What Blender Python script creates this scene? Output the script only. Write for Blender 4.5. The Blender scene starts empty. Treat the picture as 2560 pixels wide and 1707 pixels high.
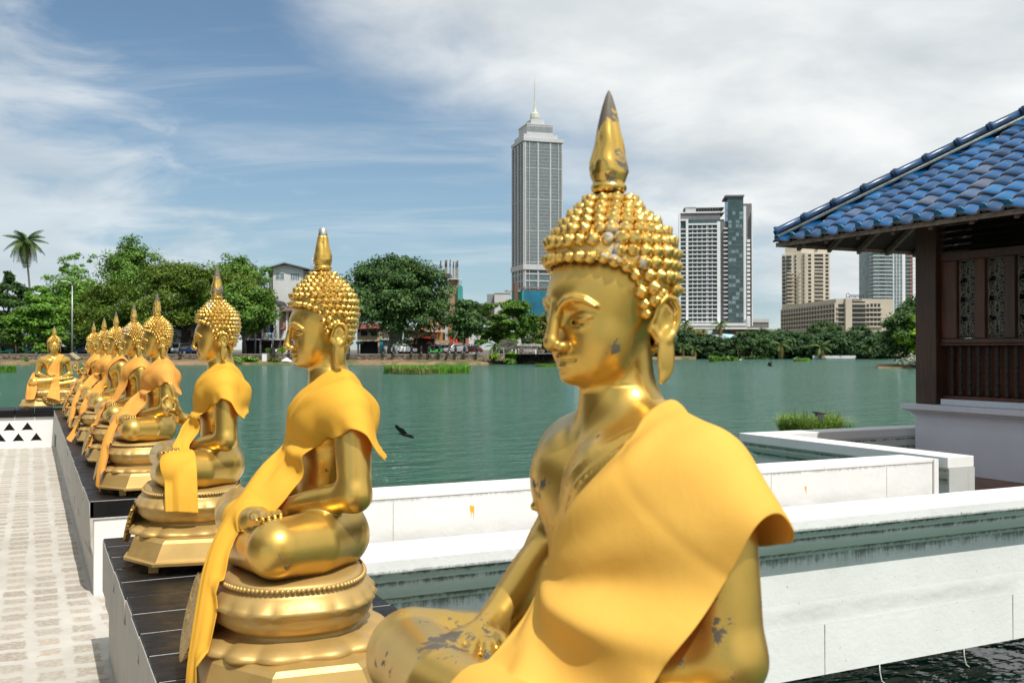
import bpy, math, random
import numpy as np
from math import radians, sin, cos, pi, sqrt, atan2

S = bpy.context.scene
COL = S.collection

# ------------------------------------------------------------------ camera
FPX, CX, HY = 2489.0, 1280.0, 874.0          # focal length, centre column and horizon row of the 2560 px photograph
YAW = math.radians(25.76)
EYE = 1.55
cam_d = bpy.data.cameras.new('camera')
cam = bpy.data.objects.new('camera', cam_d)
COL.objects.link(cam)
cam.location = (0, 0, EYE)
cam.rotation_euler = (math.radians(90 + 0.47), 0, -YAW)
cam_d.sensor_width = 36.0
cam_d.lens = 35.0
cam_d.clip_start = 0.05
cam_d.clip_end = 20000
cam_d.dof.use_dof = True
cam_d.dof.focus_distance = 5.5
cam_d.dof.aperture_fstop = 9.5
S.camera = cam
FW = (math.sin(YAW), math.cos(YAW))
RT = (math.cos(YAW), -math.sin(YAW))

# ------------------------------------------------------------------ light
SUN_EL = math.radians(57)
SUN_AZ = math.radians(175)       # clockwise from +Y : behind the camera, a little to the right
sund = bpy.data.lights.new('sun', 'SUN')
sund.energy = 4.4
sund.angle = math.radians(0.5)
sund.color = (1.0, 0.955, 0.88)
suno = bpy.data.objects.new('sun', sund)
COL.objects.link(suno)
sdir = (math.sin(SUN_AZ) * math.cos(SUN_EL), math.cos(SUN_AZ) * math.cos(SUN_EL), math.sin(SUN_EL))
suno.rotation_euler = (math.radians(90) - SUN_EL, 0, math.radians(180) - SUN_AZ)

S.view_settings.view_transform = 'Standard'
S.view_settings.look = 'None'
S.view_settings.exposure = 0.0
S.view_settings.gamma = 1.0
S.cycles.max_bounces = 6
S.cycles.diffuse_bounces = 3
S.cycles.glossy_bounces = 4
S.cycles.transmission_bounces = 4
S.cycles.transparent_max_bounces = 8
S.cycles.caustics_reflective = False
S.cycles.caustics_refractive = False
S.cycles.use_denoising = True

# ------------------------------------------------------------------ node helper
class NT:
    def __init__(self, tree):
        self.t = tree
    def n(self, kind, **kw):
        nd = self.t.nodes.new(kind)
        for k, v in kw.items():
            setattr(nd, k, v)
        return nd
    def l(self, a, b):
        self.t.links.new(a, b)
    def val(self, inp, v):
        if isinstance(v, bpy.types.NodeSocket):
            self.l(v, inp)
        else:
            inp.default_value = v
    def math(self, op, a, b=None, clamp=False):
        nd = self.n('ShaderNodeMath', operation=op, use_clamp=clamp)
        self.val(nd.inputs[0], a)
        if b is not None:
            self.val(nd.inputs[1], b)
        return nd.outputs[0]
    def vmath(self, op, a, b=None):
        nd = self.n('ShaderNodeVectorMath', operation=op)
        self.val(nd.inputs[0], a)
        if b is not None:
            self.val(nd.inputs[1], b)
        return nd.outputs['Value'] if op in ('DOT_PRODUCT', 'LENGTH') else nd.outputs[0]
    def mix(self, f, a, b, blend='MIX'):
        nd = self.n('ShaderNodeMix', data_type='RGBA', blend_type=blend)
        self.val(nd.inputs[0], f)
        self.val(nd.inputs[6], a)
        self.val(nd.inputs[7], b)
        return nd.outputs[2]
    def noise(self, vec, scale, detail=3, rough=0.5, dist=0.0, out='Fac'):
        nd = self.n('ShaderNodeTexNoise')
        if vec is not None:
            self.l(vec, nd.inputs['Vector'])
        nd.inputs['Scale'].default_value = scale
        nd.inputs['Detail'].default_value = detail
        nd.inputs['Roughness'].default_value = rough
        nd.inputs['Distortion'].default_value = dist
        return nd.outputs[out]
    def ramp(self, f, stops, interp='LINEAR'):
        nd = self.n('ShaderNodeValToRGB')
        cr = nd.color_ramp
        cr.interpolation = interp
        while len(cr.elements) < len(stops):
            cr.elements.new(0.5)
        for e, (p, c) in zip(cr.elements, stops):
            e.position = p
            e.color = c if len(c) == 4 else (c[0], c[1], c[2], 1)
        self.l(f, nd.inputs[0])
        return nd.outputs[0]
    def mapr(self, f, a, b, c=0.0, d=1.0, smooth=False):
        nd = self.n('ShaderNodeMapRange', clamp=True)
        if smooth:
            nd.interpolation_type = 'SMOOTHSTEP'
        self.val(nd.inputs[0], f)
        for i, v in enumerate((a, b, c, d)):
            nd.inputs[i + 1].default_value = v
        return nd.outputs[0]
    def mapping(self, vec, scale=(1, 1, 1), loc=(0, 0, 0), rot=(0, 0, 0)):
        nd = self.n('ShaderNodeMapping')
        self.l(vec, nd.inputs[0])
        nd.inputs['Scale'].default_value = scale
        nd.inputs['Location'].default_value = loc
        nd.inputs['Rotation'].default_value = rot
        return nd.outputs[0]

def c4(c):
    return (c[0], c[1], c[2], 1.0)

# ------------------------------------------------------------------ world: sky with thin cloud
w = bpy.data.worlds.new('World')
S.world = w
w.use_nodes = True
w.node_tree.nodes.clear()
N = NT(w.node_tree)
sky = N.n('ShaderNodeTexSky', sky_type='NISHITA')
sky.sun_disc = False
sky.sun_elevation = SUN_EL
sky.sun_rotation = SUN_AZ
sky.air_density = 1.0
sky.dust_density = 0.15
sky.ozone_density = 2.6
tc = N.n('ShaderNodeTexCoord')
D = tc.outputs['Generated']
sep = N.n('ShaderNodeSeparateXYZ')
N.l(D, sep.inputs[0])
# a dome-like flattening so that the clouds crowd towards the horizon
zz = N.math('ADD', N.math('MAXIMUM', sep.outputs[2], 0.0), 0.22)
pv = N.n('ShaderNodeCombineXYZ')
N.l(N.math('DIVIDE', sep.outputs[0], zz), pv.inputs[0])
N.l(N.math('DIVIDE', sep.outputs[1], zz), pv.inputs[1])
pl = N.mapping(pv.outputs[0], rot=(0, 0, YAW))
big = N.noise(pl, 1.0, 6, 0.52, 0.25)
fine = N.noise(pl, 3.2, 6, 0.6, 0.4)
side = N.vmath('DOT_PRODUCT', D, (RT[0], RT[1], 1.42))
edge = N.math('ADD', side, N.math('MULTIPLY', N.math('SUBTRACT', big, 0.5), 0.55))
edge = N.math('ADD', edge, N.math('MULTIPLY', N.math('SUBTRACT', fine, 0.5), 0.16))
mask = N.mapr(edge, 0.19, 0.47, 0, 0.97, True)
# thin streaks over the blue part
st = N.noise(N.mapping(pl, scale=(0.75, 3.4, 1), rot=(0, 0, 0.10)), 1.25, 7, 0.62, 0.6)
stm = N.mapr(st, 0.45, 0.80, 0.0, 0.40, True)
left = N.vmath('DOT_PRODUCT', D, (-RT[0], -RT[1], -0.85))
puff = N.math('MULTIPLY', N.mapr(N.math('ADD', left, N.math('MULTIPLY', N.math('SUBTRACT', fine, 0.5), 0.5)), 0.12, 0.30, 0, 1, True), 0.62)
mask2 = N.math('MAXIMUM', mask, N.math('MAXIMUM', stm, puff))
veil = N.mapr(sep.outputs[2], 0.0, 0.32, 0.56, 0.12, True)
shade = N.noise(N.mapping(pl, loc=(3.1, 1.7, 0)), 2.1, 5, 0.5, 0.3)
CLOUD = N.ramp(N.math('ADD', N.math('MULTIPLY', shade, 0.75), N.math('MULTIPLY', fine, 0.25)),
               [(0.33, (7.2, 7.8, 8.2)), (0.48, (9.2, 9.65, 9.8)), (0.62, (11.6, 11.8, 11.7))])
skyc = N.mix(1.0, sky.outputs[0], (0.93, 1.07, 1.10, 1), 'MULTIPLY')
skyv = N.mix(veil, skyc, (4.6, 6.3, 7.7, 1))
col = N.mix(mask2, skyv, CLOUD)
bg = N.n('ShaderNodeBackground')
N.l(col, bg.inputs[0])
bg.inputs[1].default_value = 0.085
wo = N.n('ShaderNodeOutputWorld')
N.l(bg.outputs[0], wo.inputs[0])

# ------------------------------------------------------------------ scene helpers
def P(px, zc, z=0.0):
    """world point at depth zc (m) that the photograph shows in column px, at height z"""
    xc = (px - CX) / FPX * zc
    return (FW[0] * zc + RT[0] * xc, FW[1] * zc + RT[1] * xc, z)

def ZY(py, zc):
    return EYE + (HY - py) / FPX * zc

def thing(name, label, cat, loc=(0, 0, 0), rz=0.0, group=None):
    o = bpy.data.objects.new(name, None)
    o.empty_display_size = 0.2
    COL.objects.link(o)
    o.location = loc
    o.rotation_euler = (0, 0, rz)
    o['label'] = label
    o['category'] = cat
    if group:
        o['group'] = group
    return o

def tag(o, label, cat, group=None):
    o['label'] = label
    o['category'] = cat
    if group:
        o['group'] = group
    return o

def np_mesh(name, V, quads=None, tris=None, smooth=True):
    me = bpy.data.meshes.new(name)
    V = np.asarray(V, dtype=np.float32)
    me.vertices.add(len(V))
    me.vertices.foreach_set('co', V.ravel())
    ls, tot = [], []
    if quads is not None and len(quads):
        quads = np.asarray(quads, dtype=np.int32)
        ls.append(quads.ravel()); tot.append(np.full(len(quads), 4, np.int32))
    if tris is not None and len(tris):
        tris = np.asarray(tris, dtype=np.int32)
        ls.append(tris.ravel()); tot.append(np.full(len(tris), 3, np.int32))
    L = np.concatenate(ls); T = np.concatenate(tot)
    me.loops.add(len(L)); me.loops.foreach_set('vertex_index', L)
    me.polygons.add(len(T))
    st = np.concatenate([[0], np.cumsum(T)[:-1]]).astype(np.int32)
    me.polygons.foreach_set('loop_start', st)
    me.polygons.foreach_set('loop_total', T)
    me.update(calc_edges=True)
    me.validate()
    me.polygons.foreach_set('use_smooth', np.full(len(me.polygons), bool(smooth)))
    return me

def link(name, me, mat=None, parent=None, loc=None, rot=None):
    o = bpy.data.objects.new(name, me)
    COL.objects.link(o)
    if mat is not None and len(me.materials) == 0:
        for m in (mat if isinstance(mat, (list, tuple)) else [mat]):
            me.materials.append(m)
    if parent is not None:
        o.parent = parent
    if loc is not None:
        o.location = loc
    if rot is not None:
        o.rotation_euler = rot
    return o

class MB:
    """collects solids and links them as one mesh object"""
    def __init__(self):
        self.v = []; self.f = []; self.m = []; self.s = []; self.cur = 0; self.sm = False
    def add(self, vs, fs, smooth=None):
        o = len(self.v)
        self.v.extend(vs)
        for f in fs:
            self.f.append([i + o for i in f]); self.m.append(self.cur)
            self.s.append(self.sm if smooth is None else smooth)
        return self
    def box(self, x0, x1, y0, y1, z0, z1):
        vs = [(x, y, z) for z in (z0, z1) for y in (y0, y1) for x in (x0, x1)]
        return self.add(vs, [(0, 2, 3, 1), (4, 5, 7, 6), (0, 1, 5, 4), (1, 3, 7, 5), (3, 2, 6, 7), (2, 0, 4, 6)], False)
    def prism(self, poly, y0, y1):
        """poly of (x,z) extruded along y"""
        n = len(poly)
        vs = [(x, y0, z) for x, z in poly] + [(x, y1, z) for x, z in poly]
        fs = [tuple(range(n)), tuple(range(2 * n - 1, n - 1, -1))]
        fs += [(i, i + n, (i + 1) % n + n, (i + 1) % n) for i in range(n)]
        return self.add(vs, fs, False)
    def prismx(self, poly, x0, x1):
        """poly of (y,z) extruded along x"""
        n = len(poly)
        vs = [(x0, y, z) for y, z in poly] + [(x1, y, z) for y, z in poly]
        fs = [tuple(range(n - 1, -1, -1)), tuple(range(n, 2 * n))]
        fs += [(i, (i + 1) % n, (i + 1) % n + n, i + n) for i in range(n)]
        return self.add(vs, fs, False)
    def prismz(self, poly, z0, z1):
        n = len(poly)
        vs = [(x, y, z0) for x, y in poly] + [(x, y, z1) for x, y in poly]
        fs = [tuple(range(n - 1, -1, -1)), tuple(range(n, 2 * n))]
        fs += [(i, (i + 1) % n, (i + 1) % n + n, i + n) for i in range(n)]
        return self.add(vs, fs, False)
    def tube(self, pts, rad, n=8, cap=True):
        pts = [np.array(p, float) for p in pts]
        if not isinstance(rad, (list, tuple)):
            rad = [rad] * len(pts)
        vs, fs = [], []
        up = None
        for i, p in enumerate(pts):
            t = pts[min(i + 1, len(pts) - 1)] - pts[max(i - 1, 0)]
            t = t / (np.linalg.norm(t) + 1e-9)
            if up is None:
                up = np.array((0, 0, 1.0)) if abs(t[2]) < 0.9 else np.array((1.0, 0, 0))
            a = np.cross(t, up); a /= np.linalg.norm(a) + 1e-9
            b = np.cross(a, t); up = b
            for k in range(n):
                an = 2 * pi * k / n
                vs.append(tuple(p + rad[i] * (cos(an) * a + sin(an) * b)))
        for i in range(len(pts) - 1):
            for k in range(n):
                k2 = (k + 1) % n
                fs.append((i * n + k, i * n + k2, (i + 1) * n + k2, (i + 1) * n + k))
        self.add(vs, fs, True)
        if cap:
            o = len(self.v) - len(vs)
            self.f.append([o + k for k in range(n - 1, -1, -1)]); self.m.append(self.cur); self.s.append(False)
            e = o + (len(pts) - 1) * n
            self.f.append([e + k for k in range(n)]); self.m.append(self.cur); self.s.append(False)
        return self
    def lathe(self, prof, c=(0, 0, 0), n=16):
        """profile of (r,z)"""
        vs, fs = [], []
        for r, z in prof:
            for k in range(n):
                an = 2 * pi * k / n
                vs.append((c[0] + r * cos(an), c[1] + r * sin(an), c[2] + z))
        for i in range(len(prof) - 1):
            for k in range(n):
                k2 = (k + 1) % n
                fs.append((i * n + k, i * n + k2, (i + 1) * n + k2, (i + 1) * n + k))
        fs.append(tuple(range(n - 1, -1, -1)))
        fs.append(tuple((len(prof) - 1) * n + k for k in range(n)))
        return self.add(vs, fs, self.sm)
    def loft(self, rings, closed=True, caps=True, smooth=True):
        n = len(rings[0])
        vs = [tuple(p) for r in rings for p in r]
        fs = []
        for i in range(len(rings) - 1):
            for k in range(n if closed else n - 1):
                k2 = (k + 1) % n
                fs.append((i * n + k, i * n + k2, (i + 1) * n + k2, (i + 1) * n + k))
        self.add(vs, fs, smooth)
        if caps:
            o = len(self.v) - len(vs)
            self.f.append([o + k for k in range(n - 1, -1, -1)]); self.m.append(self.cur); self.s.append(False)
            e = o + (len(rings) - 1) * n
            self.f.append([e + k for k in range(n)]); self.m.append(self.cur); self.s.append(False)
        return self
    def mesh(self, name, mats=None):
        me = bpy.data.meshes.new(name)
        me.from_pydata([tuple(map(float, p)) for p in self.v], [], self.f)
        me.polygons.foreach_set('material_index', np.array(self.m, np.int32))
        me.polygons.foreach_set('use_smooth', np.array(self.s, bool))
        me.update()
        if mats is not None:
            for m in (mats if isinstance(mats, (list, tuple)) else [mats]):
                me.materials.append(m)
        return me
    def build(self, name, mats, parent=None, loc=None, rot=None):
        return link(name, self.mesh(name, mats), None, parent, loc, rot)

def bevel(o, width, seg=2):
    b = o.modifiers.new('bevel', 'BEVEL')
    b.width = width
    b.segments = seg
    b.limit_method = 'ANGLE'
    b.angle_limit = math.radians(40)
    return o

# ------------------------------------------------------------------ materials
def mat_new(name):
    m = bpy.data.materials.new(name)
    m.use_nodes = True
    nt = m.node_tree
    nt.nodes.clear()
    K = NT(nt)
    out = K.n('ShaderNodeOutputMaterial')
    b = K.n('ShaderNodeBsdfPrincipled')
    K.l(b.outputs[0], out.inputs[0])
    tcd = K.n('ShaderNodeTexCoord')
    return m, K, b, tcd, out

def bump(K, b, h, strength, dist=0.01):
    bp = K.n('ShaderNodeBump')
    bp.inputs['Strength'].default_value = strength
    bp.inputs['Distance'].default_value = dist
    K.l(h, bp.inputs['Height'])
    K.l(bp.outputs[0], b.inputs['Normal'])

def simple(name, c, rough=0.6, metal=0.0, var=0.12, scale=3.0, bmp=0.0, spec=0.5, coord='Object', bscale=None):
    m, K, b, tcd, out = mat_new(name)
    v = tcd.outputs[coord]
    nz = K.noise(v, scale, 5, 0.6)
    lo = tuple(x * (1 - var) for x in c); hi = tuple(min(1, x * (1 + var)) for x in c)
    K.l(K.ramp(nz, [(0.3, lo), (0.7, hi)]), b.inputs['Base Color'])
    b.inputs['Roughness'].default_value = rough
    b.inputs['Metallic'].default_value = metal
    b.inputs['Specular IOR Level'].default_value = spec
    if bmp:
        bump(K, b, K.noise(v, bscale or scale * 6, 4, 0.6), bmp, 0.01)
    return m
# ================================================================== golden statues
# ---- implicit surfaces (x: to the statue's left, f: to its front, z: up from the ledge)
def V3(p):
    return np.array(p, np.float32)
def ell(X, c, r):
    a = [(X[i] - c[i]) / r[i] for i in range(3)]
    k0 = np.sqrt(a[0] ** 2 + a[1] ** 2 + a[2] ** 2)
    k1 = np.sqrt((a[0] / r[0]) ** 2 + (a[1] / r[1]) ** 2 + (a[2] / r[2]) ** 2) + 1e-6
    return k0 * (k0 - 1) / k1
def cone(X, a, b, ra, rb):
    a = V3(a); b = V3(b); ba = b - a
    d = [X[i] - a[i] for i in range(3)]
    t = np.clip((d[0] * ba[0] + d[1] * ba[1] + d[2] * ba[2]) / float(ba @ ba), 0, 1)
    q = [d[i] - t * ba[i] for i in range(3)]
    return np.sqrt(q[0] ** 2 + q[1] ** 2 + q[2] ** 2) - (ra + t * (rb - ra))
def chain(X, pts, rad):
    d = None
    for i in range(len(pts) - 1):
        c = cone(X, pts[i], pts[i + 1], rad[i], rad[i + 1])
        d = c if d is None else np.minimum(d, c)
    return d
def smin(a, b, k):
    h = np.clip(0.5 + 0.5 * (b - a) / k, 0, 1)
    return b + h * (a - b) - k * h * (1 - h)
def ssub(a, b, k):
    return -smin(-a, b, k)
def mir(X):
    return (np.abs(X[0]), X[1], X[2])

HZ = 0.895                                   # chin height
HS = 0.94
def head_sdf(X):
    return HS * head_sdf0((X[0] / HS, X[1] / HS, HZ + (X[2] - HZ) / 0.985))
def head_sdf0(X):
    x, f, z = X
    A = (np.abs(x), f, z - HZ)
    d = ell(A, (0, -0.006, 0.150), (0.097, 0.095, 0.100))
    d = smin(d, ell(A, (0, 0.016, 0.130), (0.078, 0.091, 0.070)), 0.02)
    d = smin(d, ell(A, (0, 0.029, 0.086), (0.0775, 0.062, 0.086)), 0.02)
    d = smin(d, ell(A, (0.038, 0.042, 0.066), (0.033, 0.037, 0.044)), 0.02)
    d = smin(d, ell(A, (0, 0.032, 0.036), (0.051, 0.044, 0.037)), 0.025)
    d = smin(d, ell(A, (0, 0.0690, 0.0175), (0.022, 0.0205, 0.0165)), 0.016)
    d = smin(d, ell(A, (0, 0.0735, 0.0410), (0.025, 0.0150, 0.021)), 0.014)
    # eye hollows, lids
    d = ssub(d, ell(A, (0.037, 0.1035, 0.1035), (0.027, 0.0185, 0.0125)), 0.012)
    d = ssub(d, ell(A, (0.0190, 0.1080, 0.096), (0.009, 0.0125, 0.015)), 0.012)
    d = smin(d, ell(A, (0.0375, 0.0690, 0.0985), (0.0250, 0.0212, 0.0140)), 0.003)
    lid = [(0.0145, 0.0810, 0.0950), (0.023, 0.0862, 0.0922), (0.036, 0.0893, 0.0902), (0.050, 0.0860, 0.0918), (0.0640, 0.0740, 0.0975)]
    d = ssub(d, chain(A, lid, [0.0023] * 5), 0.003)
    lid2 = [(0.0165, 0.0840, 0.0880), (0.026, 0.0850, 0.0848), (0.040, 0.0830, 0.0845), (0.054, 0.0760, 0.0895)]
    d = smin(d, chain(A, lid2, [0.0016, 0.0032, 0.0032, 0.0016]), 0.006)
    # brows running into the nose
    brow = [(0.0090, 0.1045, 0.106), (0.0145, 0.1060, 0.1165), (0.026, 0.1040, 0.1250), (0.040, 0.0978, 0.1285), (0.055, 0.0885, 0.1250), (0.069, 0.0750, 0.1145)]
    d = smin(d, chain(A, brow, [0.0022, 0.0030, 0.0036, 0.0036, 0.0030, 0.0018]), 0.009)
    # nose
    d = smin(d, cone(A, (0, 0.1025, 0.120), (0, 0.1120, 0.068), 0.0070, 0.0108), 0.008)
    d = smin(d, ell(A, (0, 0.1115, 0.0625), (0.0128, 0.0120, 0.0108)), 0.006)
    d = smin(d, ell(A, (0.0140, 0.0995, 0.0575), (0.0092, 0.0125, 0.0082)), 0.005)
    d = ssub(d, ell(A, (0.0080, 0.1055, 0.0495), (0.0042, 0.0065, 0.0042)), 0.003)
    # mouth
    d = ssub(d, cone(A, (0, 0.0965, 0.051), (0, 0.0955, 0.045), 0.0026, 0.0036), 0.004)
    up = [(0, 0.0920, 0.0400), (0.0065, 0.0928, 0.0422), (0.016, 0.0868, 0.0398), (0.0270, 0.0770, 0.0412)]
    d = smin(d, chain(A, up, [0.0056, 0.0060, 0.0050, 0.0016]), 0.004)
    lo = [(0, 0.0895, 0.0290), (0.010, 0.0875, 0.0294), (0.020, 0.0805, 0.0332)]
    d = smin(d, chain(A, lo, [0.0068, 0.0060, 0.0024]), 0.004)
    sl = [(0, 0.0975, 0.0350), (0.010, 0.0948, 0.0358), (0.020, 0.0868, 0.0366), (0.0300, 0.0770, 0.0422)]
    d = ssub(d, chain(A, sl, [0.0018, 0.0018, 0.0018, 0.0014]), 0.003)
    # ears with long lobes
    ex = 0.0975
    rim = [(ex - 0.008, -0.010, 0.082), (ex, -0.013, 0.098), (ex + 0.004, -0.019, 0.118), (ex + 0.006, -0.033, 0.1305), (ex + 0.006, -0.049, 0.1275),
           (ex + 0.006, -0.0575, 0.113), (ex + 0.005, -0.057, 0.094), (ex + 0.004, -0.049, 0.077), (ex + 0.003, -0.038, 0.067)]
    e = chain(A, rim, [0.0040, 0.0042, 0.0044, 0.0046, 0.0046, 0.0046, 0.0046, 0.0044, 0.0044])
    plate = ell(A, (ex - 0.004, -0.037, 0.098), (0.0075, 0.021, 0.033))
    e = smin(e, plate, 0.004)
    e = smin(e, chain(A, [(ex, -0.036, 0.117), (ex + 0.001, -0.047, 0.105), (ex + 0.001, -0.045, 0.088)], [0.003, 0.0036, 0.003]), 0.004)
    e = ssub(e, ell(A, (ex + 0.009, -0.033, 0.094), (0.0085, 0.0085, 0.020)), 0.004)
    e = smin(e, cone(A, (ex - 0.004, -0.012, 0.083), (ex - 0.004, -0.022, 0.070), 0.0055, 0.0055), 0.006)
    lobe = ell(A, (ex + 0.001, -0.036, 0.043), (0.0068, 0.0165, 0.041))
    e = smin(e, lobe, 0.007)
    d = smin(d, e, 0.006)
    return d

def neck_sdf(X):
    n = cone(X, (0, -0.020, 0.80), (0, -0.012, 0.945), 0.062, 0.055)
    return ssub(n, ell(X, (0, -0.017, 0.894), (0.0605, 0.0605, 0.0016)), 0.004)

def full_sdf(X, pose, head=True):
    d = smin(body_sdf(X, pose), neck_sdf(X), 0.030)
    return smin(d, head_sdf(X), 0.012) if head else d

def fingers(X, roots, dirs, lens, bend, r=0.0098):
    d = None
    for rt, dr, ln, bd in zip(roots, dirs, lens, bend):
        rt = V3(rt); dr = V3(dr); dr /= np.linalg.norm(dr); bd = V3(bd)
        p1 = rt + dr * ln * 0.42
        d2 = dr + bd * 0.55; d2 /= np.linalg.norm(d2)
        p2 = p1 + d2 * ln * 0.32
        d3 = dr + bd * 1.1; d3 /= np.linalg.norm(d3)
        p3 = p2 + d3 * ln * 0.26
        c = chain(X, [rt, p1, p2, p3], [r, r * 0.95, r * 0.86, r * 0.70])
        d = c if d is None else smin(d, c, 0.0025)
    return d

def torso_sdf(X):
    A = mir(X)
    d = ell(A, (0, -0.015, 0.40), (0.180, 0.115, 0.10))
    d = smin(d, ell(A, (0, -0.012, 0.50), (0.126, 0.088, 0.13)), 0.05)
    d = smin(d, ell(A, (0, -0.010, 0.66), (0.146, 0.088, 0.14)), 0.05)
    d = smin(d, ell(A, (0, -0.016, 0.74), (0.172, 0.084, 0.085)), 0.045)
    d = smin(d, ell(A, (0.075, 0.036, 0.728), (0.080, 0.043, 0.060)), 0.035)
    d = smin(d, cone(A, (0, -0.030, 0.848), (0.180, -0.040, 0.772), 0.052, 0.056), 0.045)
    d = smin(d, cone(A, (0.065, 0.030, 0.765), (0.160, -0.020, 0.768), 0.050, 0.054), 0.045)
    d = smin(d, ell(X, (-0.098, 0.079, 0.700), (0.0068, 0.0068, 0.0068)), 0.006)
    # robe fold carved across the chest from the left shoulder
    x, f, z = X
    t = (z - 0.60) - (x + 0.075) * 1.05
    fr = np.clip(f * 40, 0, 1)
    for t0, am, w_ in ((0.0, -0.0034, 0.0050), (0.013, 0.0020, 0.006), (0.034, -0.0024, 0.0040), (0.052, -0.0018, 0.0035)):
        d = d + am * fr * np.exp(-((t - t0) / w_) ** 2)
    # legs, right shin over the left
    for s in (1, -1):
        kx, kf, kz = (0.294, 0.168, 0.415) if s > 0 else (0.306, 0.212, 0.424)
        d = smin(d, chain(X, [(s * 0.10, -0.025, 0.405), (s * 0.22, 0.065, 0.408), (s * kx, kf, kz)], [0.092, 0.090, 0.079]), 0.035)
    d = smin(d, chain(X, [(0.294, 0.172, 0.409), (0.05, 0.235, 0.380), (-0.19, 0.230, 0.366)], [0.072, 0.058, 0.042]), 0.012)
    d = smin(d, chain(X, [(-0.306, 0.216, 0.422), (-0.05, 0.245, 0.448), (0.15, 0.215, 0.466)], [0.076, 0.062, 0.042]), 0.010)
    # feet
    d = smin(d, chain(X, [(0.13, 0.212, 0.464), (0.20, 0.205, 0.486), (0.235, 0.198, 0.490)], [0.036, 0.030, 0.020]), 0.012)
    d = smin(d, chain(X, [(-0.19, 0.225, 0.355), (-0.27, 0.240, 0.346), (-0.310, 0.240, 0.342)], [0.036, 0.028, 0.017]), 0.012)
    d = smin(d, fingers(X, [(0.230, 0.224 - 0.0165 * i, 0.494 + 0.002 * i) for i in range(5)], [(1, -0.05, 0.05)] * 5, [0.052, 0.050, 0.047, 0.043, 0.038], [(0, 0, -0.2)] * 5, 0.0088), 0.005)
    d = smin(d, fingers(X, [(-0.300, 0.265 - 0.013 * i, 0.343) for i in range(5)], [(-1, 0.05, -0.02)] * 5, [0.050, 0.047, 0.044, 0.041, 0.036], [(0, 0, -0.2)] * 5, 0.0078), 0.005)
    # hem at the shins
    d = smin(d, cone(X, (0.10, 0.20, 0.372), (0.112, 0.20, 0.374), 0.0590, 0.0590), 0.004)
    d = smin(d, cone(X, (-0.10, 0.197, 0.424), (-0.112, 0.195, 0.422), 0.0625, 0.0625), 0.004)
    return d

def arm(X, s, elbow, wrist, k=0.035):
    return chain(X, [(s * 0.188, -0.042, 0.770), (s * 0.211, -0.052, 0.69), (elbow[0], elbow[1], elbow[2])], [0.058, 0.053, 0.046]), \
           chain(X, [elbow, tuple(0.62 * np.array(elbow) + 0.38 * np.array(wrist)), wrist], [0.045, 0.042, 0.0285])

def lap_hand(X, s, top):
    zz = 0.497 if top else 0.480
    wr = (s * 0.10, 0.115, zz + 0.004)
    d = smin(ell(X, (s * 0.045, 0.142, zz), (0.052, 0.042, 0.0165)), cone(X, wr, (s * 0.07, 0.13, zz), 0.0265, 0.022), 0.015)
    rts = [(-s * -0.005, 0.172 - 0.0195 * i, zz) for i in range(4)]
    d = smin(d, fingers(X, rts, [(-s, 0.02 - 0.03 * i, 0.02) for i in range(4)], [0.083, 0.090, 0.086, 0.068], [(0, 0, 0.22)] * 4, 0.0108), 0.006)
    d = smin(d, fingers(X, [(s * 0.06, 0.168, zz + 0.010)], [(-0.8 * s, 0.1, 0.62)], [0.068], [(-0.3 * s, 0, 0.0)], 0.0118), 0.008)
    return d

def body_sdf(X, pose):
    d = torso_sdf(X)
    for s in (1, -1):
        el = (s * 0.240, -0.050, 0.540)
        wr = (s * 0.10, 0.115, 0.495)
        if s < 0 and pose == 'raise':
            el = (-0.262, -0.02, 0.540); wr = (-0.185, 0.185, 0.615)
        if s < 0 and pose == 'touch':
            el = (-0.262, -0.035, 0.600); wr = (-0.140, 0.135, 0.505)
        u, fo = arm(X, s, el, wr)
        d = smin(d, smin(u, fo, 0.022), 0.016)
        if s > 0 or pose == 'lap':
            d = smin(d, lap_hand(X, s, s < 0), 0.010)
        elif pose == 'raise':
            pc = (-0.178, 0.198, 0.668)
            h = smin(ell(X, pc, (0.040, 0.0175, 0.050)), cone(X, wr, (-0.18, 0.192, 0.645), 0.027, 0.023), 0.015)
            rts = [(-0.205 + 0.0195 * i, 0.200, 0.705) for i in range(4)]
            h = smin(h, fingers(X, rts[:3], [(-0.10, 0.10, 1), (-0.03, 0.12, 1), (0.02, 0.16, 1)], [0.064, 0.078, 0.084], [(0, 0.35, -0.1), (0, 0.3, -0.1), (0, 0.4, -0.1)], 0.0102), 0.005)
            h = smin(h, chain(X, [(-0.147, 0.203, 0.702), (-0.138, 0.235, 0.722), (-0.132, 0.256, 0.703), (-0.130, 0.256, 0.684)], [0.0105, 0.0098, 0.0090, 0.0075]), 0.005)
            h = smin(h, chain(X, [(-0.150, 0.203, 0.650), (-0.132, 0.228, 0.655), (-0.128, 0.250, 0.676)], [0.0135, 0.0112, 0.0080]), 0.008)
            d = smin(d, h, 0.008)
        else:
            h = smin(ell(X, (-0.108, 0.178, 0.500), (0.044, 0.046, 0.0180)), cone(X, wr, (-0.120, 0.160, 0.502), 0.0275, 0.024), 0.015)
            rts = [(-0.098 + 0.012 * i, 0.222 - 0.017 * i, 0.500) for i in range(4)]
            h = smin(h, fingers(X, rts, [(0.55, 0.75, -0.35), (0.68, 0.62, -0.30), (0.78, 0.48, -0.26), (0.88, 0.34, -0.24)], [0.072, 0.088, 0.092, 0.080], [(0.1, 0, -0.6)] * 4, 0.0110), 0.005)
            h = smin(h, fingers(X, [(-0.085, 0.148, 0.506)], [(0.95, 0.05, 0.05)], [0.066], [(0, 0.3, -0.2)], 0.0120), 0.008)
            d = smin(d, h, 0.008)
    return d

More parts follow.
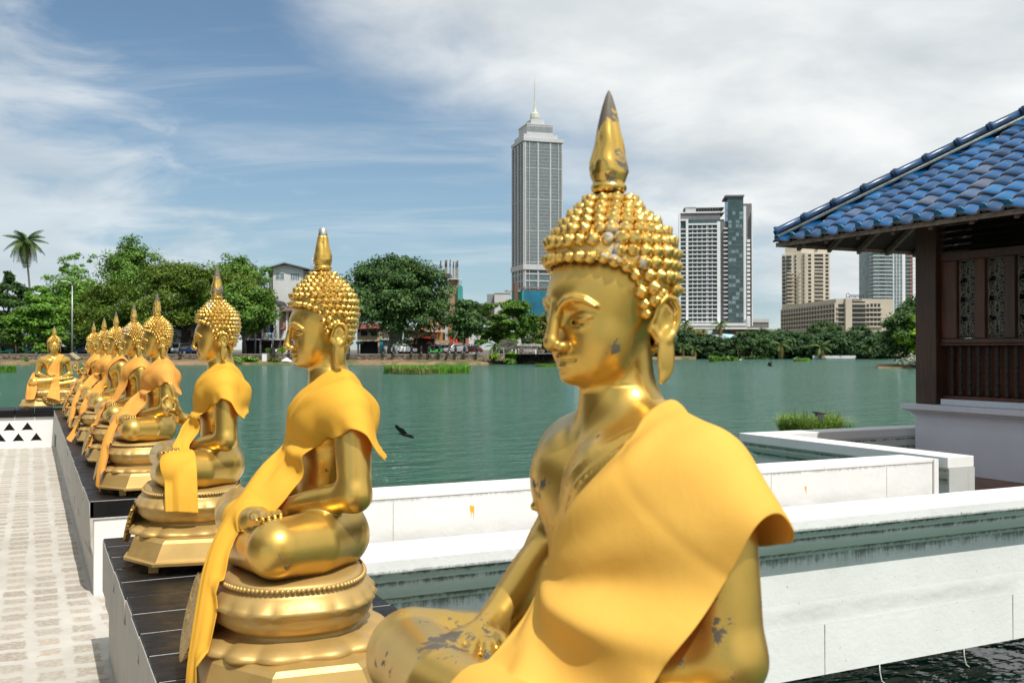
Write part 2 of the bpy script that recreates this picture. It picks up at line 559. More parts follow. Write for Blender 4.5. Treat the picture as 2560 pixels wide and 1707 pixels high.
# ---- polygonise with surface nets
def surf_net(fn, lo, hi, h, coarse=4):
    lo = np.array(lo); hi = np.array(hi)
    n = np.ceil((hi - lo) / h).astype(int)
    n = ((n + coarse - 1) // coarse) * coarse + 1
    ax = [(lo[i] + h * np.arange(n[i])).astype(np.float32) for i in range(3)]
    ca = [a[::coarse] for a in ax]
    C = np.meshgrid(*ca, indexing='ij')
    cd = fn(tuple(c.ravel() for c in C)).reshape(C[0].shape)
    near = np.abs(cd) < coarse * h * 1.9
    V = cd
    for a in range(3):
        V = np.repeat(V, coarse, a); near = np.repeat(near, coarse, a)
    sh = coarse // 2
    idx = [np.clip(np.arange(n[i]) + sh, 0, V.shape[i] - 1) for i in range(3)]
    V = V[np.ix_(*idx)].copy(); near = near[np.ix_(*idx)]
    ii = np.nonzero(near)
    V[ii] = fn((ax[0][ii[0]], ax[1][ii[1]], ax[2][ii[2]]))
    ins = V < 0
    cnt = np.zeros(tuple(np.array(V.shape) - 1), np.int8)
    for dx in (0, 1):
        for dy in (0, 1):
            for dz in (0, 1):
                cnt += ins[dx:V.shape[0] - 1 + dx, dy:V.shape[1] - 1 + dy, dz:V.shape[2] - 1 + dz]
    act = (cnt > 0) & (cnt < 8)
    cid = np.full(act.shape, -1, np.int32)
    cells = np.argwhere(act)
    cid[act] = np.arange(len(cells))
    acc = np.zeros((len(cells), 3)); num = np.zeros(len(cells))
    cor = [(0, 0, 0), (1, 0, 0), (0, 1, 0), (1, 1, 0), (0, 0, 1), (1, 0, 1), (0, 1, 1), (1, 1, 1)]
    cv = [V[cells[:, 0] + c[0], cells[:, 1] + c[1], cells[:, 2] + c[2]] for c in cor]
    for a, b in [(0, 1), (2, 3), (4, 5), (6, 7), (0, 2), (1, 3), (4, 6), (5, 7), (0, 4), (1, 5), (2, 6), (3, 7)]:
        va, vb = cv[a], cv[b]
        cr = (va < 0) != (vb < 0)
        t = np.where(cr, va / np.where(cr, va - vb, 1), 0)
        pa = np.array(cor[a]); pb = np.array(cor[b])
        acc += np.where(cr[:, None], pa + t[:, None] * (pb - pa), 0)
        num += cr
    pts = lo + h * (cells + acc / num[:, None])
    quads = []
    for a in range(3):
        b, c = (a + 1) % 3, (a + 2) % 3
        s0 = [slice(None)] * 3; s1 = [slice(None)] * 3
        s0[a] = slice(0, -1); s1[a] = slice(1, None)
        ch = ins[tuple(s0)] != ins[tuple(s1)]
        e = np.argwhere(ch)
        e = e[(e[:, b] > 0) & (e[:, c] > 0) & (e[:, b] < act.shape[b]) & (e[:, c] < act.shape[c])]
        if not len(e):
            continue
        flip = ins[tuple(s0)][e[:, 0], e[:, 1], e[:, 2]]
        def g(db, dc):
            q = e.copy(); q[:, b] += db; q[:, c] += dc
            return cid[q[:, 0], q[:, 1], q[:, 2]]
        q = np.stack([g(-1, -1), g(0, -1), g(0, 0), g(-1, 0)], 1)
        q[~flip] = q[~flip][:, ::-1]
        quads.append(q)
    Q = np.concatenate(quads)
    Q = Q[(Q >= 0).all(1)]
    # pull the vertices onto the exact surface
    pf = pts.astype(np.float32)
    e = np.float32(h * 0.35)
    for _ in range(2):
        X = (pf[:, 0], pf[:, 1], pf[:, 2])
        d = fn(X)
        g = np.stack([fn((X[0] + e, X[1], X[2])) - fn((X[0] - e, X[1], X[2])),
                      fn((X[0], X[1] + e, X[2])) - fn((X[0], X[1] - e, X[2])),
                      fn((X[0], X[1], X[2] + e)) - fn((X[0], X[1], X[2] - e))], 1)
        g /= (np.linalg.norm(g, axis=1, keepdims=True) + 1e-9)
        pf = pf - np.clip(d, -0.4 * h, 0.4 * h)[:, None] * g
    return pf, Q

def to_local(p):
    """(x, f, z) -> blender local with the front towards -y (this mirrors, so faces are flipped by the caller)"""
    q = np.array(p, np.float32)
    q[..., 1] *= -1
    return q

NECK = 0.880
_hv, _hq = surf_net(lambda X: smin(smin(torso_sdf(X), neck_sdf(X), 0.030), head_sdf(X), 0.012), (-0.125, -0.125, NECK), (0.125, 0.145, HZ + 0.27), 0.0022)
_bodies = {}
HEAD_TURN = {'touch': 0.15, 'lap': 0.0, 'raise': 0.0}
def turned(v, a):
    w_ = np.clip((v[:, 2] - 0.885) / 0.035, 0, 1); w_ = w_ * w_ * (3 - 2 * w_)
    c, s_ = np.cos(a * w_), np.sin(a * w_)
    f0 = v[:, 1] + 0.012
    # positive turn: towards the statue's own left (+x)
    return np.stack([v[:, 0] * c + f0 * s_, f0 * c - v[:, 0] * s_ - 0.012, v[:, 2]], 1)
def body_mesh(pose, h=0.0046):
    if pose in _bodies:
        return _bodies[pose]
    fn = lambda X: full_sdf(X, pose, False)
    v, q = surf_net(fn, (-0.46, -0.20, 0.295), (0.46, 0.315, NECK + 0.0035), h)
    V = np.concatenate([v, turned(_hv, HEAD_TURN[pose])]); Q = np.concatenate([q, _hq + len(v)])
    me = np_mesh('body', to_local(V), quads=Q[:, ::-1])
    _bodies[pose] = me
    return me

# ---- hair of snail curls
RZ = np.array([0.030, 0.046, 0.07, 0.10, 0.135, 0.160, 0.180, 0.195, 0.208, 0.222, 0.236, 0.250, 0.265, 0.280, 0.291])
RR = np.array([0.060, 0.067, 0.076, 0.085, 0.0930, 0.0965, 0.0972, 0.0948, 0.0908, 0.0835, 0.0722, 0.0585, 0.0435, 0.0280, 0.0205])
def hair_r(z):
    return np.interp(z, RZ, RR)
HLA = np.radians([0, 30, 50, 66, 76, 83, 88, 93, 98, 104, 116, 122, 138, 160, 180])
HLZ = np.array([.187, .186, .182, .171, .153, .126, .104, .102, .124, .134, .130, .106, .074, .052, .046])
def hairline(a):
    a = np.abs((a + np.pi) % (2 * np.pi) - np.pi)
    return np.interp(a, HLA, HLZ)
def hair_pt(a, z):
    r = hair_r(z)
    flat = np.interp(z, [0.15, 0.26], [1.08, 1.0])
    back = np.interp(z, [0.03, 0.16], [1.0, 1.0])
    return np.stack([np.sin(a) * r * flat * 0.965, np.cos(a) * r * 0.985 * back - 0.002, z], -1)

def curl_shape():
    prof = [(0.0095, -0.003), (0.0109, 0.003), (0.0105, 0.0066), (0.0080, 0.0096), (0.0054, 0.0108), (0.0042, 0.0126), (0.0018, 0.0146)]
    n = 9
    v = []
    for i, (r, h) in enumerate(prof):
        for k in range(n):
            an = 2 * pi * k / n + i * 0.3
            v.append((r * cos(an), r * sin(an), h))
    v.append((0, 0, 0.0154))
    q = [(i * n + k, i * n + (k + 1) % n, (i + 1) * n + (k + 1) % n, (i + 1) * n + k) for i in range(len(prof) - 1) for k in range(n)]
    o = (len(prof) - 1) * n
    t = [(o + k, o + (k + 1) % n, len(prof) * n) for k in range(n)]
    return np.array(v), np.array(q), np.array(t)

def hair_mesh():
    rs = np.random.RandomState(4)
    V, Q, T = [], [], []
    na, nz = 96, 26
    a = np.linspace(-np.pi, np.pi, na, endpoint=False)
    hl = hairline(a) - 0.004
    rings = [np.stack([hair_pt(a, hl)[:, 0] * 0.93, hair_pt(a, hl)[:, 1] * 0.93, hl + 0.003], -1)]
    for t in np.linspace(0, 1, nz):
        rings.append(hair_pt(a, hl + (0.2905 - hl) * t))
    rings.append(rings[-1] * np.array([0.3, 0.3, 1.0]))
    g = np.array(rings)
    idx = np.arange(len(rings) * na).reshape(len(rings), na)
    q = np.stack([idx[:-1], np.roll(idx[:-1], -1, 1), np.roll(idx[1:], -1, 1), idx[1:]], -1).reshape(-1, 4)
    V.append(g.reshape(-1, 3)); Q.append(q); base = na * len(rings)
    cv, cq, ct = curl_shape()
    pts = []
    # border row along the hairline
    aa = -np.pi
    while aa < np.pi - 0.1:
        pts.append((aa, float(hairline(np.array(aa))) + 0.001, 0.86))
        e = 0.02
        p0 = hair_pt(np.array(aa), hairline(np.array(aa))); p1 = hair_pt(np.array(aa + e), hairline(np.array(aa + e)))
        aa += e * 0.0182 / max(1e-4, np.linalg.norm(p1 - p0))
    # rows above it
    zr = [0.0]
    z = 0.058; row = 0
    while z < 0.288:
        r = float(hair_r(z))
        cnt = max(9, int(2 * np.pi * r * 1.04 / 0.0201))
        for k in range(cnt):
            ang = -np.pi + 2 * np.pi * (k + 0.5 * (row % 2)) / cnt
            if z > hairline(np.array(ang)) + 0.0125:
                pts.append((ang, z, 1.0 if z < 0.24 else 0.93))
        r2 = float(hair_r(z + 0.012)); sl = sqrt(0.012 ** 2 + (r2 - r) ** 2) / 0.012
        z += 0.0173 / sl
        row += 1
    for ang, z, s in pts:
        ang = ang + rs.uniform(-.02, .02)
        p = hair_pt(np.array(ang), np.array(z))
        e = 1e-3
        ta = hair_pt(np.array(ang + e), np.array(z)) - p
        tz = hair_pt(np.array(ang), np.array(z + e)) - p
        nrm = np.cross(tz, ta); nrm /= np.linalg.norm(nrm) + 1e-12
        if np.dot(nrm[:2], p[:2]) < 0: nrm = -nrm
        nrm = nrm + np.array([0, 0, 0.10]) + rs.normal(0, 0.07, 3); nrm /= np.linalg.norm(nrm)
        if s == 0.86: p = p - nrm * 0.004
        u = np.cross(nrm, [0.3, 0.2, 1]); u /= np.linalg.norm(u); w_ = np.cross(nrm, u)
        k = s * rs.uniform(0.90, 1.12)
        vv = p + k * (cv[:, :1] * u + cv[:, 1:2] * w_ + cv[:, 2:] * nrm * rs.uniform(.9, 1.1))
        V.append(vv); Q.append(cq + base); T.append(ct + base); base += len(cv)
    V = np.concatenate(V); Q = np.concatenate(Q); T = np.concatenate(T)
    V[:, 2] += HZ
    V = to_local(V)
    me = np_mesh('hair', V, Q[:, ::-1], T[:, ::-1])
    return me

def finial_mesh(broken=False):
    prof = [(0.0, 0.0255), (0.004, 0.0300), (0.010, 0.0305), (0.013, 0.0262), (0.018, 0.0280), (0.030, 0.0318), (0.045, 0.0305), (0.062, 0.0262),
            (0.080, 0.0222), (0.100, 0.0180), (0.118, 0.0142), (0.134, 0.0100), (0.148, 0.0055), (0.156, 0.0012)]
    na = 40
    a = np.linspace(0, 2 * np.pi, na, endpoint=False)
    rings = []
    zs = np.linspace(0, 0.156, 46)
    for z in zs:
        r = np.interp(z, [p[0] for p in prof], [p[1] for p in prof])
        lob = np.interp(z, [0.016, 0.035, 0.12, 0.15], [0, 0.15, 0.22, 0.05])
        rr = 0.90 * r * (1 + lob * (np.abs(np.sin(2 * (a + z * 2.2))) ** .7 - 0.6)) * (1 + 0.035 * np.sin(z * 120 + 2 * np.sin(2 * a)) * np.cos(a * 3 + z * 20) * (z > 0.03))
        if broken and z > 0.105:
            continue
        rings.append(np.stack([rr * np.sin(a), rr * np.cos(a), np.full(na, z)], -1))
    rings.append(np.stack([0 * a, 0 * a, np.full(na, zs[len(rings) - 1])], -1))
    g = np.array(rings)
    idx = np.arange(g.shape[0] * na).reshape(-1, na)
    q = np.stack([idx[:-1], np.roll(idx[:-1], -1, 1), np.roll(idx[1:], -1, 1), idx[1:]], -1).reshape(-1, 4)
    return np_mesh('finial', to_local(g.reshape(-1, 3)), q)

# ---- gold paint
def gold(name, base=(0.70, 0.445, 0.100), rough=0.33, metal=0.82, wear=0.5, wscale=9.0, dark=(0.10, 0.085, 0.06), top=False, calm=False, low=0.55):
    m, K, b, tcd, out = mat_new(name)
    v = tcd.outputs['Object']
    oi = K.n('ShaderNodeObjectInfo')
    vv = K.vmath('ADD', v, K.vmath('SCALE', oi.outputs['Location'], None)) if False else v
    off = K.n('ShaderNodeCombineXYZ')
    K.l(K.math('MULTIPLY', oi.outputs['Random'], 37.0), off.inputs[0])
    vv = K.vmath('ADD', v, off.outputs[0])
    tone = K.noise(vv, 7.0, 4, 0.6)
    c = K.ramp(tone, [(0.28, tuple(x * 0.86 for x in base)), (0.55, base), (0.8, (min(1, base[0] * 1.06), base[1] * 1.1, base[2] * 1.35))])
    n1 = K.noise(vv, wscale, 8, 0.68, 0.4)
    n2 = K.noise(vv, wscale * 0.33, 3, 0.5)
    lvl = K.math('ADD', n1, K.math('MULTIPLY', K.math('SUBTRACT', n2, 0.5), low))
    if calm:
        sz = K.n('ShaderNodeSeparateXYZ'); K.l(v, sz.inputs[0])
        lvl = K.math('SUBTRACT', lvl, K.mapr(sz.outputs[2], 0.60, 0.86, 0.0, 0.10))
    if top:
        sp = K.n('ShaderNodeSeparateXYZ'); K.l(v, sp.inputs[0])
        lvl = K.math('ADD', lvl, K.mapr(sp.outputs[2], 0.09, 0.16, 0.0, 0.34))
    wmask = K.mapr(lvl, 0.80 - wear * 0.22, 0.835 - wear * 0.22, 0, 1, True)
    c2 = K.mix(wmask, c, c4(dark))
    K.l(c2, b.inputs['Base Color'])
    K.l(K.mapr(wmask, 0, 1, metal, 0.0), b.inputs['Metallic'])
    rr = K.math('ADD', K.math('MULTIPLY', K.noise(vv, 16.0, 5, 0.6), 0.16), rough - 0.08)
    K.l(K.math('MAXIMUM', rr, K.math('MULTIPLY', wmask, 0.6)), b.inputs['Roughness'])
    b.inputs['Specular IOR Level'].default_value = 0.5
    hsum = K.math('SUBTRACT', K.math('MULTIPLY', K.noise(vv, 60.0, 3, 0.6), 0.25), K.math('MULTIPLY', wmask, 0.5))
    bump(K, b, hsum, 0.10, 0.004)
    return m

M_GOLD = gold('gold_paint', wear=0.70, calm=True, wscale=16.0)
M_GOLD_WORN = gold('gold_paint_scuffed', wear=0.80, wscale=26.0, calm=True, low=0.75)
M_HAIR = gold('gold_hair', (0.74, 0.48, 0.12), 0.30, 0.85, wear=0.86, wscale=14.0, dark=(0.42, 0.38, 0.30))
M_FIN = gold('gold_finial', (0.74, 0.475, 0.11), 0.25, 0.88, wear=1.16, wscale=20.0, dark=(0.13, 0.11, 0.085), top=True)
M_BASE = gold('gold_base', (0.55, 0.36, 0.12), 0.48, 0.50, wear=0.30, wscale=12.0, dark=(0.28, 0.25, 0.21))
M_STEEL = simple('tin', (0.55, 0.53, 0.48), 0.35, 0.9, 0.25, 30)
def relief_mat():
    m, K, b, tcd, out = mat_new('gold_relief')
    v = tcd.outputs['Object']
    vo = K.n('ShaderNodeTexVoronoi'); K.l(v, vo.inputs['Vector']); vo.inputs['Scale'].default_value = 62
    h = K.math('ADD', vo.outputs['Distance'], K.math('MULTIPLY', K.noise(v, 90, 3, 0.6), 0.5))
    K.l(K.ramp(h, [(0.2, (0.40, 0.25, 0.07)), (0.8, (0.58, 0.38, 0.12))]), b.inputs['Base Color'])
    b.inputs['Metallic'].default_value = 0.85
    b.inputs['Roughness'].default_value = 0.38
    bump(K, b, h, 0.9, 0.02)
    return m
M_RELIEF = relief_mat()

# ---- robes
def cloth(name, c):
    m, K, b, tcd, out = mat_new(name)
    v = tcd.outputs['Object']
    nz = K.noise(v, 5.0, 4, 0.55)
    K.l(K.ramp(nz, [(0.3, tuple(x * 0.93 for x in c)), (0.7, (min(1, c[0] * 1.03), c[1] * 1.07, c[2] * 1.2))]), b.inputs['Base Color'])
    b.inputs['Roughness'].default_value = 0.72
    b.inputs['Specular IOR Level'].default_value = 0.10
    wv = K.noise(K.mapping(v, scale=(1, 1, 0.2)), 900, 2, 0.5)
    cr = K.noise(K.mapping(v, scale=(1.0, 1.0, 0.55), rot=(0.3, 0.5, 0.2)), 16.0, 5, 0.6, 0.8)
    bump(K, b, K.math('ADD', K.math('MULTIPLY', wv, 0.05), cr), 0.16, 0.012)
    tr = K.n('ShaderNodeBsdfTranslucent')
    tr.inputs[0].default_value = c4((c[0], c[1] * 0.85, c[2] * 0.5))
    mx = K.n('ShaderNodeMixShader')
    mx.inputs[0].default_value = 0.28
    K.l(b.outputs[0], mx.inputs[1]); K.l(tr.outputs[0], mx.inputs[2]); K.l(mx.outputs[0], out.inputs[0])
    return m
M_ROBE = cloth('robe_yellow', (0.95, 0.535, 0.060))
M_ROBE1 = cloth('robe_pale', (0.94, 0.565, 0.105))
M_ROBE2 = cloth('robe_orange', (0.95, 0.47, 0.095))

def catmull(A, n):
    A = np.asarray(A, float)
    k = len(A)
    t = np.linspace(0, k - 1, n)
    i = np.clip(np.floor(t).astype(int), 0, k - 2); u = (t - i).reshape((-1,) + (1,) * (A.ndim - 1))
    p0 = A[np.clip(i - 1, 0, k - 1)]; p1 = A[i]; p2 = A[i + 1]; p3 = A[np.clip(i + 2, 0, k - 1)]
    return 0.5 * ((2 * p1) + (-p0 + p2) * u + (2 * p0 - 5 * p1 + 4 * p2 - p3) * u ** 2 + (-p0 + 3 * p1 - 3 * p2 + p3) * u ** 3)

def drape(rows, pose, nl=110, nw=34, wr=0.006, seed=1, gap=0.0045, free=None, waves=3.0, fan=None, broad=0.0, seams=()):
    """cloth through rows of control points (x, f, z), kept just off the statue"""
    R = np.array(rows, float)                       # rows x across x 3
    G = catmull(R, nl)
    G = np.swapaxes(catmull(np.swapaxes(G, 0, 1), nw), 0, 1)
    rs = np.random.RandomState(seed)
    u = np.linspace(0, 1, nl)[:, None]; vv = np.linspace(0, 1, nw)[None]
    du = np.gradient(G, axis=0); dv = np.gradient(G, axis=1)
    nr = np.cross(du, dv); nr /= np.linalg.norm(nr, axis=2, keepdims=True) + 1e-9
    ph = rs.uniform(0, 6, 6)
    fold = np.sin(vv * waves * 2 * pi + ph[0] + 1.2 * np.sin(u * 5 + ph[1])) * 0.6 + 0.4 * np.sin(vv * waves * 4.3 * pi + ph[2] + u * 6) + 0.35 * np.sin(u * 16 + vv * 5 + ph[3])
    amp = wr * (0.35 + 0.65 * np.sin(u * pi * 2.2 + ph[4]) ** 2) * (0.4 + 0.6 * np.sin(vv * pi))
    G = G + nr * (fold * amp)[..., None]
    if broad:
        G = G + nr * (broad * (np.sin(vv * 2 * pi * 1.3 + ph[5] + 2.2 * np.sin(u * 3.1 + ph[1])) * np.sin(vv * pi) * (0.4 + .6 * np.sin(u * 7 + ph[2]) ** 2)))[..., None]
    for su in seams:
        G = G + nr * (0.0030 * np.exp(-((u - su - .02 * np.sin(vv * 3)) * nl / 0.9) ** 2) * np.ones_like(vv))[..., None]
    hem = np.exp(-((vv - .045) * nw / .8) ** 2) + np.exp(-((vv - .955) * nw / .8) ** 2)
    G = G - nr * (0.0022 * hem * np.ones_like(u))[..., None]
    if fan is not None:
        kx, kz, am, frq = fan
        dx = G[..., 0] - kx; dz = G[..., 2] - kz
        rr = np.sqrt(dx ** 2 + dz ** 2); an = np.arctan2(dz, dx)
        prof = np.sin(an * frq + 0.7 * np.sin(an * 2.3)) + 0.45 * np.sin(an * frq * 1.9 + 1.1)
        G = G + nr * (am * prof * np.clip((rr - .02) / .16, 0, 1) * np.exp(-np.clip(rr - .20, 0, 9) / .22))[..., None]
    fn = lambda X: full_sdf(X, pose)
    Pn = G.reshape(-1, 3).astype(np.float32)
    e = np.float32(0.004)
    for it in range(24):
        X = (Pn[:, 0], Pn[:, 1], Pn[:, 2])
        d = np.minimum(fn(X), cushion_sdf(X))
        m = d < gap
        if not m.any():
            break
        Y = tuple(c[m] for c in X)
        F = lambda X_: np.minimum(fn(X_), cushion_sdf(X_))
        g = np.stack([F((Y[0] + e, Y[1], Y[2])) - F((Y[0] - e, Y[1], Y[2])), F((Y[0], Y[1] + e, Y[2])) - F((Y[0], Y[1] - e, Y[2])), F((Y[0], Y[1], Y[2] + e)) - F((Y[0], Y[1], Y[2] - e))], 1)
        g /= np.linalg.norm(g, axis=1, keepdims=True) + 1e-9
        Pn[m] += g * (gap - d[m])[:, None] * 0.9
        if it < 20 and it % 3 == 2:
            H = Pn.reshape(nl, nw, 3)
            H[1:-1, 1:-1] = 0.6 * H[1:-1, 1:-1] + 0.1 * (H[2:, 1:-1] + H[:-2, 1:-1] + H[1:-1, 2:] + H[1:-1, :-2])
            Pn = H.reshape(-1, 3)
    idx = np.arange(nl * nw).reshape(nl, nw)
    q = np.stack([idx[:-1, :-1], idx[:-1, 1:], idx[1:, 1:], idx[1:, :-1]], -1).reshape(-1, 4)
    return to_local(Pn), q

# ---- lotus cushion and pedestal
def plan(a, n, p=2.6):
    t = np.linspace(0, 2 * np.pi, n, endpoint=False)
    c, s = np.cos(t), np.sin(t)
    return t, np.sign(c) * np.abs(c) ** (2 / p), np.sign(s) * np.abs(s) ** (2 / p)
CA, CF, CO = 0.345, 0.200, 0.108                # cushion half length, half depth, forward offset
def cushion_sdf(X):
    q = ((np.abs(X[0]) / 0.380) ** 2.6 + (np.abs(X[1] - CO) / 0.240) ** 2.6) ** (1 / 2.6)
    d1 = np.maximum((q - 1) * 0.23, np.maximum(X[2] - 0.322, 0.13 - X[2]))
    d2 = np.maximum(np.maximum(np.abs(X[0]) - 0.51, np.abs(X[1] - 0.095) - 0.275), np.maximum(X[2] - 0.150, -X[2]))
    return np.minimum(d1, d2)

def cushion_mesh():
    n = 168
    t, c, s = plan(None, n)
    def ring(off, z, wave=0.0, k=24, zw=0.0):
        wv = wave * np.abs(np.sin(t * k / 2))
        return np.stack([(CA + off + wv) * c, (CF + off + wv) * s + CO, np.full(n, z) + zw * np.abs(np.sin(t * k / 2))], -1)
    rings = [ring(-0.30, 0.330), ring(-0.02, 0.328), ring(0.000, 0.324), ring(0.010, 0.314), ring(0.004, 0.302), ring(0.018, 0.292), ring(0.030, 0.276, .003),
             ring(0.036, 0.262, .005, 24, .004), ring(0.043, 0.252, .008, 24, .006), ring(0.034, 0.244, .004, 24, .004), ring(0.036, 0.228), ring(0.026, 0.208), ring(0.004, 0.192), ring(-0.006, 0.184),
             ring(0.006, 0.176, .005, 16), ring(0.034, 0.166, .012, 16, .006), ring(0.052, 0.154, .018, 16, .008), ring(0.062, 0.146, .022, 16, .004), ring(0.058, 0.140, .020, 16), ring(0.02, 0.137)]
    g = np.array(rings)
    idx = np.arange(g.shape[0] * n).reshape(-1, n)
    q = np.stack([idx[:-1], np.roll(idx[:-1], -1, 1), np.roll(idx[1:], -1, 1), idx[1:]], -1).reshape(-1, 4)
    return np_mesh('lotus_cushion', to_local(g.reshape(-1, 3)), q)

def rope_mesh():
    V, Q = [], []
    t = np.linspace(0, 2 * np.pi, 900, endpoint=False)
    p = 2.6
    c, s = np.cos(t), np.sin(t)
    pts = np.stack([(CA + 0.013) * np.sign(c) * np.abs(c) ** (2 / p), (CF + 0.013) * np.sign(s) * np.abs(s) ** (2 / p) + CO, np.full(900, 0.313)], -1)
    seg = np.linalg.norm(np.roll(pts, -1, 0) - pts, axis=1); L = np.concatenate([[0], np.cumsum(seg)])
    m = int(L[-1] / 0.0135)
    b = 0
    for k in range(m):
        l = L[-1] * k / m
        i = min(np.searchsorted(L, l, 'right') - 1, 899)
        o = pts[i]
        n, r = 6, 0.0072
        vs = []
        for j, (rr, zz_) in enumerate([(0.3, -1), (0.85, -0.5), (1, 0), (0.85, 0.5), (0.3, 1)]):
            for a in range(n):
                vs.append((o[0] + r * rr * cos(2 * pi * a / n), o[1] + r * rr * sin(2 * pi * a / n), o[2] + r * zz_))
        V.append(np.array(vs))
        idx = np.arange(5 * n).reshape(5, n) + b
        Q.append(np.stack([idx[:-1], np.roll(idx[:-1], -1, 1), np.roll(idx[1:], -1, 1), idx[1:]], -1).reshape(-1, 4))
        b += 5 * n
    return np_mesh('beaded_edge', to_local(np.concatenate(V)), np.concatenate(Q)[:, ::-1])

def pedestal_mb():
    def oct_(k, z):
        return [(x * (1 + k / 0.5), -(f + (k if f > 0 else -k)), z) for x, f in
                [(-0.300, 0.345), (0.300, 0.345), (0.485, 0.210), (0.485, -0.035), (0.335, -0.150), (-0.335, -0.150), (-0.485, -0.035), (-0.485, 0.210)]]
    mb = MB()
    mb.loft([oct_(0.028, 0.040), oct_(0.030, 0.052), oct_(0.016, 0.056), oct_(0.012, 0.066), oct_(-0.010, 0.128), oct_(-0.020, 0.141), oct_(-0.055, 0.1435)], smooth=False)
    return mb

def apron_mesh():
    n, mrad = 40, 14
    V = []
    for i in range(mrad + 1):
        for k in range(n + 1):
            a = pi + pi * k / n
            r = 0.205 * i / mrad
            x = r * cos(a); dz = r * sin(a) * 0.98
            f = 0.342 + 0.060 * min(1, -dz / 0.2) ** 0.8 + (0.006 if r > 0.185 else 0.0)
            V.append((x, f, 0.262 + dz))
    m0 = len(V)
    V += [(x, f - 0.016, z) for x, f, z in V]
    q = []
    for i in range(mrad):
        for k in range(n):
            a = i * (n + 1) + k
            q.append((a, a + 1, a + n + 2, a + n + 1)); q.append((m0 + a, m0 + a + n + 1, m0 + a + n + 2, m0 + a + 1))
    for k in range(n):
        a = mrad * (n + 1) + k
        q.append((a, a + 1, m0 + a + 1, m0 + a))
    return np_mesh('apron', to_local(np.array(V)), np.array(q))

ME_HAIR = hair_mesh(); ME_HAIR.materials.append(M_HAIR)
ME_FIN = finial_mesh(); ME_FIN.materials.append(M_FIN)
ME_FINB = finial_mesh(True); ME_FINB.materials.append(M_GOLD)
ME_CUSH = cushion_mesh(); ME_CUSH.materials.append(M_BASE)
ME_ROPE = rope_mesh(); ME_ROPE.materials.append(M_BASE)
ME_PED = pedestal_mb().mesh('pedestal', M_BASE)
_ft = MB(); _ft.prismz([(-0.034, -0.02), (0.034, -0.02), (0.034, 0.02), (-0.034, 0.02)], 0.0, 0.05)
ME_FOOT = _ft.mesh('foot', M_BASE)
ME_APRON = apron_mesh(); ME_APRON.materials.append(M_RELIEF)

LEDGE = 0.60
def statue(label, x, y, rz, pose, robe, broken=False, worn=False, robe_mat=None, lean=0.0):
    t = thing('seated_statue', label, 'statue', (x, y, LEDGE + 0.003), rz, 'golden seated statues on the ledge')
    me = body_mesh(pose)
    if not me.materials:
        me.materials.append(M_GOLD_WORN if pose == 'touch' else M_GOLD)
    b = link('body', me, None, t)
    ht = HEAD_TURN[pose]
    h = link('hair', ME_HAIR, None, t, (0.012 * sin(ht), 0.012 * (1 - cos(ht)), 0), (0, 0, ht))
    if broken:
        fi = link('finial', ME_FINB, None, h, (0, 0, HZ + 0.2900))
        fi['label'] = 'flame finial snapped off to a bare tin stub'
        mb = MB(); mb.sm = True
        mb.lathe([(0.0150, 0.098), (0.0135, 0.110), (0.0125, 0.126), (0.0120, 0.1265), (0.0, 0.1262)], n=20)
        mb.build('tin_stub', M_STEEL, fi)
    else:
        link('finial', ME_FIN, None, h, (0, 0, HZ + 0.2900), (0, lean, 0.4 * x + y))
    c = link('lotus_cushion', ME_CUSH, None, t)
    link('beaded_edge', ME_ROPE, None, c)
    p = link('pedestal', ME_PED, None, t)
    link('apron', ME_APRON, None, p)
    for fx, fy in ((-0.40, -0.24), (0.40, -0.24), (-0.40, 0.075), (0.40, 0.075)):
        link('foot', ME_FOOT, None, p, (fx, fy, 0))
    if robe:
        for nm, rows, kw in robe:
            v, q = drape(rows, pose, **kw)
            o = link(nm, np_mesh(nm, v, q), robe_mat or M_ROBE, t)
            so = o.modifiers.new('thickness', 'SOLIDIFY'); so.thickness = 0.0022; so.offset = 0
    return t
# robe patterns: rows of three points from the inner edge to the outer edge
BACK = [[(.01, -.135, .70), (.13, -.150, .66), (.270, -.120, .635)],
        [(.03, -.130, .80), (.16, -.135, .755), (.298, -.105, .660)],
        [(.055, -.07, .882), (.172, -.062, .855), (.304, -.078, .712)],
        [(.058, .00, .872), (.165, .00, .845), (.288, -.030, .730)]]
STRIP = [[(-.055, .095, .675), (.02, .13, .63), (.13, .09, .585)],
         [(-.02, .165, .61), (.05, .175, .57), (.14, .13, .520)],
         [(.00, .225, .55), (.06, .225, .515), (.145, .185, .465)],
         [(.030, .290, .46), (.09, .295, .435), (.165, .265, .41)],
         [(.085, .335, .37), (.145, .335, .345), (.218, .295, .325)],
         [(.150, .365, .25), (.205, .360, .235), (.268, .325, .215)],
         [(.190, .388, .13), (.240, .382, .115), (.298, .355, .085)],
         [(.200, .396, .065), (.250, .390, .045), (.310, .365, .018)]]
TOP = BACK + [[(.04, .05, .84), (.13, .06, .81), (.235, .0, .700)],
              [(-.01, .085, .79), (.06, .10, .75), (.16, .03, .69)],
              [(-.05, .09, .73), (.02, .11, .69), (.13, .06, .645)]]
SASH = [('robe', TOP + STRIP, dict(seed=3, wr=0.0055, nl=130, nw=40, broad=.010, fan=(-.05, .67, .014, 8.0), seams=(.42,)))]
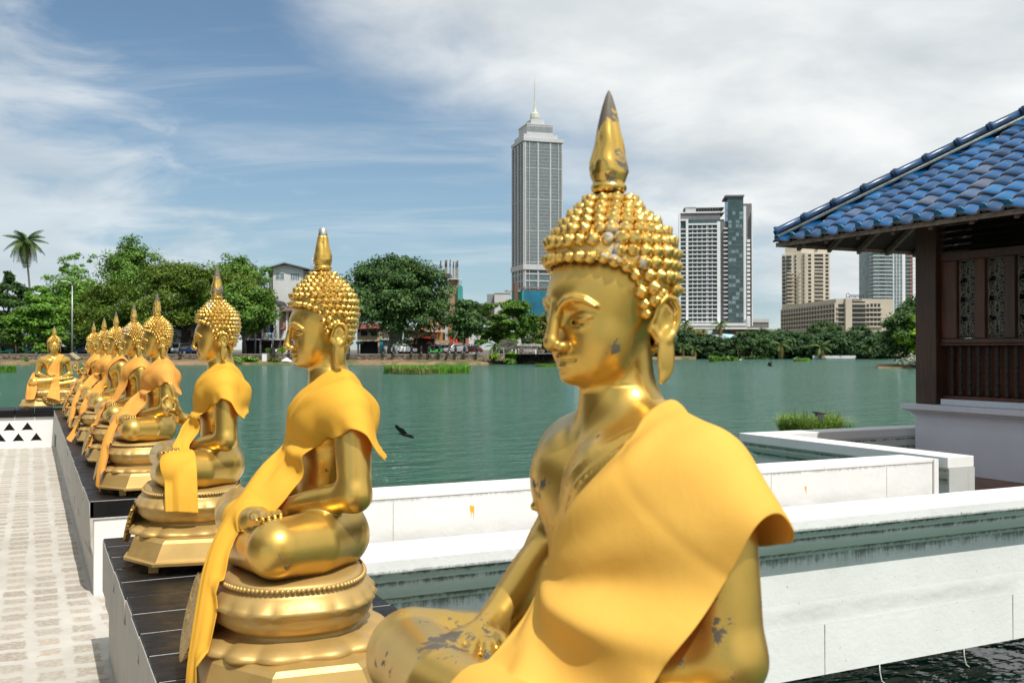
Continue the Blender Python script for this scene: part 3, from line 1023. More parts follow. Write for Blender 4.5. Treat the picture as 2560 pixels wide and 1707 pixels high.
ROBE_WIDE = [('robe', [[(.06, -.135, .70), (.15, -.150, .67), (.270, -.130, .695)],
                       [(.08, -.125, .81), (.175, -.125, .765), (.296, -.110, .715)],
                       [(.10, -.065, .880), (.19, -.062, .845), (.302, -.080, .738)],
                       [(.12, .00, .872), (.195, .00, .828), (.308, -.042, .726)],
                       [(.138, .05, .825), (.195, .05, .768), (.292, -.010, .665)],
                       [(.10, .10, .745), (.175, .09, .70), (.275, .025, .598)],
                       [(.05, .11, .68), (.14, .125, .64), (.258, .055, .55)],
                       [(.005, .108, .625), (.105, .150, .585), (.258, .085, .520)],
                       [(.030, .150, .565), (.115, .190, .530), (.240, .130, .490)],
                       [(.050, .215, .490), (.130, .240, .475), (.228, .205, .470)],
                       [(.060, .300, .37), (.14, .315, .37), (.210, .29, .38)],
                       [(.060, .345, .25), (.14, .355, .24), (.20, .335, .25)],
                       [(.060, .425, .10), (.14, .43, .08), (.20, .41, .06)]], dict(seed=11, wr=0.004, nl=170, nw=64, waves=1.6, broad=.006, fan=(.0, .62, .017, 6.5), seams=(.335,)))]
# cape with the tail falling over the left thigh
CAPE = [('robe', TOP + [[(-.05, .095, .66), (.02, .125, .63), (.13, .075, .595)],
                        [(-.01, .140, .60), (.07, .150, .57), (.165, .105, .545)],
                        [(.06, .165, .55), (.13, .165, .53), (.205, .115, .515)],
                        [(.15, .185, .515), (.20, .165, .51), (.255, .095, .50)],
                        [(.235, .195, .495), (.27, .160, .495), (.305, .080, .48)],
                        [(.330, .205, .44), (.35, .155, .45), (.355, .070, .43)],
                        [(.380, .200, .35), (.39, .150, .35), (.380, .065, .34)],
                        [(.400, .195, .25), (.41, .145, .25), (.400, .060, .24)]], dict(seed=5, wr=0.006, nl=140, nw=40, broad=.010, fan=(-.05, .66, .014, 8.0)))]
# narrow sash leaving the arm bare, flaring at its end
NARROW = [('robe', [[(.03, -.13, .72), (.09, -.14, .71), (.15, -.14, .70)],
                    [(.045, -.115, .82), (.105, -.12, .81), (.175, -.115, .79)],
                    [(.06, -.05, .885), (.12, -.05, .875), (.19, -.05, .855)],
                    [(.05, .03, .855), (.10, .04, .835), (.165, .03, .81)],
                    [(-.005, .085, .785), (.05, .095, .76), (.12, .075, .73)],
                    [(-.05, .09, .72), (.01, .11, .69), (.09, .09, .655)],
                    [(-.055, .10, .655), (.01, .135, .62), (.085, .12, .585)]] + [[(q[0][0], q[0][1], q[0][2]), (.5 * q[0][0] + .5 * q[1][0], q[1][1], q[1][2]), (.03 + q[0][0] * .3 + q[2][0] * .6, q[2][1], q[2][2])] for q in STRIP[1:5]] +
                   [[(.02, .36, .22), (.080, .365, .21), (.145, .335, .20)],
                    [(.01, .41, .12), (.080, .425, .11), (.165, .39, .08)],
                    [(.00, .45, .065), (.080, .47, .045), (.185, .43, .02)]], dict(seed=8, wr=0.008, nl=130))]
# wrapped to the lap, with a short tail before the knee
LAP = [('robe', [[(.03, -.13, .72), (.12, -.145, .69), (.22, -.135, .67)],
                 [(.045, -.115, .82), (.13, -.12, .80), (.235, -.105, .74)],
                 [(.06, -.05, .885), (.15, -.05, .870), (.245, -.055, .80)],
                 [(.05, .03, .855), (.12, .04, .83), (.235, -.00, .79)],
                 [(-.005, .085, .785), (.06, .10, .75), (.155, .05, .72)],
                 [(-.05, .09, .72), (.02, .115, .68), (.14, .07, .64)],
                 [(-.06, .10, .64), (.02, .145, .60), (.125, .11, .57)],
                 [(-.05, .15, .56), (.03, .175, .53), (.115, .15, .515)],
                 [(-.03, .20, .51), (.04, .215, .50), (.11, .19, .495)]], dict(seed=9, wr=0.008, nl=90)),
       ('robe_tail', [[(.10, .235, .495), (.14, .225, .495), (.18, .205, .50)],
                      [(.10, .275, .44), (.14, .27, .44), (.19, .255, .44)],
                      [(.11, .315, .34), (.15, .315, .34), (.20, .30, .33)],
                      [(.10, .355, .23), (.15, .36, .22), (.205, .335, .20)],
                      [(.09, .38, .13), (.15, .39, .11), (.22, .36, .10)]], dict(seed=2, wr=0.008, nl=50, nw=20))]
# front-facing statue: narrow sash to the belly, one tail over the apron, one over the right knee
FRONT = [('robe', [[(.05, -.13, .74), (.09, -.135, .73), (.13, -.135, .73)],
                   [(.06, -.11, .83), (.10, -.11, .825), (.15, -.11, .81)],
                   [(.06, -.04, .882), (.10, -.04, .875), (.15, -.04, .86)],
                   [(.035, .04, .845), (.075, .05, .83), (.12, .04, .815)],
                   [(-.01, .085, .775), (.035, .10, .76), (.08, .09, .74)],
                   [(-.06, .09, .69), (.00, .115, .67), (.075, .095, .645)],
                   [(-.10, .085, .60), (-.02, .135, .565), (.07, .115, .545)],
                   [(-.08, .155, .53), (-.01, .180, .515), (.06, .165, .515)]], dict(seed=21, wr=0.006, nl=80)),
         ('robe_tail', [[(-.02, .215, .505), (.02, .22, .505), (.06, .215, .505)],
                        [(-.05, .285, .44), (.01, .29, .44), (.06, .285, .44)],
                        [(-.08, .33, .33), (-.005, .335, .33), (.06, .33, .33)],
                        [(-.11, .40, .25), (-.015, .405, .23), (.06, .40, .21)],
                        [(-.135, .425, .19), (-.03, .45, .16), (.06, .445, .12)]], dict(seed=4, wr=0.006, nl=50)),
         ('robe_tail', [[(-.25, -.10, .60), (-.28, -.10, .58), (-.31, -.10, .57)],
                        [(-.29, .02, .52), (-.32, .01, .52), (-.34, -.01, .52)],
                        [(-.25, .13, .485), (-.31, .12, .485), (-.37, .10, .47)],
                        [(-.26, .24, .42), (-.33, .22, .42), (-.40, .17, .41)],
                        [(-.27, .31, .32), (-.345, .29, .31), (-.42, .23, .31)],
                        [(-.29, .34, .22), (-.36, .32, .20), (-.43, .25, .20)],
                        [(-.31, .36, .16), (-.37, .34, .15), (-.43, .27, .15)]], dict(seed=6, wr=0.009, nl=70))]
# ================================================================== water, terrace, ledges, walls
WATER = -1.05
def water_mat():
    m, K, b, tcd, out = mat_new('lake_water')
    v = tcd.outputs['Object']
    big = K.noise(K.mapping(v, scale=(1, 1, 1), rot=(0, 0, YAW)), 0.035, 4, 0.6)
    b1 = K.noise(K.mapping(v, scale=(1.0, 2.3, 1.0), rot=(0, 0, YAW)), 2.6, 3, 0.55, 0.5)
    b2 = K.noise(K.mapping(v, scale=(1.0, 2.6, 1.0), rot=(0, 0, YAW + 0.25)), 0.42, 4, 0.6, 0.4)
    b3 = K.noise(K.mapping(v, scale=(1.0, 2.0, 1.0), rot=(0, 0, YAW - 0.2)), 8.0, 2, 0.5)
    K.l(K.ramp(big, [(0.3, (0.022, 0.100, 0.068)), (0.7, (0.040, 0.140, 0.098))]), b.inputs['Base Color'])
    b.inputs['Roughness'].default_value = 0.12
    b.inputs['IOR'].default_value = 1.33
    h = K.math('ADD', K.math('MULTIPLY', b1, 0.26), K.math('ADD', K.math('MULTIPLY', b2, 1.3), K.math('MULTIPLY', b3, 0.05)))
    b.inputs['Specular IOR Level'].default_value = 0.5
    bump(K, b, h, 1.0, 0.9)
    return m
def water():
    mb = MB(); mb.box(-3500, 3500, -300, 6000, -40, 0)
    o = mb.build('lake', water_mat(), None, (0, 0, WATER))
    o['kind'] = 'structure'
water()

def paving_mat():
    m, K, b, tcd, out = mat_new('terrace_paving')
    v = tcd.outputs['Object']
    sp = K.n('ShaderNodeSeparateXYZ'); K.l(v, sp.inputs[0])
    wob = K.noise(v, 7.0, 3, 0.6, out='Color')
    ws = K.n('ShaderNodeSeparateXYZ'); K.l(wob, ws.inputs[0])
    wx = K.math('ADD', sp.outputs[0], K.math('MULTIPLY', K.math('SUBTRACT', ws.outputs[0], 0.5), 0.075))
    wy = K.math('ADD', sp.outputs[1], K.math('MULTIPLY', K.math('SUBTRACT', ws.outputs[1], 0.5), 0.085))
    cx = K.math('DIVIDE', wx, 0.175); cy = K.math('DIVIDE', wy, 0.205)
    ix = K.math('FLOOR', cx); iy = K.math('FLOOR', cy)
    ax = K.math('ABSOLUTE', K.math('SUBTRACT', K.math('SUBTRACT', cx, ix), 0.5))
    ay = K.math('ABSOLUTE', K.math('SUBTRACT', K.math('SUBTRACT', cy, iy), 0.5))
    idv = K.n('ShaderNodeCombineXYZ'); K.l(ix, idv.inputs[0]); K.l(iy, idv.inputs[1])
    wn = K.n('ShaderNodeTexWhiteNoise', noise_dimensions='3D'); K.l(idv.outputs[0], wn.inputs[0])
    ed = K.math('ADD', K.math('MULTIPLY', K.noise(v, 42.0, 4, 0.7), 0.30), K.math('MULTIPLY', wn.outputs[0], 0.10))
    mx = K.math('MAXIMUM', K.math('MULTIPLY', ax, 0.92), ay)
    msk = K.mapr(K.math('ADD', mx, ed), 0.47, 0.535, 1, 0, True)
    stone = K.ramp(wn.outputs[0], [(0.0, (0.30, 0.245, 0.185)), (0.5, (0.36, 0.32, 0.26)), (1.0, (0.42, 0.335, 0.255))])
    stone = K.mix(K.mapr(K.noise(v, 34.0, 4, 0.7), 0.42, 0.70, 0, 0.8), stone, (0.55, 0.52, 0.46, 1))
    joint = K.ramp(K.noise(v, 2.2, 6, 0.65), [(0.3, (0.44, 0.41, 0.355)), (0.65, (0.56, 0.535, 0.485))])
    K.l(K.mix(K.math('MULTIPLY', msk, 0.9), joint, stone), b.inputs['Base Color'])
    b.inputs['Roughness'].default_value = 0.85
    b.inputs['Specular IOR Level'].default_value = 0.2
    bump(K, b, K.math('ADD', K.math('MULTIPLY', msk, 0.5), K.noise(v, 45.0, 4, 0.7)), 0.35, 0.012)
    return m

def plaster(name, c, stain=0.25, stain_c=(0.16, 0.17, 0.14), drip=0.0, rough=0.8, scale=1.0, grime=0.0, specks=0.5):
    m, K, b, tcd, out = mat_new(name)
    v = tcd.outputs['Object']
    n = K.noise(v, 1.6 * scale, 6, 0.65)
    col = K.ramp(n, [(0.25, tuple(x * 0.90 for x in c)), (0.6, c), (0.8, tuple(min(0.88, x * 1.04) for x in c))])
    patch = K.mapr(K.noise(v, 4.5 * scale, 7, 0.7, 0.3), 0.60, 0.78, 0, stain, True)
    col = K.mix(patch, col, (stain_c[0] * 2.4, stain_c[1] * 2.4, stain_c[2] * 2.4, 1))
    if drip:
        dr = K.noise(K.mapping(v, scale=(9, 9, 0.7)), 3.0, 5, 0.65)
        dm = K.mapr(dr, 0.52, 0.74, 0, drip, True)
        col = K.mix(dm, col, c4(stain_c))
    if grime:
        gr = K.noise(K.mapping(v, scale=(1.0, 1.0, 3.5)), 6.0, 8, 0.75, 0.6)
        gm = K.mapr(gr, 0.50, 0.68, 0, grime, True)
        col = K.mix(gm, col, c4(stain_c))
    sm = K.mapr(K.noise(v, 26.0, 2, 0.5), 0.755, 0.785, 0, specks, True)
    col = K.mix(sm, col, c4((0.10, 0.10, 0.09)))
    K.l(col, b.inputs['Base Color'])
    b.inputs['Roughness'].default_value = rough
    b.inputs['Specular IOR Level'].default_value = 0.3
    bump(K, b, K.math('ADD', K.noise(v, 30.0, 5, 0.65), K.math('MULTIPLY', K.noise(v, 4.0, 3, 0.5), 1.2)), 0.22, 0.008)
    return m

def parapet_mat(name, c, bands, streak=0.6, smear=None):
    """old painted plaster; black algae runs along the arrises given as (height, spread, strength)"""
    m, K, b, tcd, out = mat_new(name)
    v = tcd.outputs['Object']
    sp = K.n('ShaderNodeSeparateXYZ'); K.l(v, sp.inputs[0])
    n = K.noise(v, 1.4, 6, 0.65)
    col = K.ramp(n, [(0.25, tuple(x * 0.90 for x in c)), (0.6, c), (0.8, tuple(min(0.86, x * 1.04) for x in c))])
    col = K.mix(K.mapr(K.noise(v, 3.2, 7, 0.72, 0.3), 0.56, 0.76, 0, 0.40, True), col, (0.46, 0.48, 0.44, 1))
    run = K.noise(K.mapping(v, scale=(16, 16, 0.5)), 2.6, 5, 0.7)
    blot = K.noise(K.mapping(v, scale=(1, 1, 1.6)), 7.0, 7, 0.75)
    tot = None
    for (h, sd, st) in bands:
        up = K.mapr(K.math('SUBTRACT', sp.outputs[2], h), 0.0, sd * 0.35, 1, 0, True)
        dn = K.mapr(K.math('SUBTRACT', h, sp.outputs[2]), 0.0, sd, 1, 0, True)
        near = K.math('MULTIPLY', up, dn)
        mk = K.math('MULTIPLY', K.mapr(K.math('ADD', K.math('MULTIPLY', blot, 0.55), K.math('ADD', K.math('MULTIPLY', run, 0.45), K.math('MULTIPLY', near, 0.24))), 0.60, 0.78, 0, 1, True), K.math('MULTIPLY', near, st))
        tot = mk if tot is None else K.math('MAXIMUM', tot, mk)
    if streak:
        tot = K.math('MAXIMUM', tot, K.mapr(run, 0.62, 0.84, 0, streak * 0.5, True)) if tot is not None else K.mapr(run, 0.62, 0.84, 0, streak * .5, True)
    if smear:
        h, sd = smear
        dd = K.mapr(K.math('ABSOLUTE', K.math('SUBTRACT', sp.outputs[2], h)), 0, sd, 1, 0, True)
        col = K.mix(K.math('MULTIPLY', dd, K.mapr(K.noise(K.mapping(v, scale=(.6, 1, 2)), 3.0, 6, 0.7), 0.35, 0.6, 0.15, 0.8)), col, (0.50, 0.50, 0.485, 1))
    col = K.mix(tot, col, (0.050, 0.055, 0.042, 1)) if tot is not None else col
    sm = K.mapr(K.noise(v, 30.0, 2, 0.5), 0.745, 0.775, 0, 0.7, True)
    col = K.mix(sm, col, (0.09, 0.085, 0.07, 1))
    K.l(col, b.inputs['Base Color'])
    b.inputs['Roughness'].default_value = 0.8
    b.inputs['Specular IOR Level'].default_value = 0.3
    bump(K, b, K.math('ADD', K.noise(v, 26.0, 5, 0.7), K.math('MULTIPLY', K.noise(v, 3.0, 4, 0.6), 2.0)), 0.30, 0.010)
    return m
M_PAVE = paving_mat()
M_WHITE = plaster('white_plaster', (0.80, 0.80, 0.78), 0.16)
M_WALLW = plaster('white_wall_weathered', (0.79, 0.795, 0.78), 0.20, (0.20, 0.21, 0.18), 0.07)
M_GRIME = parapet_mat('moulding_grimed', (0.66, 0.69, 0.635), [(0.432, 0.055, 1.0), (0.372, 0.045, .85), (0.272, 0.06, 0.9)], 0.5)
M_PARA = parapet_mat('parapet_plaster', (0.79, 0.795, 0.78), [(0.25, 0.16, 0.8)], 0.25, (-0.14, 0.10))
M_COPE = parapet_mat('coping_plaster', (0.80, 0.80, 0.785), [(0.445, 0.03, .5)], 0.12)
M_LSIDE = plaster('ledge_side_plaster', (0.52, 0.49, 0.44), 0.45, (0.12, 0.115, 0.10), 0.5)
M_MORTAR = simple('mortar', (0.52, 0.50, 0.46), 0.9, 0, 0.2, 30, 0.3)
def black_mat():
    m, K, b, tcd, out = mat_new('black_gloss_paint')
    v = tcd.outputs['Object']
    n = K.noise(v, 5.0, 6, 0.65)
    sc = K.mapr(K.noise(K.mapping(v, scale=(1, 3, 1)), 14.0, 7, 0.7), 0.60, 0.80, 0, 0.7)
    K.l(K.mix(sc, K.ramp(n, [(0.3, (0.006, 0.006, 0.007)), (0.7, (0.014, 0.013, 0.013))]), (0.034, 0.030, 0.027, 1)), b.inputs['Base Color'])
    K.l(K.mapr(K.noise(v, 9.0, 6, 0.7), 0.3, 0.75, 0.30, 0.60), b.inputs['Roughness'])
    b.inputs['Specular IOR Level'].default_value = 0.16
    bump(K, b, K.math('ADD', K.noise(v, 22.0, 5, 0.65), K.noise(K.mapping(v, scale=(1, 4, 1)), 6.0, 3, 0.5)), 0.30, 0.010)
    return m
M_BLACK = black_mat()

# terrace floor
mb = MB(); mb.box(-14, 1.0, -6.0, 17.55, -0.35, 0.0)
o = mb.build('terrace_floor', M_PAVE); o['kind'] = 'structure'
# drain gap line and crumbled edge between paving and ledge
def ledge(name, label, y0, y1, x0=0.355, x1=1.19):
    t = thing(name, label, 'ledge', (0, 0, 0))
    wall = MB()
    wall.box(x0, x1, y0 + 0.02, y1 - 0.02, -0.30, 0.478)
    w_ = wall.build('wall', [M_LSIDE], t)
    # white rendered ends
    e = MB(); e.box(x0 + 0.003, x1 - 0.003, y0 + 0.012, y0 + 0.0195, -0.002, 0.475)
    e.build('end_face', M_WHITE, t)
    mo = MB(); mo.box(x0 - 0.022, x1 + 0.020, y0 + 0.004, y1 - 0.004, 0.480, 0.5975)
    mo.build('mortar_bed', M_MORTAR, t)
    bl = MB(); sd = MB()
    rs = random.Random(int(y0 * 10))
    y = y0; 
    while y < y1 - 0.05:
        L = min(0.272 + rs.uniform(-.008, .008), y1 - y)
        g = 0.0024
        dx = rs.uniform(-.003, .003)
        bl.prismx([(y + g, 0.489), (y + L - g, 0.489), (y + L - g, 0.5955 + dx * .3), (y + L - g - .006, 0.600 + dx * .3), (y + g + .006, 0.600 + dx * .3), (y + g, 0.5955 + dx * .3)], x0 - 0.026 + dx, x1 + 0.026 + dx)
        # rendered slip hanging down the face of the block, cut off unevenly
        lo = 0.30 + rs.uniform(-.05, .05)
        a, c = y + g, y + L - g
        sd.add([(x0 - 0.0285 + dx, a, 0.590), (x0 - 0.0285 + dx, c, 0.590), (x0 - 0.0285 + dx, c, lo), (x0 - 0.016, a, lo - 0.03),
                (x0 - 0.0005, a, 0.590), (x0 - 0.0005, c, 0.590), (x0 - 0.0005, c, lo - .05), (x0 - 0.0005, a, lo - .09)],
               [(0, 1, 2, 3), (0, 4, 5, 1), (1, 5, 6, 2), (2, 6, 7, 3), (3, 7, 4, 0)], False)
        y += L
    bevel(bl.build('coping', M_BLACK, t), 0.004, 1)
    sd.build('coping_face', M_LSIDE, t)
    return t
ledge('statue_ledge', 'near black topped masonry ledge carrying the first three golden statues', -3.5, 5.42)
ledge('statue_ledge', 'long black topped ledge beyond the gap carrying the row of farther statues', 6.79, 17.90)

# corner ledge running left, with triangular vents
t = thing('statue_ledge', 'white wall with triangular vent holes and black coping under the front facing statue', 'ledge', (0, 0, 0))
mb = MB()
y0 = 17.50
X0, X1 = -9.0, 0.332
tris = []
row1 = [(-0.19 - 0.56 * k) for k in range(14)]
def tri_wall(mb):
    """front sheet with triangular openings, built as strips around each triangle"""
    W_, Hh = 0.56, 0.235
    zb = [0.075, 0.275]
    def cell(xa, xb, za, zb_, tri):
        (tx, tw, tz, th) = tri
        A = (tx - tw, tz); B = (tx + tw, tz); Cc = (tx, tz + th)
        o = [(xa, za), (xb, za), (xb, zb_), (xa, zb_)]
        vs = [(p[0], y0, p[1]) for p in o] + [(p[0], y0, p[1]) for p in (A, B, Cc)] + [(p[0], y0 + 0.12, p[1]) for p in (A, B, Cc)]
        mb.add(vs, [(0, 1, 5, 4), (1, 2, 6, 5), (2, 3, 6), (3, 0, 4, 6), (4, 5, 8, 7), (5, 6, 9, 8), (6, 4, 7, 9)], False)
    n = 19
    cw = 0.255
    for r in range(2):
        za, zb_ = (0.085, 0.255) if r == 0 else (0.255, 0.425)
        off = 0.0 if r == 0 else 0.1275
        xs = 0.20 - off
        mb.add([(xs, y0, za), (X1, y0, za), (X1, y0, zb_), (xs, y0, zb_)], [(0, 1, 2, 3)], False)
        for k in range(n):
            xb = xs - k * cw; xa = xb - cw
            if r == 1 and k >= 2:
                mb.add([(xa, y0, za), (xb, y0, za), (xb, y0, zb_), (xa, y0, zb_)], [(0, 1, 2, 3)], False)
                continue
            if r == 0 and k >= 3:
                mb.add([(xa, y0, za), (xb, y0, za), (xb, y0, zb_), (xa, y0, zb_)], [(0, 1, 2, 3)], False)
                continue
            cell(xa, xb, za, zb_, (0.5 * (xa + xb), 0.085, za + 0.025, 0.125))
        xl = xs - n * cw
        mb.add([(X0, y0, za), (xl, y0, za), (xl, y0, zb_), (X0, y0, zb_)], [(0, 1, 2, 3)], False)
    mb.add([(X0, y0, -0.01), (X1, y0, -0.01), (X1, y0, 0.085), (X0, y0, 0.085)], [(0, 1, 2, 3)], False)
    mb.add([(X0, y0, 0.425), (X1, y0, 0.425), (X1, y0, 0.485), (X0, y0, 0.485)], [(0, 1, 2, 3)], False)
    mb.box(X0, X1 - 0.01, y0 + 0.16, y0 + 0.86, -0.3, 0.485)
tri_wall(mb)
mb.build('wall', M_WHITE, t)
mb = MB()
x = X1 - 0.004
k = 0
while x > X0:
    mb.box(x - 0.276, x - 0.004, y0 - 0.035, y0 + 0.92, 0.4855, 0.600); x -= 0.28
bevel(mb.build('coping', M_BLACK, t), 0.005, 1)
dk = MB(); dk.box(X0, X1 - 0.012, y0 + 0.122, y0 + 0.158, 0.0, 0.48)
dk.build('vent_backing', simple('vent_dark', (0.05, 0.048, 0.045), 0.9), t)

# ---- bridge parapets
M_BEAM = M_WALLW
SLAB = -0.05
PT = 0.507
def parapet_profile(sgn, y_in, y_out):
    """outer face carries the mouldings; y_out is the coping's outer edge"""
    pass
t = thing('parapet_wall', 'near white parapet with grimy moulded cornice and broad flat coping along the bridge', 'parapet', (0, 0, 0))
yo, yi = 4.74, 5.175
mb = MB(); mb.box(1.222, 14.0, yo, yi, 0.432, PT)
bevel(mb.build('coping', M_COPE, t), 0.008, 2)
prof = [(yo + 0.030, 0.430), (yo + 0.030, 0.418), (yo + 0.045, 0.414), (yo + 0.047, 0.400), (yo + 0.062, 0.396), (yo + 0.066, 0.374)]
for k in range(9):
    a = k / 8 * pi / 2
    prof.append((yo + 0.068 + 0.085 * (1 - cos(a)), 0.368 - 0.095 * sin(a)))
prof += [(yo + 0.168, 0.262), (yo + 0.180, 0.258), (yo + 0.182, 0.236), (yi - 0.05, 0.236), (yi - 0.05, 0.430)]
mb = MB(); mb.prismx(prof[::-1], 1.222, 14.0)
mb.build('cornice', M_GRIME, t)
mb = MB(); mb.prismx([(yo + 0.200, 0.2345), (yo + 0.200, -0.065), (yo + 0.188, -0.215), (yo + 0.186, -0.545), (yi - 0.03, -0.545), (yi - 0.03, 0.2345)][::-1], 1.222, 14.0)
mb.build('wall', M_PARA, t)
for sx in (2.9, 4.62, 6.4):
    q = MB(); q.box(sx - .003, sx + .003, yo + 0.1825, yo + 0.1855, -0.544, -0.22); q.build('panel_seam', M_MORTAR, t)
wr = MB()
for hx in (2.55, 3.42, 4.25, 5.10, 5.9):
    yy = yo + 0.19
    wr.tube([(hx, yy, -0.545), (hx + .004, yy, -0.60), (hx + .010, yy - .01, -0.655), (hx + .030, yy - .02, -0.672)], 0.0045, 5)
wr.build('wire_stub', simple('wire', (0.62, 0.60, 0.56), 0.6), t)

t = thing('parapet_wall', 'far plain white parapet with orange paint drips on its face', 'parapet', (0, 0, 0))
ya, yb = 6.86, 7.25
mb = MB(); mb.box(1.222, 7.80, ya, yb, 0.470, PT)
bevel(mb.build('coping', M_COPE, t), 0.006, 2)
mb = MB(); mb.box(1.222, 7.795, ya + 0.006, yb - 0.02, -0.545, 0.4695)
mb.build('wall', parapet_mat('parapet_plain', (0.79, 0.79, 0.775), [(0.47, 0.05, .45)], 0.16, (0.12, 0.20)), t)
mb = MB(); mb.box(7.803, 7.86, ya - 0.012, yb - 0.02, -0.40, 0.500)
mb.build('end_strip', M_WHITE, t)
for sx in (2.36, 5.83, 7.2):
    q = MB(); q.box(sx - .003, sx + .003, ya + 0.0035, ya + 0.0055, -0.04, 0.468); q.build('panel_seam', M_MORTAR, t)
op = MB()
def drip(mb, x, z, w_, h_):
    y = ya + 0.0045
    pts = [(x - w_, z), (x + w_, z - h_ * .08), (x + w_ * .9, z - h_ * .45), (x + w_ * .72, z - h_), (x + w_ * .45, z - h_ * .5), (x - w_ * .15, z - h_ * .42), (x - w_ * .3, z - h_ * .85), (x - w_ * .62, z - h_ * .4), (x - w_ * .95, z - h_ * .3)]
    mb.prism(pts[::-1], y, y + 0.004)
drip(op, 2.98, 0.385, 0.019, 0.115); drip(op, 5.12, 0.30, 0.012, 0.10); drip(op, 6.22, 0.335, 0.010, 0.07)
op.build('paint_drip', simple('orange_paint', (0.85, 0.42, 0.03), 0.5), t)

mb = MB(); mb.box(1.192, 8.0, yi - 0.028, ya + 0.004, -0.42, SLAB)
o = mb.build('bridge_deck', simple('deck', (0.42, 0.40, 0.37), 0.8, 0, 0.25, 4, 0.2)); o['kind'] = 'structure'
mb = MB(); mb.box(8.34, 22.0, 2.0, 9.64, -0.42, -0.004)
o = mb.build('pavilion_deck', simple('deck_brown', (0.22, 0.115, 0.085), 0.75, 0, 0.3, 3, 0.2)); o['kind'] = 'structure'

# pavilion platform parapets (L shape)
t = thing('parapet_wall', 'grey shaded parapet of the pavilion platform with moulded outer face and sharp corner', 'parapet', (0, 0, 0))
ox, ix_, oy, iy_ = 8.00, 8.36, 10.02, 9.66
mb = MB()
mb.prismz([(ox, 6.86), (ix_, 6.86), (ix_, iy_), (13.0, iy_), (13.0, oy), (ox, oy)], 0.40, PT)
bevel(mb.build('coping', M_WHITE, t), 0.006, 2)
cs = []
for (d, z) in [(0.03, 0.398), (0.045, 0.375), (0.05, 0.36), (0.055, 0.33), (0.085, 0.29), (0.13, 0.262), (0.14, 0.245), (0.150, 0.235), (0.152, 0.215)]:
    cs.append([(ox + d, 6.872, z), (ix_ - 0.02, 6.872, z), (ix_ - 0.02, iy_ + 0.01, z), (13.0, iy_ + 0.01, z), (13.0, oy - d, z), (ox + d, oy - d, z)])
mb = MB(); mb.loft(cs, smooth=False)
mb.build('cornice', M_GRIME, t)
mb = MB(); mb.prismz([(ox + 0.16, 6.878), (ix_ - 0.03, 6.878), (ix_ - 0.03, iy_ + 0.02), (13.0, iy_ + 0.02), (13.0, oy - 0.16), (ox + 0.16, oy - 0.16)], -0.545, 0.2140)
mb.build('wall', M_WALLW, t)
mb = MB(); mb.box(ox + .004, ix_ - .004, 6.848, 6.868, -0.05, 0.398); mb.build('end_face', plaster('shade_grey_plaster', (0.50, 0.52, 0.50), 0.4, (0.2, 0.21, 0.19), 0.2), t)  # end face of the white parapet coloured grey for the shade on it

# ================================================================== timber pavilion with blue glazed roof
def wood(name, c, rough=0.5, axis=2):
    m, K, b, tcd, out = mat_new(name)
    v = tcd.outputs['Object']
    sc = [14, 14, 14]; sc[axis] = 0.9
    g = K.noise(K.mapping(v, scale=tuple(sc)), 2.4, 6, 0.65, 0.6)
    n = K.noise(v, 1.3, 4, 0.6)
    f = K.math('ADD', K.math('MULTIPLY', g, 0.65), K.math('MULTIPLY', n, 0.45))
    K.l(K.ramp(f, [(0.38, tuple(x * 0.45 for x in c)), (0.56, c), (0.74, (c[0] * 1.7, c[1] * 1.45, c[2] * 1.3))]), b.inputs['Base Color'])
    b.inputs['Roughness'].default_value = rough
    bump(K, b, g, 0.25, 0.006)
    return m
M_WOOD = wood('dark_timber', (0.070, 0.028, 0.014))
M_WOODR = wood('red_timber', (0.105, 0.033, 0.015))
M_WOODB = wood('black_timber', (0.030, 0.019, 0.013), 0.7, 1)
M_PLINTH = plaster('plinth_plaster', (0.66, 0.67, 0.70), 0.18, (0.2, 0.2, 0.2))
def tile_mat(name, c, c2):
    m, K, b, tcd, out = mat_new(name)
    v = tcd.outputs['Object']
    at = K.n('ShaderNodeAttribute'); at.attribute_name = 'tone'
    wn = K.n('ShaderNodeSeparateColor'); K.l(at.outputs['Color'], wn.inputs[0])
    body = K.ramp(wn.outputs[0], [(0.0, tuple(x * 0.45 for x in c)), (0.3, tuple(x * 0.8 for x in c)), (0.7, c), (0.93, (c[0] * 1.5, c[1] * 1.45, c[2] * 1.3)), (1.0, (0.10, 0.10, 0.13))])
    lip = K.mapr(K.math('ADD', wn.outputs[1], K.math('MULTIPLY', K.math('SUBTRACT', K.noise(v, 18.0, 4, 0.6), 0.5), 0.22)), 0.85, 1.0, 0, 1, True)
    wear = K.mapr(K.noise(v, 7.0, 6, 0.65), 0.60, 0.74, 0, 0.6, True)
    cc = K.mix(wear, body, (c[0] * 2.4 + .01, c[1] * 1.3, c[2] * 0.8, 1))
    K.l(K.mix(lip, cc, c4(c2)), b.inputs['Base Color'])
    K.l(K.mapr(K.noise(v, 11.0, 4, 0.6), 0.3, 0.7, 0.10, 0.30), b.inputs['Roughness'])
    b.inputs['Specular IOR Level'].default_value = 0.45
    b.inputs['Coat Weight'].default_value = 0.0
    b.inputs['Coat Roughness'].default_value = 0.12
    bump(K, b, K.noise(v, 14.0, 4, 0.6), 0.12, 0.006)
    return m
M_TILE = tile_mat('blue_glazed_tile', (0.006, 0.085, 0.235), (0.060, 0.036, 0.030))
M_RIDGE = simple('ridge_tile', (0.020, 0.060, 0.135), 0.28, 0, 0.5, 9, 0.1)
M_EAVE = simple('eave_cap', (0.018, 0.115, 0.21), 0.3, 0, 0.35, 9, 0.1)

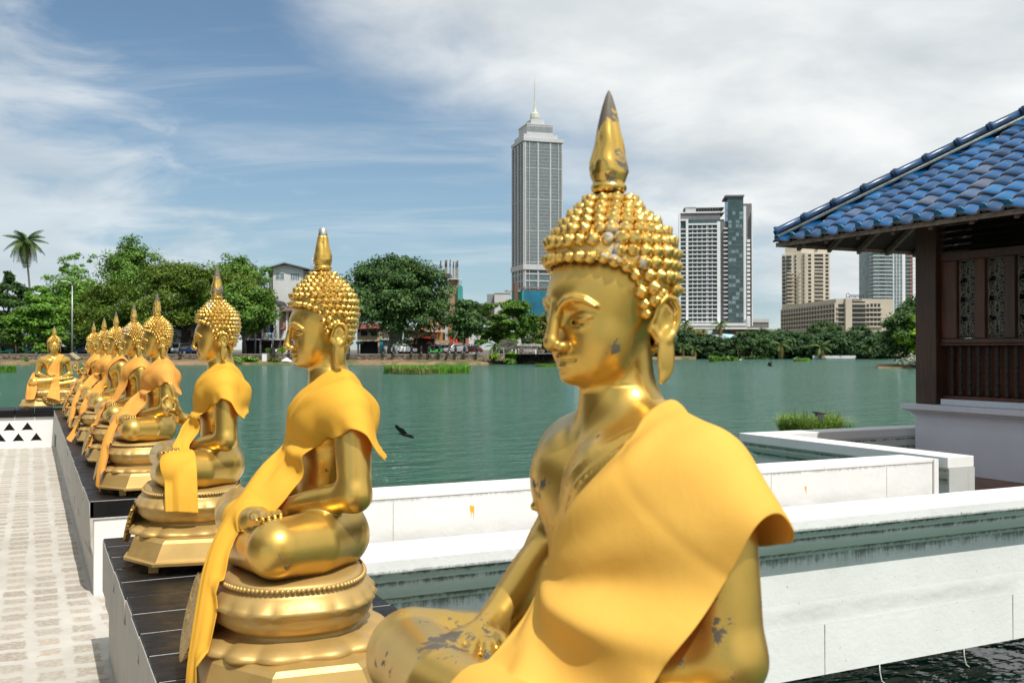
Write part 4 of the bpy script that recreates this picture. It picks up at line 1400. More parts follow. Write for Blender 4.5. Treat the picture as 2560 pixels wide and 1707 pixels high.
PX, PY = 10.40, 9.43                          # outer face and corner of the timber walls
OV = 1.23                                     # eave overhang
EZ, TANP = 3.02, 0.653
pav = thing('pavilion', 'dark timber pavilion with carved window panels and a blue glazed tiled roof', 'pavilion', (PX, PY, 0))
def pv(o): return o
L_ = 9.0                                      # length towards the viewer
pl = MB()
pl.prismz([(0, 0), (L_, 0), (L_, -L_), (0, -L_)][::-1], -0.002, 0.700)
plo = pl.build('plinth', M_PLINTH, pav)
cp = MB()
rings = []
for d, z in [(0.012, 0.700), (0.022, 0.722), (0.05, 0.742), (0.055, 0.752), (0.075, 0.754), (0.078, 0.765), (0.120, 0.775), (0.128, 0.784), (0.128, 0.842), (0.120, 0.850), (-0.30, 0.852)]:
    rings.append([(-d, d, z), (L_ + d, d, z), (L_ + d, -L_ - d, z), (-d, -L_ - d, z)])
cp.loft(rings, smooth=False)
cp.build('plinth_cap', M_PLINTH, pav)
sl_ = MB(); sl_.box(0.005, 0.25, -L_, -0.40, 0.853, 0.925)
sl_.build('sill', M_PLINTH, pav)
def wbox(name, x0, x1, y0, y1, z0, z1, m=None, bv=0.008, par=None):
    mb = MB(); mb.box(x0, x1, y0, y1, z0, z1)
    return bevel(mb.build(name, m or M_WOOD, par or pav), bv, 1)
wbox('post', 0.002, 0.30, -0.33, -0.002, 0.853, 3.45)
wbox('post', 0.002, 0.30, -4.9, -4.57, 0.853, 3.45)
wbox('post', 4.5, 4.8, -0.33, -0.002, 0.853, 3.45)
wbox('post', 8.6, 8.9, -0.33, -0.002, 0.853, 3.45)
# west wall: rails, stiles, panels, balusters (recessed behind the post)
WX = 0.09
def ry(y): return y - PY
yN, yS = -0.335, -4.565
wbox('bottom_rail', WX + .02, WX + .16, yS, yN, 0.926, 0.968, M_WOODR)
wbox('top_rail', WX - .03, WX + .17, yS, yN, 1.600, 1.628, M_WOODR)
wbox('top_rail', WX - .015, WX + .17, yS, yN, 1.6285, 1.690, M_WOOD)
wbox('head_beam', WX - .02, WX + .17, yS, yN, 2.672, 2.780, M_WOOD)
pw, pg = 0.265, 0.150
ys = []
y = yN - 0.235
while y - pw > yS:
    ys.append(y); y -= pw + pg
prev = yN
for y in ys:
    wbox('stile', WX, WX + .15, y + 0.002, prev, 1.692, 2.670, M_WOODR if random.Random(int(y * 100)).random() < .5 else M_WOOD, 0.006)
    prev = y - pw
wbox('stile', WX, WX + .15, yS, prev, 1.692, 2.670)
def carved():
    """openwork scroll panel: mirrored spirals and leaves"""
    mb = MB(); rs = random.Random(5)
    Wp, Hp = pw - .004, 0.974
    hw = Wp / 2
    nk = 4
    for k in range(nk):
        zc = (k + 0.5) * Hp / nk
        for s in (1, -1):
            for (cy, cz, r0, turns, dirn) in [(hw * .52, zc + .055, .046, 1.6, 1), (hw * .50, zc - .060, .050, 1.7, -1)]:
                pts = []
                for i in range(22):
                    a = i / 21 * turns * 2 * pi
                    r = r0 * (1 - 0.78 * i / 21)
                    pts.append((0, s * (cy + r * cos(a + 2.2)), cz + dirn * r * sin(a + 2.2)))
                mb.tube(pts, [0.0095 - 0.004 * i / 21 for i in range(22)], 4)
            mb.tube([(0, 0, zc - .11), (0, s * hw * .25, zc - .03), (0, s * hw * .16, zc + .04), (0, s * .004, zc + .11)], [.010, .008, .009, .007], 4)
            mb.tube([(0, s * hw * .96, zc - .12), (0, s * hw * .80, zc - .02), (0, s * hw * .92, zc + .03), (0, s * hw * .97, zc + .12)], [.012, .008, .010, .012], 4)
            mb.tube([(0, s * hw * .05, zc), (0, s * hw * .5, zc + .004), (0, s * hw * .95, zc - .01)], [.008, .006, .010], 4)
            for q in range(7):
                yy = rs.uniform(.1, .95) * hw; zz_ = zc + rs.uniform(-.12, .12); a = rs.uniform(0, 6)
                mb.tube([(0, s * yy, zz_), (0, s * (yy + .02 * cos(a)), zz_ + .02 * sin(a)), (0, s * (yy + .036 * cos(a + .5)), zz_ + .036 * sin(a + .5))], [.003, .010, .002], 4)
    mb.box(-.008, .008, -hw, -hw + .010, 0, Hp); mb.box(-.008, .008, hw - .010, hw, 0, Hp)
    mb.box(-.008, .008, -hw, hw, 0, .010); mb.box(-.008, .008, -hw, hw, Hp - .01, Hp)
    return mb.mesh('carved_panel', simple('carved_wood', (0.20, 0.18, 0.13), 0.6, 0, 0.3, 20))
ME_CARV = carved()
_g = MB(); _g.box(-.003, .003, -pw / 2, pw / 2, 0, 0.974)
def pane_mat():
    m, K, b, tcd, out = mat_new('window_pane')
    b.inputs['Base Color'].default_value = (0.015, 0.018, 0.016, 1)
    b.inputs['Roughness'].default_value = 0.05
    bump(K, b, K.noise(tcd.outputs['Object'], 6.0, 3, 0.6), 0.35, 0.03)
    return m
ME_PANE = _g.mesh('pane', pane_mat())
for y in ys:
    c = link('carved_panel', ME_CARV, None, pav, (WX + .06, y - pw / 2, 1.694))
    link('pane', ME_PANE, None, c, (0.045, 0, 0))
def baluster():
    mb = MB(); mb.sm = True
    prof = [(0.030, 0), (0.030, 0.05)]
    z = 0.055
    for k in range(7):
        h = 0.072
        prof += [(0.020, z), (0.034, z + 0.010), (0.034, z + 0.020), (0.021, z + 0.026), (0.027, z + 0.040), (0.029, z + 0.052), (0.021, z + 0.066)]
        z += h + 0.004
    prof += [(0.030, 0.60), (0.030, 0.632)]
    mb.lathe(prof, n=12)
    return mb.mesh('baluster', M_WOODB)
ME_BAL = baluster()
y = yN - 0.115
while y > yS + .05:
    link('baluster', ME_BAL, None, pav, (WX + .07, y, 0.968))
    y -= 0.132
wbox('back_board', WX + .12, WX + .14, yS, yN, 0.968, 1.600, M_WOODR, 0.002)
for k in range(6):
    mb = MB(); z = 2.800 + k * 0.086
    mb.prism([(WX + .02, z), (WX + .035, z), (WX + .135, z + .075), (WX + .12, z + .075)], yS, yN)
    mb.build('louvre', M_WOODB, pav)
wbox('wall_plate', WX - .05, WX + .20, -L_, 0.0, 3.325, 3.45, M_WOODB)
wbox('inner_wall', 0.45, 0.50, -L_, -0.5, 0.853, 3.4, M_WOODB, 0.002)

# roof: hip at the north-west corner, tiles laid in courses
roof = MB()
a = OV; R_ = 5.6
zr = EZ - 0.035
def rp(x, y):                                  # roof underside plane height from the nearer eave
    d = min(x + a, a - y)
    return zr + d * TANP
# underside boards on the west and north slopes
base = roof
base.add([(-a, a, zr), (-a, -L_, zr), (R_ - a, -L_, zr + R_ * TANP), (R_ - a, a - R_, zr + R_ * TANP)], [(0, 1, 2, 3), (3, 2, 1, 0)][:1], False)
base.add([(-a, a, zr), (R_ - a, a - R_, zr + R_ * TANP), (L_, a - R_, zr + R_ * TANP), (L_, a, zr)], [(0, 1, 2, 3)], False)
ro = base.build('roof', M_WOODB, pav)
# eave boards
def eave_board(name, p0, p1, h=0.07, th=0.03, m=None):
    mb = MB(); mb.tube([p0, p1], [h / 2, h / 2], 4); return mb.build(name, m or M_WOODB, ro)
M_FASC = simple('fascia', (0.20, 0.135, 0.10), 0.8, 0, 0.5, 12, 0.3)
mb = MB(); mb.box(-a - .012, -a + .012, -L_, a + .02, EZ - 0.070, EZ - 0.014); mb.build('fascia', M_FASC, ro)
mb = MB(); mb.box(-a + .013, L_, a - .012, a + .012, EZ - 0.070, EZ - 0.014); mb.build('fascia', M_FASC, ro)
# rafters under both eaves
for k in range(15):
    y = a - 0.35 - k * 0.55
    if y < -L_: break
    x1 = min(OV + 0.1, a - y) if y > a - OV - .1 else OV + 0.1
    mb = MB(); mb.prism([(-a + .02, zr - .075), (-a + x1, zr + x1 * TANP - .075), (-a + x1, zr + x1 * TANP - .004), (-a + .02, zr - .004 + .0)], y - .03, y + .03)
    mb.build('rafter', M_WOOD, ro)
for k in range(12):
    x = -a + 0.35 + k * 0.55
    d1 = min(OV + 0.1, x + a) if x < 0.1 else OV + 0.1
    mb = MB(); mb.prismx([(a - .02, zr - .075), (a - d1, zr + d1 * TANP - .075), (a - d1, zr + d1 * TANP - .004), (a - .02, zr - .004)][::-1], x - .03, x + .03)
    mb.build('rafter', simple('rafter_pale', (0.16, 0.125, 0.09), 0.8, 0, 0.4, 8) if k == 0 else bpy.data.materials['rafter_pale'], ro)
# tiles
TW, EXP, TH = 0.296, 0.222, 0.013
cosp = 1 / sqrt(1 + TANP ** 2); sinp = TANP * cosp
def tile_field(side):
    V, Q, tone = [], [], []
    rs = random.Random(7 if side == 'w' else 8)
    nx = 9
    prof = []
    for i in range(nx):
        u = i / (nx - 1)
        prof.append((u * (TW + .035), 0.026 * sin(u * 2 * pi * 0.93 + 0.35) ))
    base = 0
    rows = int(R_ / cosp / EXP)
    length = L_ + a
    for r in range(rows):
        s0 = r * EXP - 0.05
        ncol = int(length / TW) + 1
        for c in range(ncol):
            w0 = c * TW - 0.02
            smid = (s0 + EXP * 0.5) * cosp
            if w0 + TW * .4 < smid:        # beyond the hip
                continue
            t0 = rs.random() ** 1.0; sk = rs.uniform(-.004, .004); ht = rs.uniform(0, .006)
            ns = 5
            vid = []
            for j in range(ns + 1):
                vj = j / ns
                s = s0 + vj * (EXP + 0.075)
                lift = 0.050 - 0.042 * vj + ht
                for (pw_, ph_) in prof:
                    w_ = w0 + pw_ + sk * vj * 4
                    w_ = max(w_, s * cosp + 0.02)
                    curl_dn = -0.016 * max(0, 0.14 - vj) / 0.14 
                    h = lift + ph_ * (0.9 + .1 * vj) + curl_dn
                    if side == 'w':
                        V.append((-a + s * cosp - h * sinp, a - w_, EZ + s * sinp + h * cosp))
                    else:
                        V.append((-a + w_, a - s * cosp + h * sinp, EZ + s * sinp + h * cosp))
                    tone.append((t0, 1.0 - min(1, vj / 0.30) * 0.5 if j > 0 else 1.0, 0, 1))
            for j in range(ns):
                for i in range(nx - 1):
                    p = base + j * nx + i
                    Q.append((p, p + nx, p + nx + 1, p + 1) if side == 'w' else (p, p + 1, p + nx + 1, p + nx))
            # lip thickness
            lb = base + (ns + 1) * nx
            for i in range(nx):
                x_, y_, z_ = V[base + i]
                V.append((x_ + 0.004, y_, z_ - TH) if side == 'w' else (x_, y_ - .004, z_ - TH)); tone.append((t0, 1, 0, 1))
            for i in range(nx - 1):
                Q.append((base + i, base + i + 1, lb + i + 1, lb + i))
            base = lb + nx
    me = np_mesh('tiles', V, Q)
    at = me.color_attributes.new('tone', 'FLOAT_COLOR', 'POINT')
    at.data.foreach_set('color', np.array(tone, np.float32).ravel())
    me.materials.append(M_TILE)
    return link('roof_tiles', me, None, ro)
tile_field('w'); tile_field('n')
# eave caps: a round stopper under the roll of each eave tile
for c in range(int((L_ + a) / TW)):
    w0 = c * TW - 0.02 + TW * 0.21
    mb = MB()
    y = a - w0 - .01
    cpt = (-a - 0.045, y, EZ + 0.045)
    mb.tube([(cpt[0] - .012, cpt[1], cpt[2] - .006), (cpt[0] + .012, cpt[1], cpt[2] + .004)], [0.050, 0.054], 14)
    mb.build('eave_cap', M_EAVE, ro)
# hip ridge: half-round capped tiles with collars, over a pale mortar line
hp0 = np.array((-a - .02, a + .02, EZ + 0.135)); hdir = np.array((1, -1, TANP)); hl = np.linalg.norm(hdir)
npc = 26; stp = 0.42
for k in range(npc):
    p0 = hp0 + hdir / hl * (k * stp); p1 = hp0 + hdir / hl * (k * stp + stp + .02)
    mb = MB()
    mb.tube([p0, p0 + (p1 - p0) * .06, p0 + (p1 - p0) * .14, p1], [0.070, 0.074, 0.054, 0.050], 12)
    mb.tube([p0 + (p1 - p0) * .88, p1 + (p1 - p0) * .04], [0.064, 0.066], 12)
    mb.build('ridge_tile', M_RIDGE, ro)
mb = MB()
mb.tube([hp0 + np.array((-.02, -.055, -.075)), hp0 + np.array((-.02, -.055, -.075)) + hdir / hl * npc * stp], 0.022, 6)
mb.build('ridge_mortar', simple('lime_mortar', (0.55, 0.55, 0.47), 0.9, 0, 0.3, 10, 0.4), ro)
mb = MB()
mb.tube([hp0 + np.array((0.03, .03, -.06)), hp0 + np.array((.03, .03, -.06)) + hdir / hl * npc * stp], 0.085, 8)
mb.build('ridge_bed', M_WOODB, ro)

# unseen hall added out of view on the left, copied so the gold reflects it
def copy_tree(o, parent):
    c = o.copy(); COL.objects.link(c); c.parent = parent
    for ch in o.children:
        copy_tree(ch, c)
    return c
hall = thing('pavilion', 'added unseen timber hall with blue tiled roof, placed for the statues to reflect', 'pavilion', (-3.7, 1.6, 0), pi)
for ch in list(pav.children):
    copy_tree(ch, hall)
# ================================================================== far shore
GZ = 0.76                                      # street level on the far bank
class Bld:
    """a building facing the camera's way; parts are given in photograph columns/rows at its own distance"""
    def __init__(self, name, label, cat, pc, zc, ground=GZ, rot=0.0, group=None):
        self.zc, self.pc, self.g = zc, pc, ground
        self.t = thing(name, label, cat, P(pc, zc, ground), -YAW + rot, group)
    def X(self, px): return (px - self.pc) * self.zc / FPX
    def Z(self, py): return ZY(py, self.zc) - self.g
    def mbox(self, mb, x0, x1, yt, yb, d0=0.0, d1=0.3):
        mb.box(self.X(x0), self.X(x1), d0, d1, self.Z(yb), self.Z(yt)); return mb
    def box(self, name, x0, x1, yt, yb, d0, d1, m, par=None):
        return self.mbox(MB(), x0, x1, yt, yb, d0, d1).build(name, m, par or self.t)
    def win(self, x0, x1, yt, yb, frame, glass, d=0.0, bars=0, hbars=0):
        """a window: frame with its bars, glass set back inside it"""
        X0, X1, Z0, Z1 = self.X(x0), self.X(x1), self.Z(yb), self.Z(yt)
        w_ = min(0.09, (X1 - X0) * .14)
        mb = MB(); y0, y1 = d - 0.07, d + 0.02
        mb.box(X0, X0 + w_, y0, y1, Z0, Z1); mb.box(X1 - w_, X1, y0, y1, Z0, Z1)
        mb.box(X0 + w_, X1 - w_, y0, y1, Z0, Z0 + w_); mb.box(X0 + w_, X1 - w_, y0, y1, Z1 - w_, Z1)
        for k in range(bars):
            x = X0 + (X1 - X0) * (k + 1) / (bars + 1); mb.box(x - w_ * .4, x + w_ * .4, y0 + .003, y1, Z0 + w_, Z1 - w_)
        for k in range(hbars):
            z = Z0 + (Z1 - Z0) * (k + 1) / (hbars + 1); mb.box(X0 + w_, X1 - w_, y0 + .006, y1 - .003, z - w_ * .35, z + w_ * .35)
        f = mb.build('window', frame, self.t)
        g = MB(); g.box(X0 + w_ * .5, X1 - w_ * .5, d - 0.035, d + 0.012, Z0 + w_ * .5, Z1 - w_ * .5)
        g.build('pane', glass, f)
        return f

def glassm(name, c, rough=0.12, spec=0.6):
    m, K, b, tcd, out = mat_new(name)
    v = tcd.outputs['Object']
    K.l(K.ramp(K.noise(v, 0.35, 3, 0.6), [(0.3, tuple(x * 0.7 for x in c)), (0.7, tuple(x * 1.25 for x in c))]), b.inputs['Base Color'])
    b.inputs['Roughness'].default_value = rough
    b.inputs['Specular IOR Level'].default_value = spec
    bump(K, b, K.noise(v, 0.8, 2, 0.5), 0.05, 0.3)
    return m
M_GLASS = glassm('dark_glass', (0.025, 0.03, 0.033))
M_GLASSB = glassm('blue_glass', (0.125, 0.180, 0.195), 0.14)
M_GLASSG = glassm('green_glass', (0.050, 0.085, 0.085), 0.16)
M_GLASSP = glassm('pale_glass', (0.17, 0.24, 0.26), 0.16)
M_CONC = simple('tower_concrete', (0.47, 0.48, 0.49), 0.8, 0, 0.08, 0.2)
M_TWHITE = simple('tower_white', (0.66, 0.68, 0.69), 0.7, 0, 0.06, 0.2)
M_TGREY = simple('tower_grey', (0.16, 0.16, 0.165), 0.7, 0, 0.15, 0.3)
M_BEIGE = simple('hotel_beige', (0.56, 0.50, 0.40), 0.8, 0, 0.07, 0.2)
M_BEIGE2 = simple('hotel_pale', (0.47, 0.43, 0.355), 0.8, 0, 0.08, 0.2)
M_DARK = simple('dark_opening', (0.018, 0.017, 0.017), 0.8)
M_PWHITE = plaster('old_white', (0.64, 0.65, 0.65), 0.2, scale=0.15)
M_PGREY = plaster('old_grey', (0.50, 0.50, 0.49), 0.3, scale=0.2)
M_TAN = plaster('old_tan', (0.36, 0.25, 0.155), 0.3, scale=0.2, drip=.2)
M_OCHRE = plaster('old_ochre', (0.40, 0.22, 0.075), 0.2, scale=0.2)
M_PINK = plaster('old_pink', (0.40, 0.20, 0.135), 0.25, scale=0.2)
M_CREAM = plaster('old_cream', (0.50, 0.41, 0.27), 0.3, scale=0.2)
M_DWALL = plaster('old_dark', (0.10, 0.085, 0.075), 0.3, scale=0.2)
M_ROOFT = simple('red_tiles', (0.20, 0.060, 0.040), 0.85, 0, 0.5, 2.5, 0.3)
M_ROOFB = simple('brown_tiles', (0.13, 0.085, 0.070), 0.85, 0, 0.4, 2.0, 0.3)
M_ORANGE = simple('orange_sheet', (0.55, 0.20, 0.045), 0.7, 0, 0.2, 1.0)
M_REDP = simple('red_paint', (0.62, 0.05, 0.02), 0.5, 0, 0.1, 1.0)
M_WPAINT = simple('white_paint', (0.78, 0.78, 0.77), 0.5, 0, 0.05, 2.0)
M_BPAINT = simple('black_paint', (0.02, 0.02, 0.021), 0.5, 0, 0.2, 4)
M_CYAN = simple('cyan_door', (0.03, 0.32, 0.42), 0.6)
M_NETB = simple('blue_net', (0.010, 0.125, 0.200), 0.9, 0, 0.35, 0.12, 0.4)
M_NETG = simple('green_net', (0.05, 0.30, 0.27), 0.9, 0, 0.25, 0.3)
M_RUST = simple('rusty_steel', (0.13, 0.075, 0.05), 0.8, 0, 0.3, 3)
M_GALV = simple('galvanised', (0.42, 0.44, 0.45), 0.45, 0.6, 0.1, 3)
def stone_mat(name, c, scale=1.0):
    m, K, b, tcd, out = mat_new(name)
    v = tcd.outputs['Object']
    vo = K.n('ShaderNodeTexVoronoi'); vo.feature = 'F1'; K.l(K.mapping(v, scale=(1, 1, 1.5)), vo.inputs['Vector']); vo.inputs['Scale'].default_value = 2.6 * scale
    ve = K.n('ShaderNodeTexVoronoi'); ve.feature = 'DISTANCE_TO_EDGE'; K.l(K.mapping(v, scale=(1, 1, 1.5)), ve.inputs['Vector']); ve.inputs['Scale'].default_value = 2.6 * scale
    sc = K.n('ShaderNodeSeparateColor'); K.l(vo.outputs['Color'], sc.inputs[0])
    col = K.ramp(sc.outputs[0], [(0.1, tuple(x * 0.45 for x in c)), (0.5, c), (0.9, tuple(x * 1.7 for x in c))])
    col = K.mix(K.mapr(ve.outputs['Distance'], 0.0, 0.09, 0.75, 0), col, (0.04, 0.037, 0.03, 1))
    ms = K.mapr(K.noise(v, 0.5, 5, 0.7), 0.52, 0.68, 0, 0.75, True)
    col = K.mix(ms, col, (0.055, 0.06, 0.028, 1))
    K.l(col, b.inputs['Base Color'])
    b.inputs['Roughness'].default_value = 0.9
    bump(K, b, ve.outputs['Distance'], 0.5, 0.2)
    return m
M_STONE = stone_mat('rubble_stone', (0.17, 0.135, 0.10))
def earth_mat():
    m, K, b, tcd, out = mat_new('bank_earth')
    v = tcd.outputs['Object']
    n = K.noise(v, 0.22, 7, 0.7, 0.4)
    K.l(K.ramp(n, [(0.33, (0.045, 0.065, 0.020)), (0.46, (0.10, 0.105, 0.035)), (0.55, (0.24, 0.155, 0.085)), (0.68, (0.30, 0.20, 0.12))]), b.inputs['Base Color'])
    b.inputs['Roughness'].default_value = 0.95
    bump(K, b, K.noise(v, 2.5, 5, 0.7), 0.6, 0.15)
    return m
M_EARTH = earth_mat()
M_ROAD = simple('street', (0.10, 0.098, 0.095), 0.9, 0, 0.2, 0.6)

# ---- ground of the far bank, modelled along the view axis
def strip(name, rows, m, kind='structure'):
    """rows: list of polylines [(px, zc, z) ...] from near to far"""
    V, F = [], []
    n = len(rows[0])
    for r in rows:
        V += [P(*q) for q in r]
    for i in range(len(rows) - 1):
        for k in range(n - 1):
            F.append((i * n + k, i * n + k + 1, (i + 1) * n + k + 1, (i + 1) * n + k))
    mb = MB(); mb.add(V, F, True)
    o = mb.build(name, m); o['kind'] = kind
    return o
rsb = random.Random(3)
cols = [-700 + 40 * k for k in range(62)]
def shore(px):
    """distance of the water's edge in each photograph column"""
    if px < 1180: return 170.0
    if px < 1420: return 170.0 + (px - 1180) / 240 * 22
    if px < 1600: return 192 + (px - 1420) / 180 * 70
    return 268.0
jit = {px: rsb.uniform(-1.2, 1.2) for px in cols}
strip('bank', [[(p, shore(p) + jit[p] - 1.0, WATER - 0.6) for p in cols],
               [(p, shore(p) + jit[p], WATER + 0.05) for p in cols],
               [(p, shore(p) + jit[p] + 0.4, WATER + 0.42) for p in cols],
               [(p, shore(p) + jit[p] + 1.6, WATER + 0.50) for p in cols],
               [(p, shore(p) + 4.3, -0.24) for p in cols],
               [(p, shore(p) + 60, -0.05) for p in cols]], M_EARTH)
colL = [p for p in cols if p <= 1420]
strip('street', [[(p, 175.45, GZ) for p in colL], [(p, 420.0, GZ) for p in colL]], M_ROAD)
colR = [1400, 1640, 1760, 1880, 2000, 2120, 2240, 2400, 2700, 3100]
strip('far_ground', [[(p, 285.0 if p > 1500 else 230, -0.25) for p in colR], [(p, 340.0, 1.6) for p in colR], [(p, 1400.0, 2.6) for p in colR]], M_EARTH)
strip('city_ground', [[(p, 421.0, GZ - .02) for p in (-1500, -300, 500, 1200, 1800)], [(p, 3000.0, GZ) for p in (-1500, -300, 500, 1200, 1800)]], M_EARTH)

def wall_thing(name, label, cat, p0, p1, z0, z1, th, m, capm=None, cap=0.10):
    a = np.array(p0); b = np.array(p1); L = float(np.linalg.norm(b - a)); an = atan2(b[1] - a[1], b[0] - a[0])
    t = thing(name, label, cat, (a[0], a[1], z0), an)
    mb = MB(); mb.box(0, L, 0, th, 0, z1 - z0); mb.build('wall', m, t)
    if capm:
        mb = MB(); mb.box(-.02, L + .02, -.06, th + .06, z1 - z0 + 0.003, z1 - z0 + cap); mb.build('coping', capm, t)
    return t
wall_thing('embankment_wall', 'long rubble stone embankment wall with pale kerb under the lakeside street', 'retaining wall', P(-700, 174.6)[:2], P(1190, 174.6)[:2], -0.50, GZ - 0.08, 0.8, M_STONE, simple('kerb_pale', (0.42, 0.36, 0.28), 0.85, 0, 0.2, 0.6), 0.09)
wall_thing('embankment_wall', 'short light rubble stone wall below the parked cars beside the arched ruin', 'retaining wall', P(1191, 174.6)[:2], P(1262, 175.2)[:2], -0.40, GZ - 0.10, 0.8, stone_mat('rubble_light', (0.26, 0.20, 0.14), 1.3), simple('kerb_tan', (0.48, 0.42, 0.30), 0.85, 0, 0.2, 0.6), 0.09)

# ================================================================== foliage
def leaf_mat(name, c, c2, tl=0.25, nscale=0.35):
    m, K, b, tcd, out = mat_new(name)
    v = tcd.outputs['Object']
    at = K.n('ShaderNodeAttribute'); at.attribute_name = 'tone'
    s = K.n('ShaderNodeSeparateColor'); K.l(at.outputs['Color'], s.inputs[0])
    n = K.noise(v, nscale, 4, 0.6)
    f = K.math('ADD', K.math('MULTIPLY', n, 0.7), K.math('MULTIPLY', s.outputs[0], 0.38))
    col = K.ramp(f, [(0.34, tuple(x * 0.62 for x in c)), (0.52, c), (0.72, c2)])
    K.l(col, b.inputs['Base Color'])
    b.inputs['Roughness'].default_value = 0.55
    b.inputs['Specular IOR Level'].default_value = 0.35
    tr = K.n('ShaderNodeBsdfTranslucent'); K.l(col, tr.inputs[0])
    mx = K.n('ShaderNodeMixShader'); mx.inputs[0].default_value = tl
    K.l(b.outputs[0], mx.inputs[1]); K.l(tr.outputs[0], mx.inputs[2]); K.l(mx.outputs[0], out.inputs[0])
    return m
LEAF = {
    'mid': leaf_mat('leaf_mid', (0.090, 0.200, 0.022), (0.190, 0.340, 0.040)),
    'bright': leaf_mat('leaf_bright', (0.110, 0.255, 0.024), (0.230, 0.420, 0.050)),
    'dark': leaf_mat('leaf_dark', (0.042, 0.105, 0.022), (0.095, 0.190, 0.036)),
    'olive': leaf_mat('leaf_olive', (0.085, 0.150, 0.012), (0.185, 0.265, 0.022)),
    'banyan': leaf_mat('leaf_banyan', (0.050, 0.120, 0.026), (0.130, 0.230, 0.060)),
    'yellow': leaf_mat('leaf_yellow', (0.13, 0.16, 0.030), (0.33, 0.31, 0.09)),
    'far': leaf_mat('leaf_far', (0.042, 0.098, 0.032), (0.085, 0.160, 0.050)),
    'far2': leaf_mat('leaf_far_light', (0.058, 0.130, 0.034), (0.110, 0.200, 0.055)),
    'lime': leaf_mat('leaf_lime', (0.130, 0.270, 0.012), (0.30, 0.47, 0.025)),
    'white': leaf_mat('blossom_white', (0.30, 0.34, 0.25), (0.62, 0.64, 0.56), 0.15, 1.2),
    'grass': leaf_mat('grass_blade', (0.085, 0.260, 0.018), (0.190, 0.420, 0.040)),
    'clump': leaf_mat('clump_blade', (0.16, 0.27, 0.035), (0.36, 0.47, 0.10)),
    'reed': leaf_mat('reed_blade', (0.20, 0.27, 0.055), (0.38, 0.40, 0.14)),
    'palm': leaf_mat('palm_leaf', (0.055, 0.120, 0.024), (0.160, 0.220, 0.050)),
    'dry': leaf_mat('palm_dry', (0.17, 0.15, 0.04), (0.30, 0.26, 0.09)),
}
M_BARK = simple('bark', (0.085, 0.065, 0.048), 0.9, 0, 0.35, 1.5, 0.5)
M_BARKG = simple('bark_grey', (0.15, 0.135, 0.115), 0.9, 0, 0.35, 1.5, 0.5)

def leaves_mesh(name, C, Nn, size, rs, m, asp=0.55, up=0.6):
    """one small pointed leaf face per centre C"""
    n = len(C)
    nr = Nn + rs.normal(0, 0.55, (n, 3)); nr[:, 2] += up
    nr /= np.linalg.norm(nr, axis=1, keepdims=True) + 1e-9
    t = np.cross(nr, rs.normal(0, 1, (n, 3))); t /= np.linalg.norm(t, axis=1, keepdims=True) + 1e-9
    b = np.cross(nr, t)
    s = size * rs.uniform(0.6, 1.35, (n, 1))
    V = np.stack([C - t * s, C - b * s * asp + nr * s * .12, C + t * s, C + b * s * asp + nr * s * .12], 1).reshape(-1, 3)
    Q = np.arange(n * 4).reshape(n, 4)
    me = np_mesh(name, V, Q, smooth=False)
    tone = np.repeat(rs.uniform(0, 1, n), 4)
    at = me.color_attributes.new('tone', 'FLOAT_COLOR', 'POINT')
    at.data.foreach_set('color', np.stack([tone, tone, tone, np.ones_like(tone)], 1).astype(np.float32).ravel())
    me.materials.append(m)
    return me

def crown_pts(lobes, n, rs, clump=0.16, nclump=70, inner=0.18, low=-0.35):
    lobes = np.array(lobes, float)
    wgt = (lobes[:, 3] * lobes[:, 4] * lobes[:, 5]) ** (2 / 3); wgt /= wgt.sum()
    cl, cn, cr = [], [], []
    tot = 0
    while tot < nclump:
        i = rs.choice(len(lobes), p=wgt)
        d = rs.normal(0, 1, 3); d /= np.linalg.norm(d)
        if d[2] < low: continue
        rad = 0.78 + 0.22 * rs.rand() if rs.rand() > inner else 0.2 + 0.5 * rs.rand()
        p = lobes[i, :3] + d * lobes[i, 3:] * rad
        cl.append(p); cn.append(d / lobes[i, 3:] * lobes[i, 3:].mean()); cr.append(clump * lobes[i, 3:].mean() * rs.uniform(0.7, 1.4)); tot += 1
    cl = np.array(cl); cn = np.array(cn); cr = np.array(cr)
    k = rs.randint(0, len(cl), n)
    off = rs.normal(0, 1, (n, 3)); off /= np.linalg.norm(off, axis=1, keepdims=True)
    off *= (rs.rand(n, 1) ** 0.45) * cr[k][:, None]
    off[:, 2] *= 0.62
    C = cl[k] + off
    Nn = 0.6 * off / (cr[k][:, None] + 1e-9) + 0.6 * cn[k]
    return C, Nn, cl

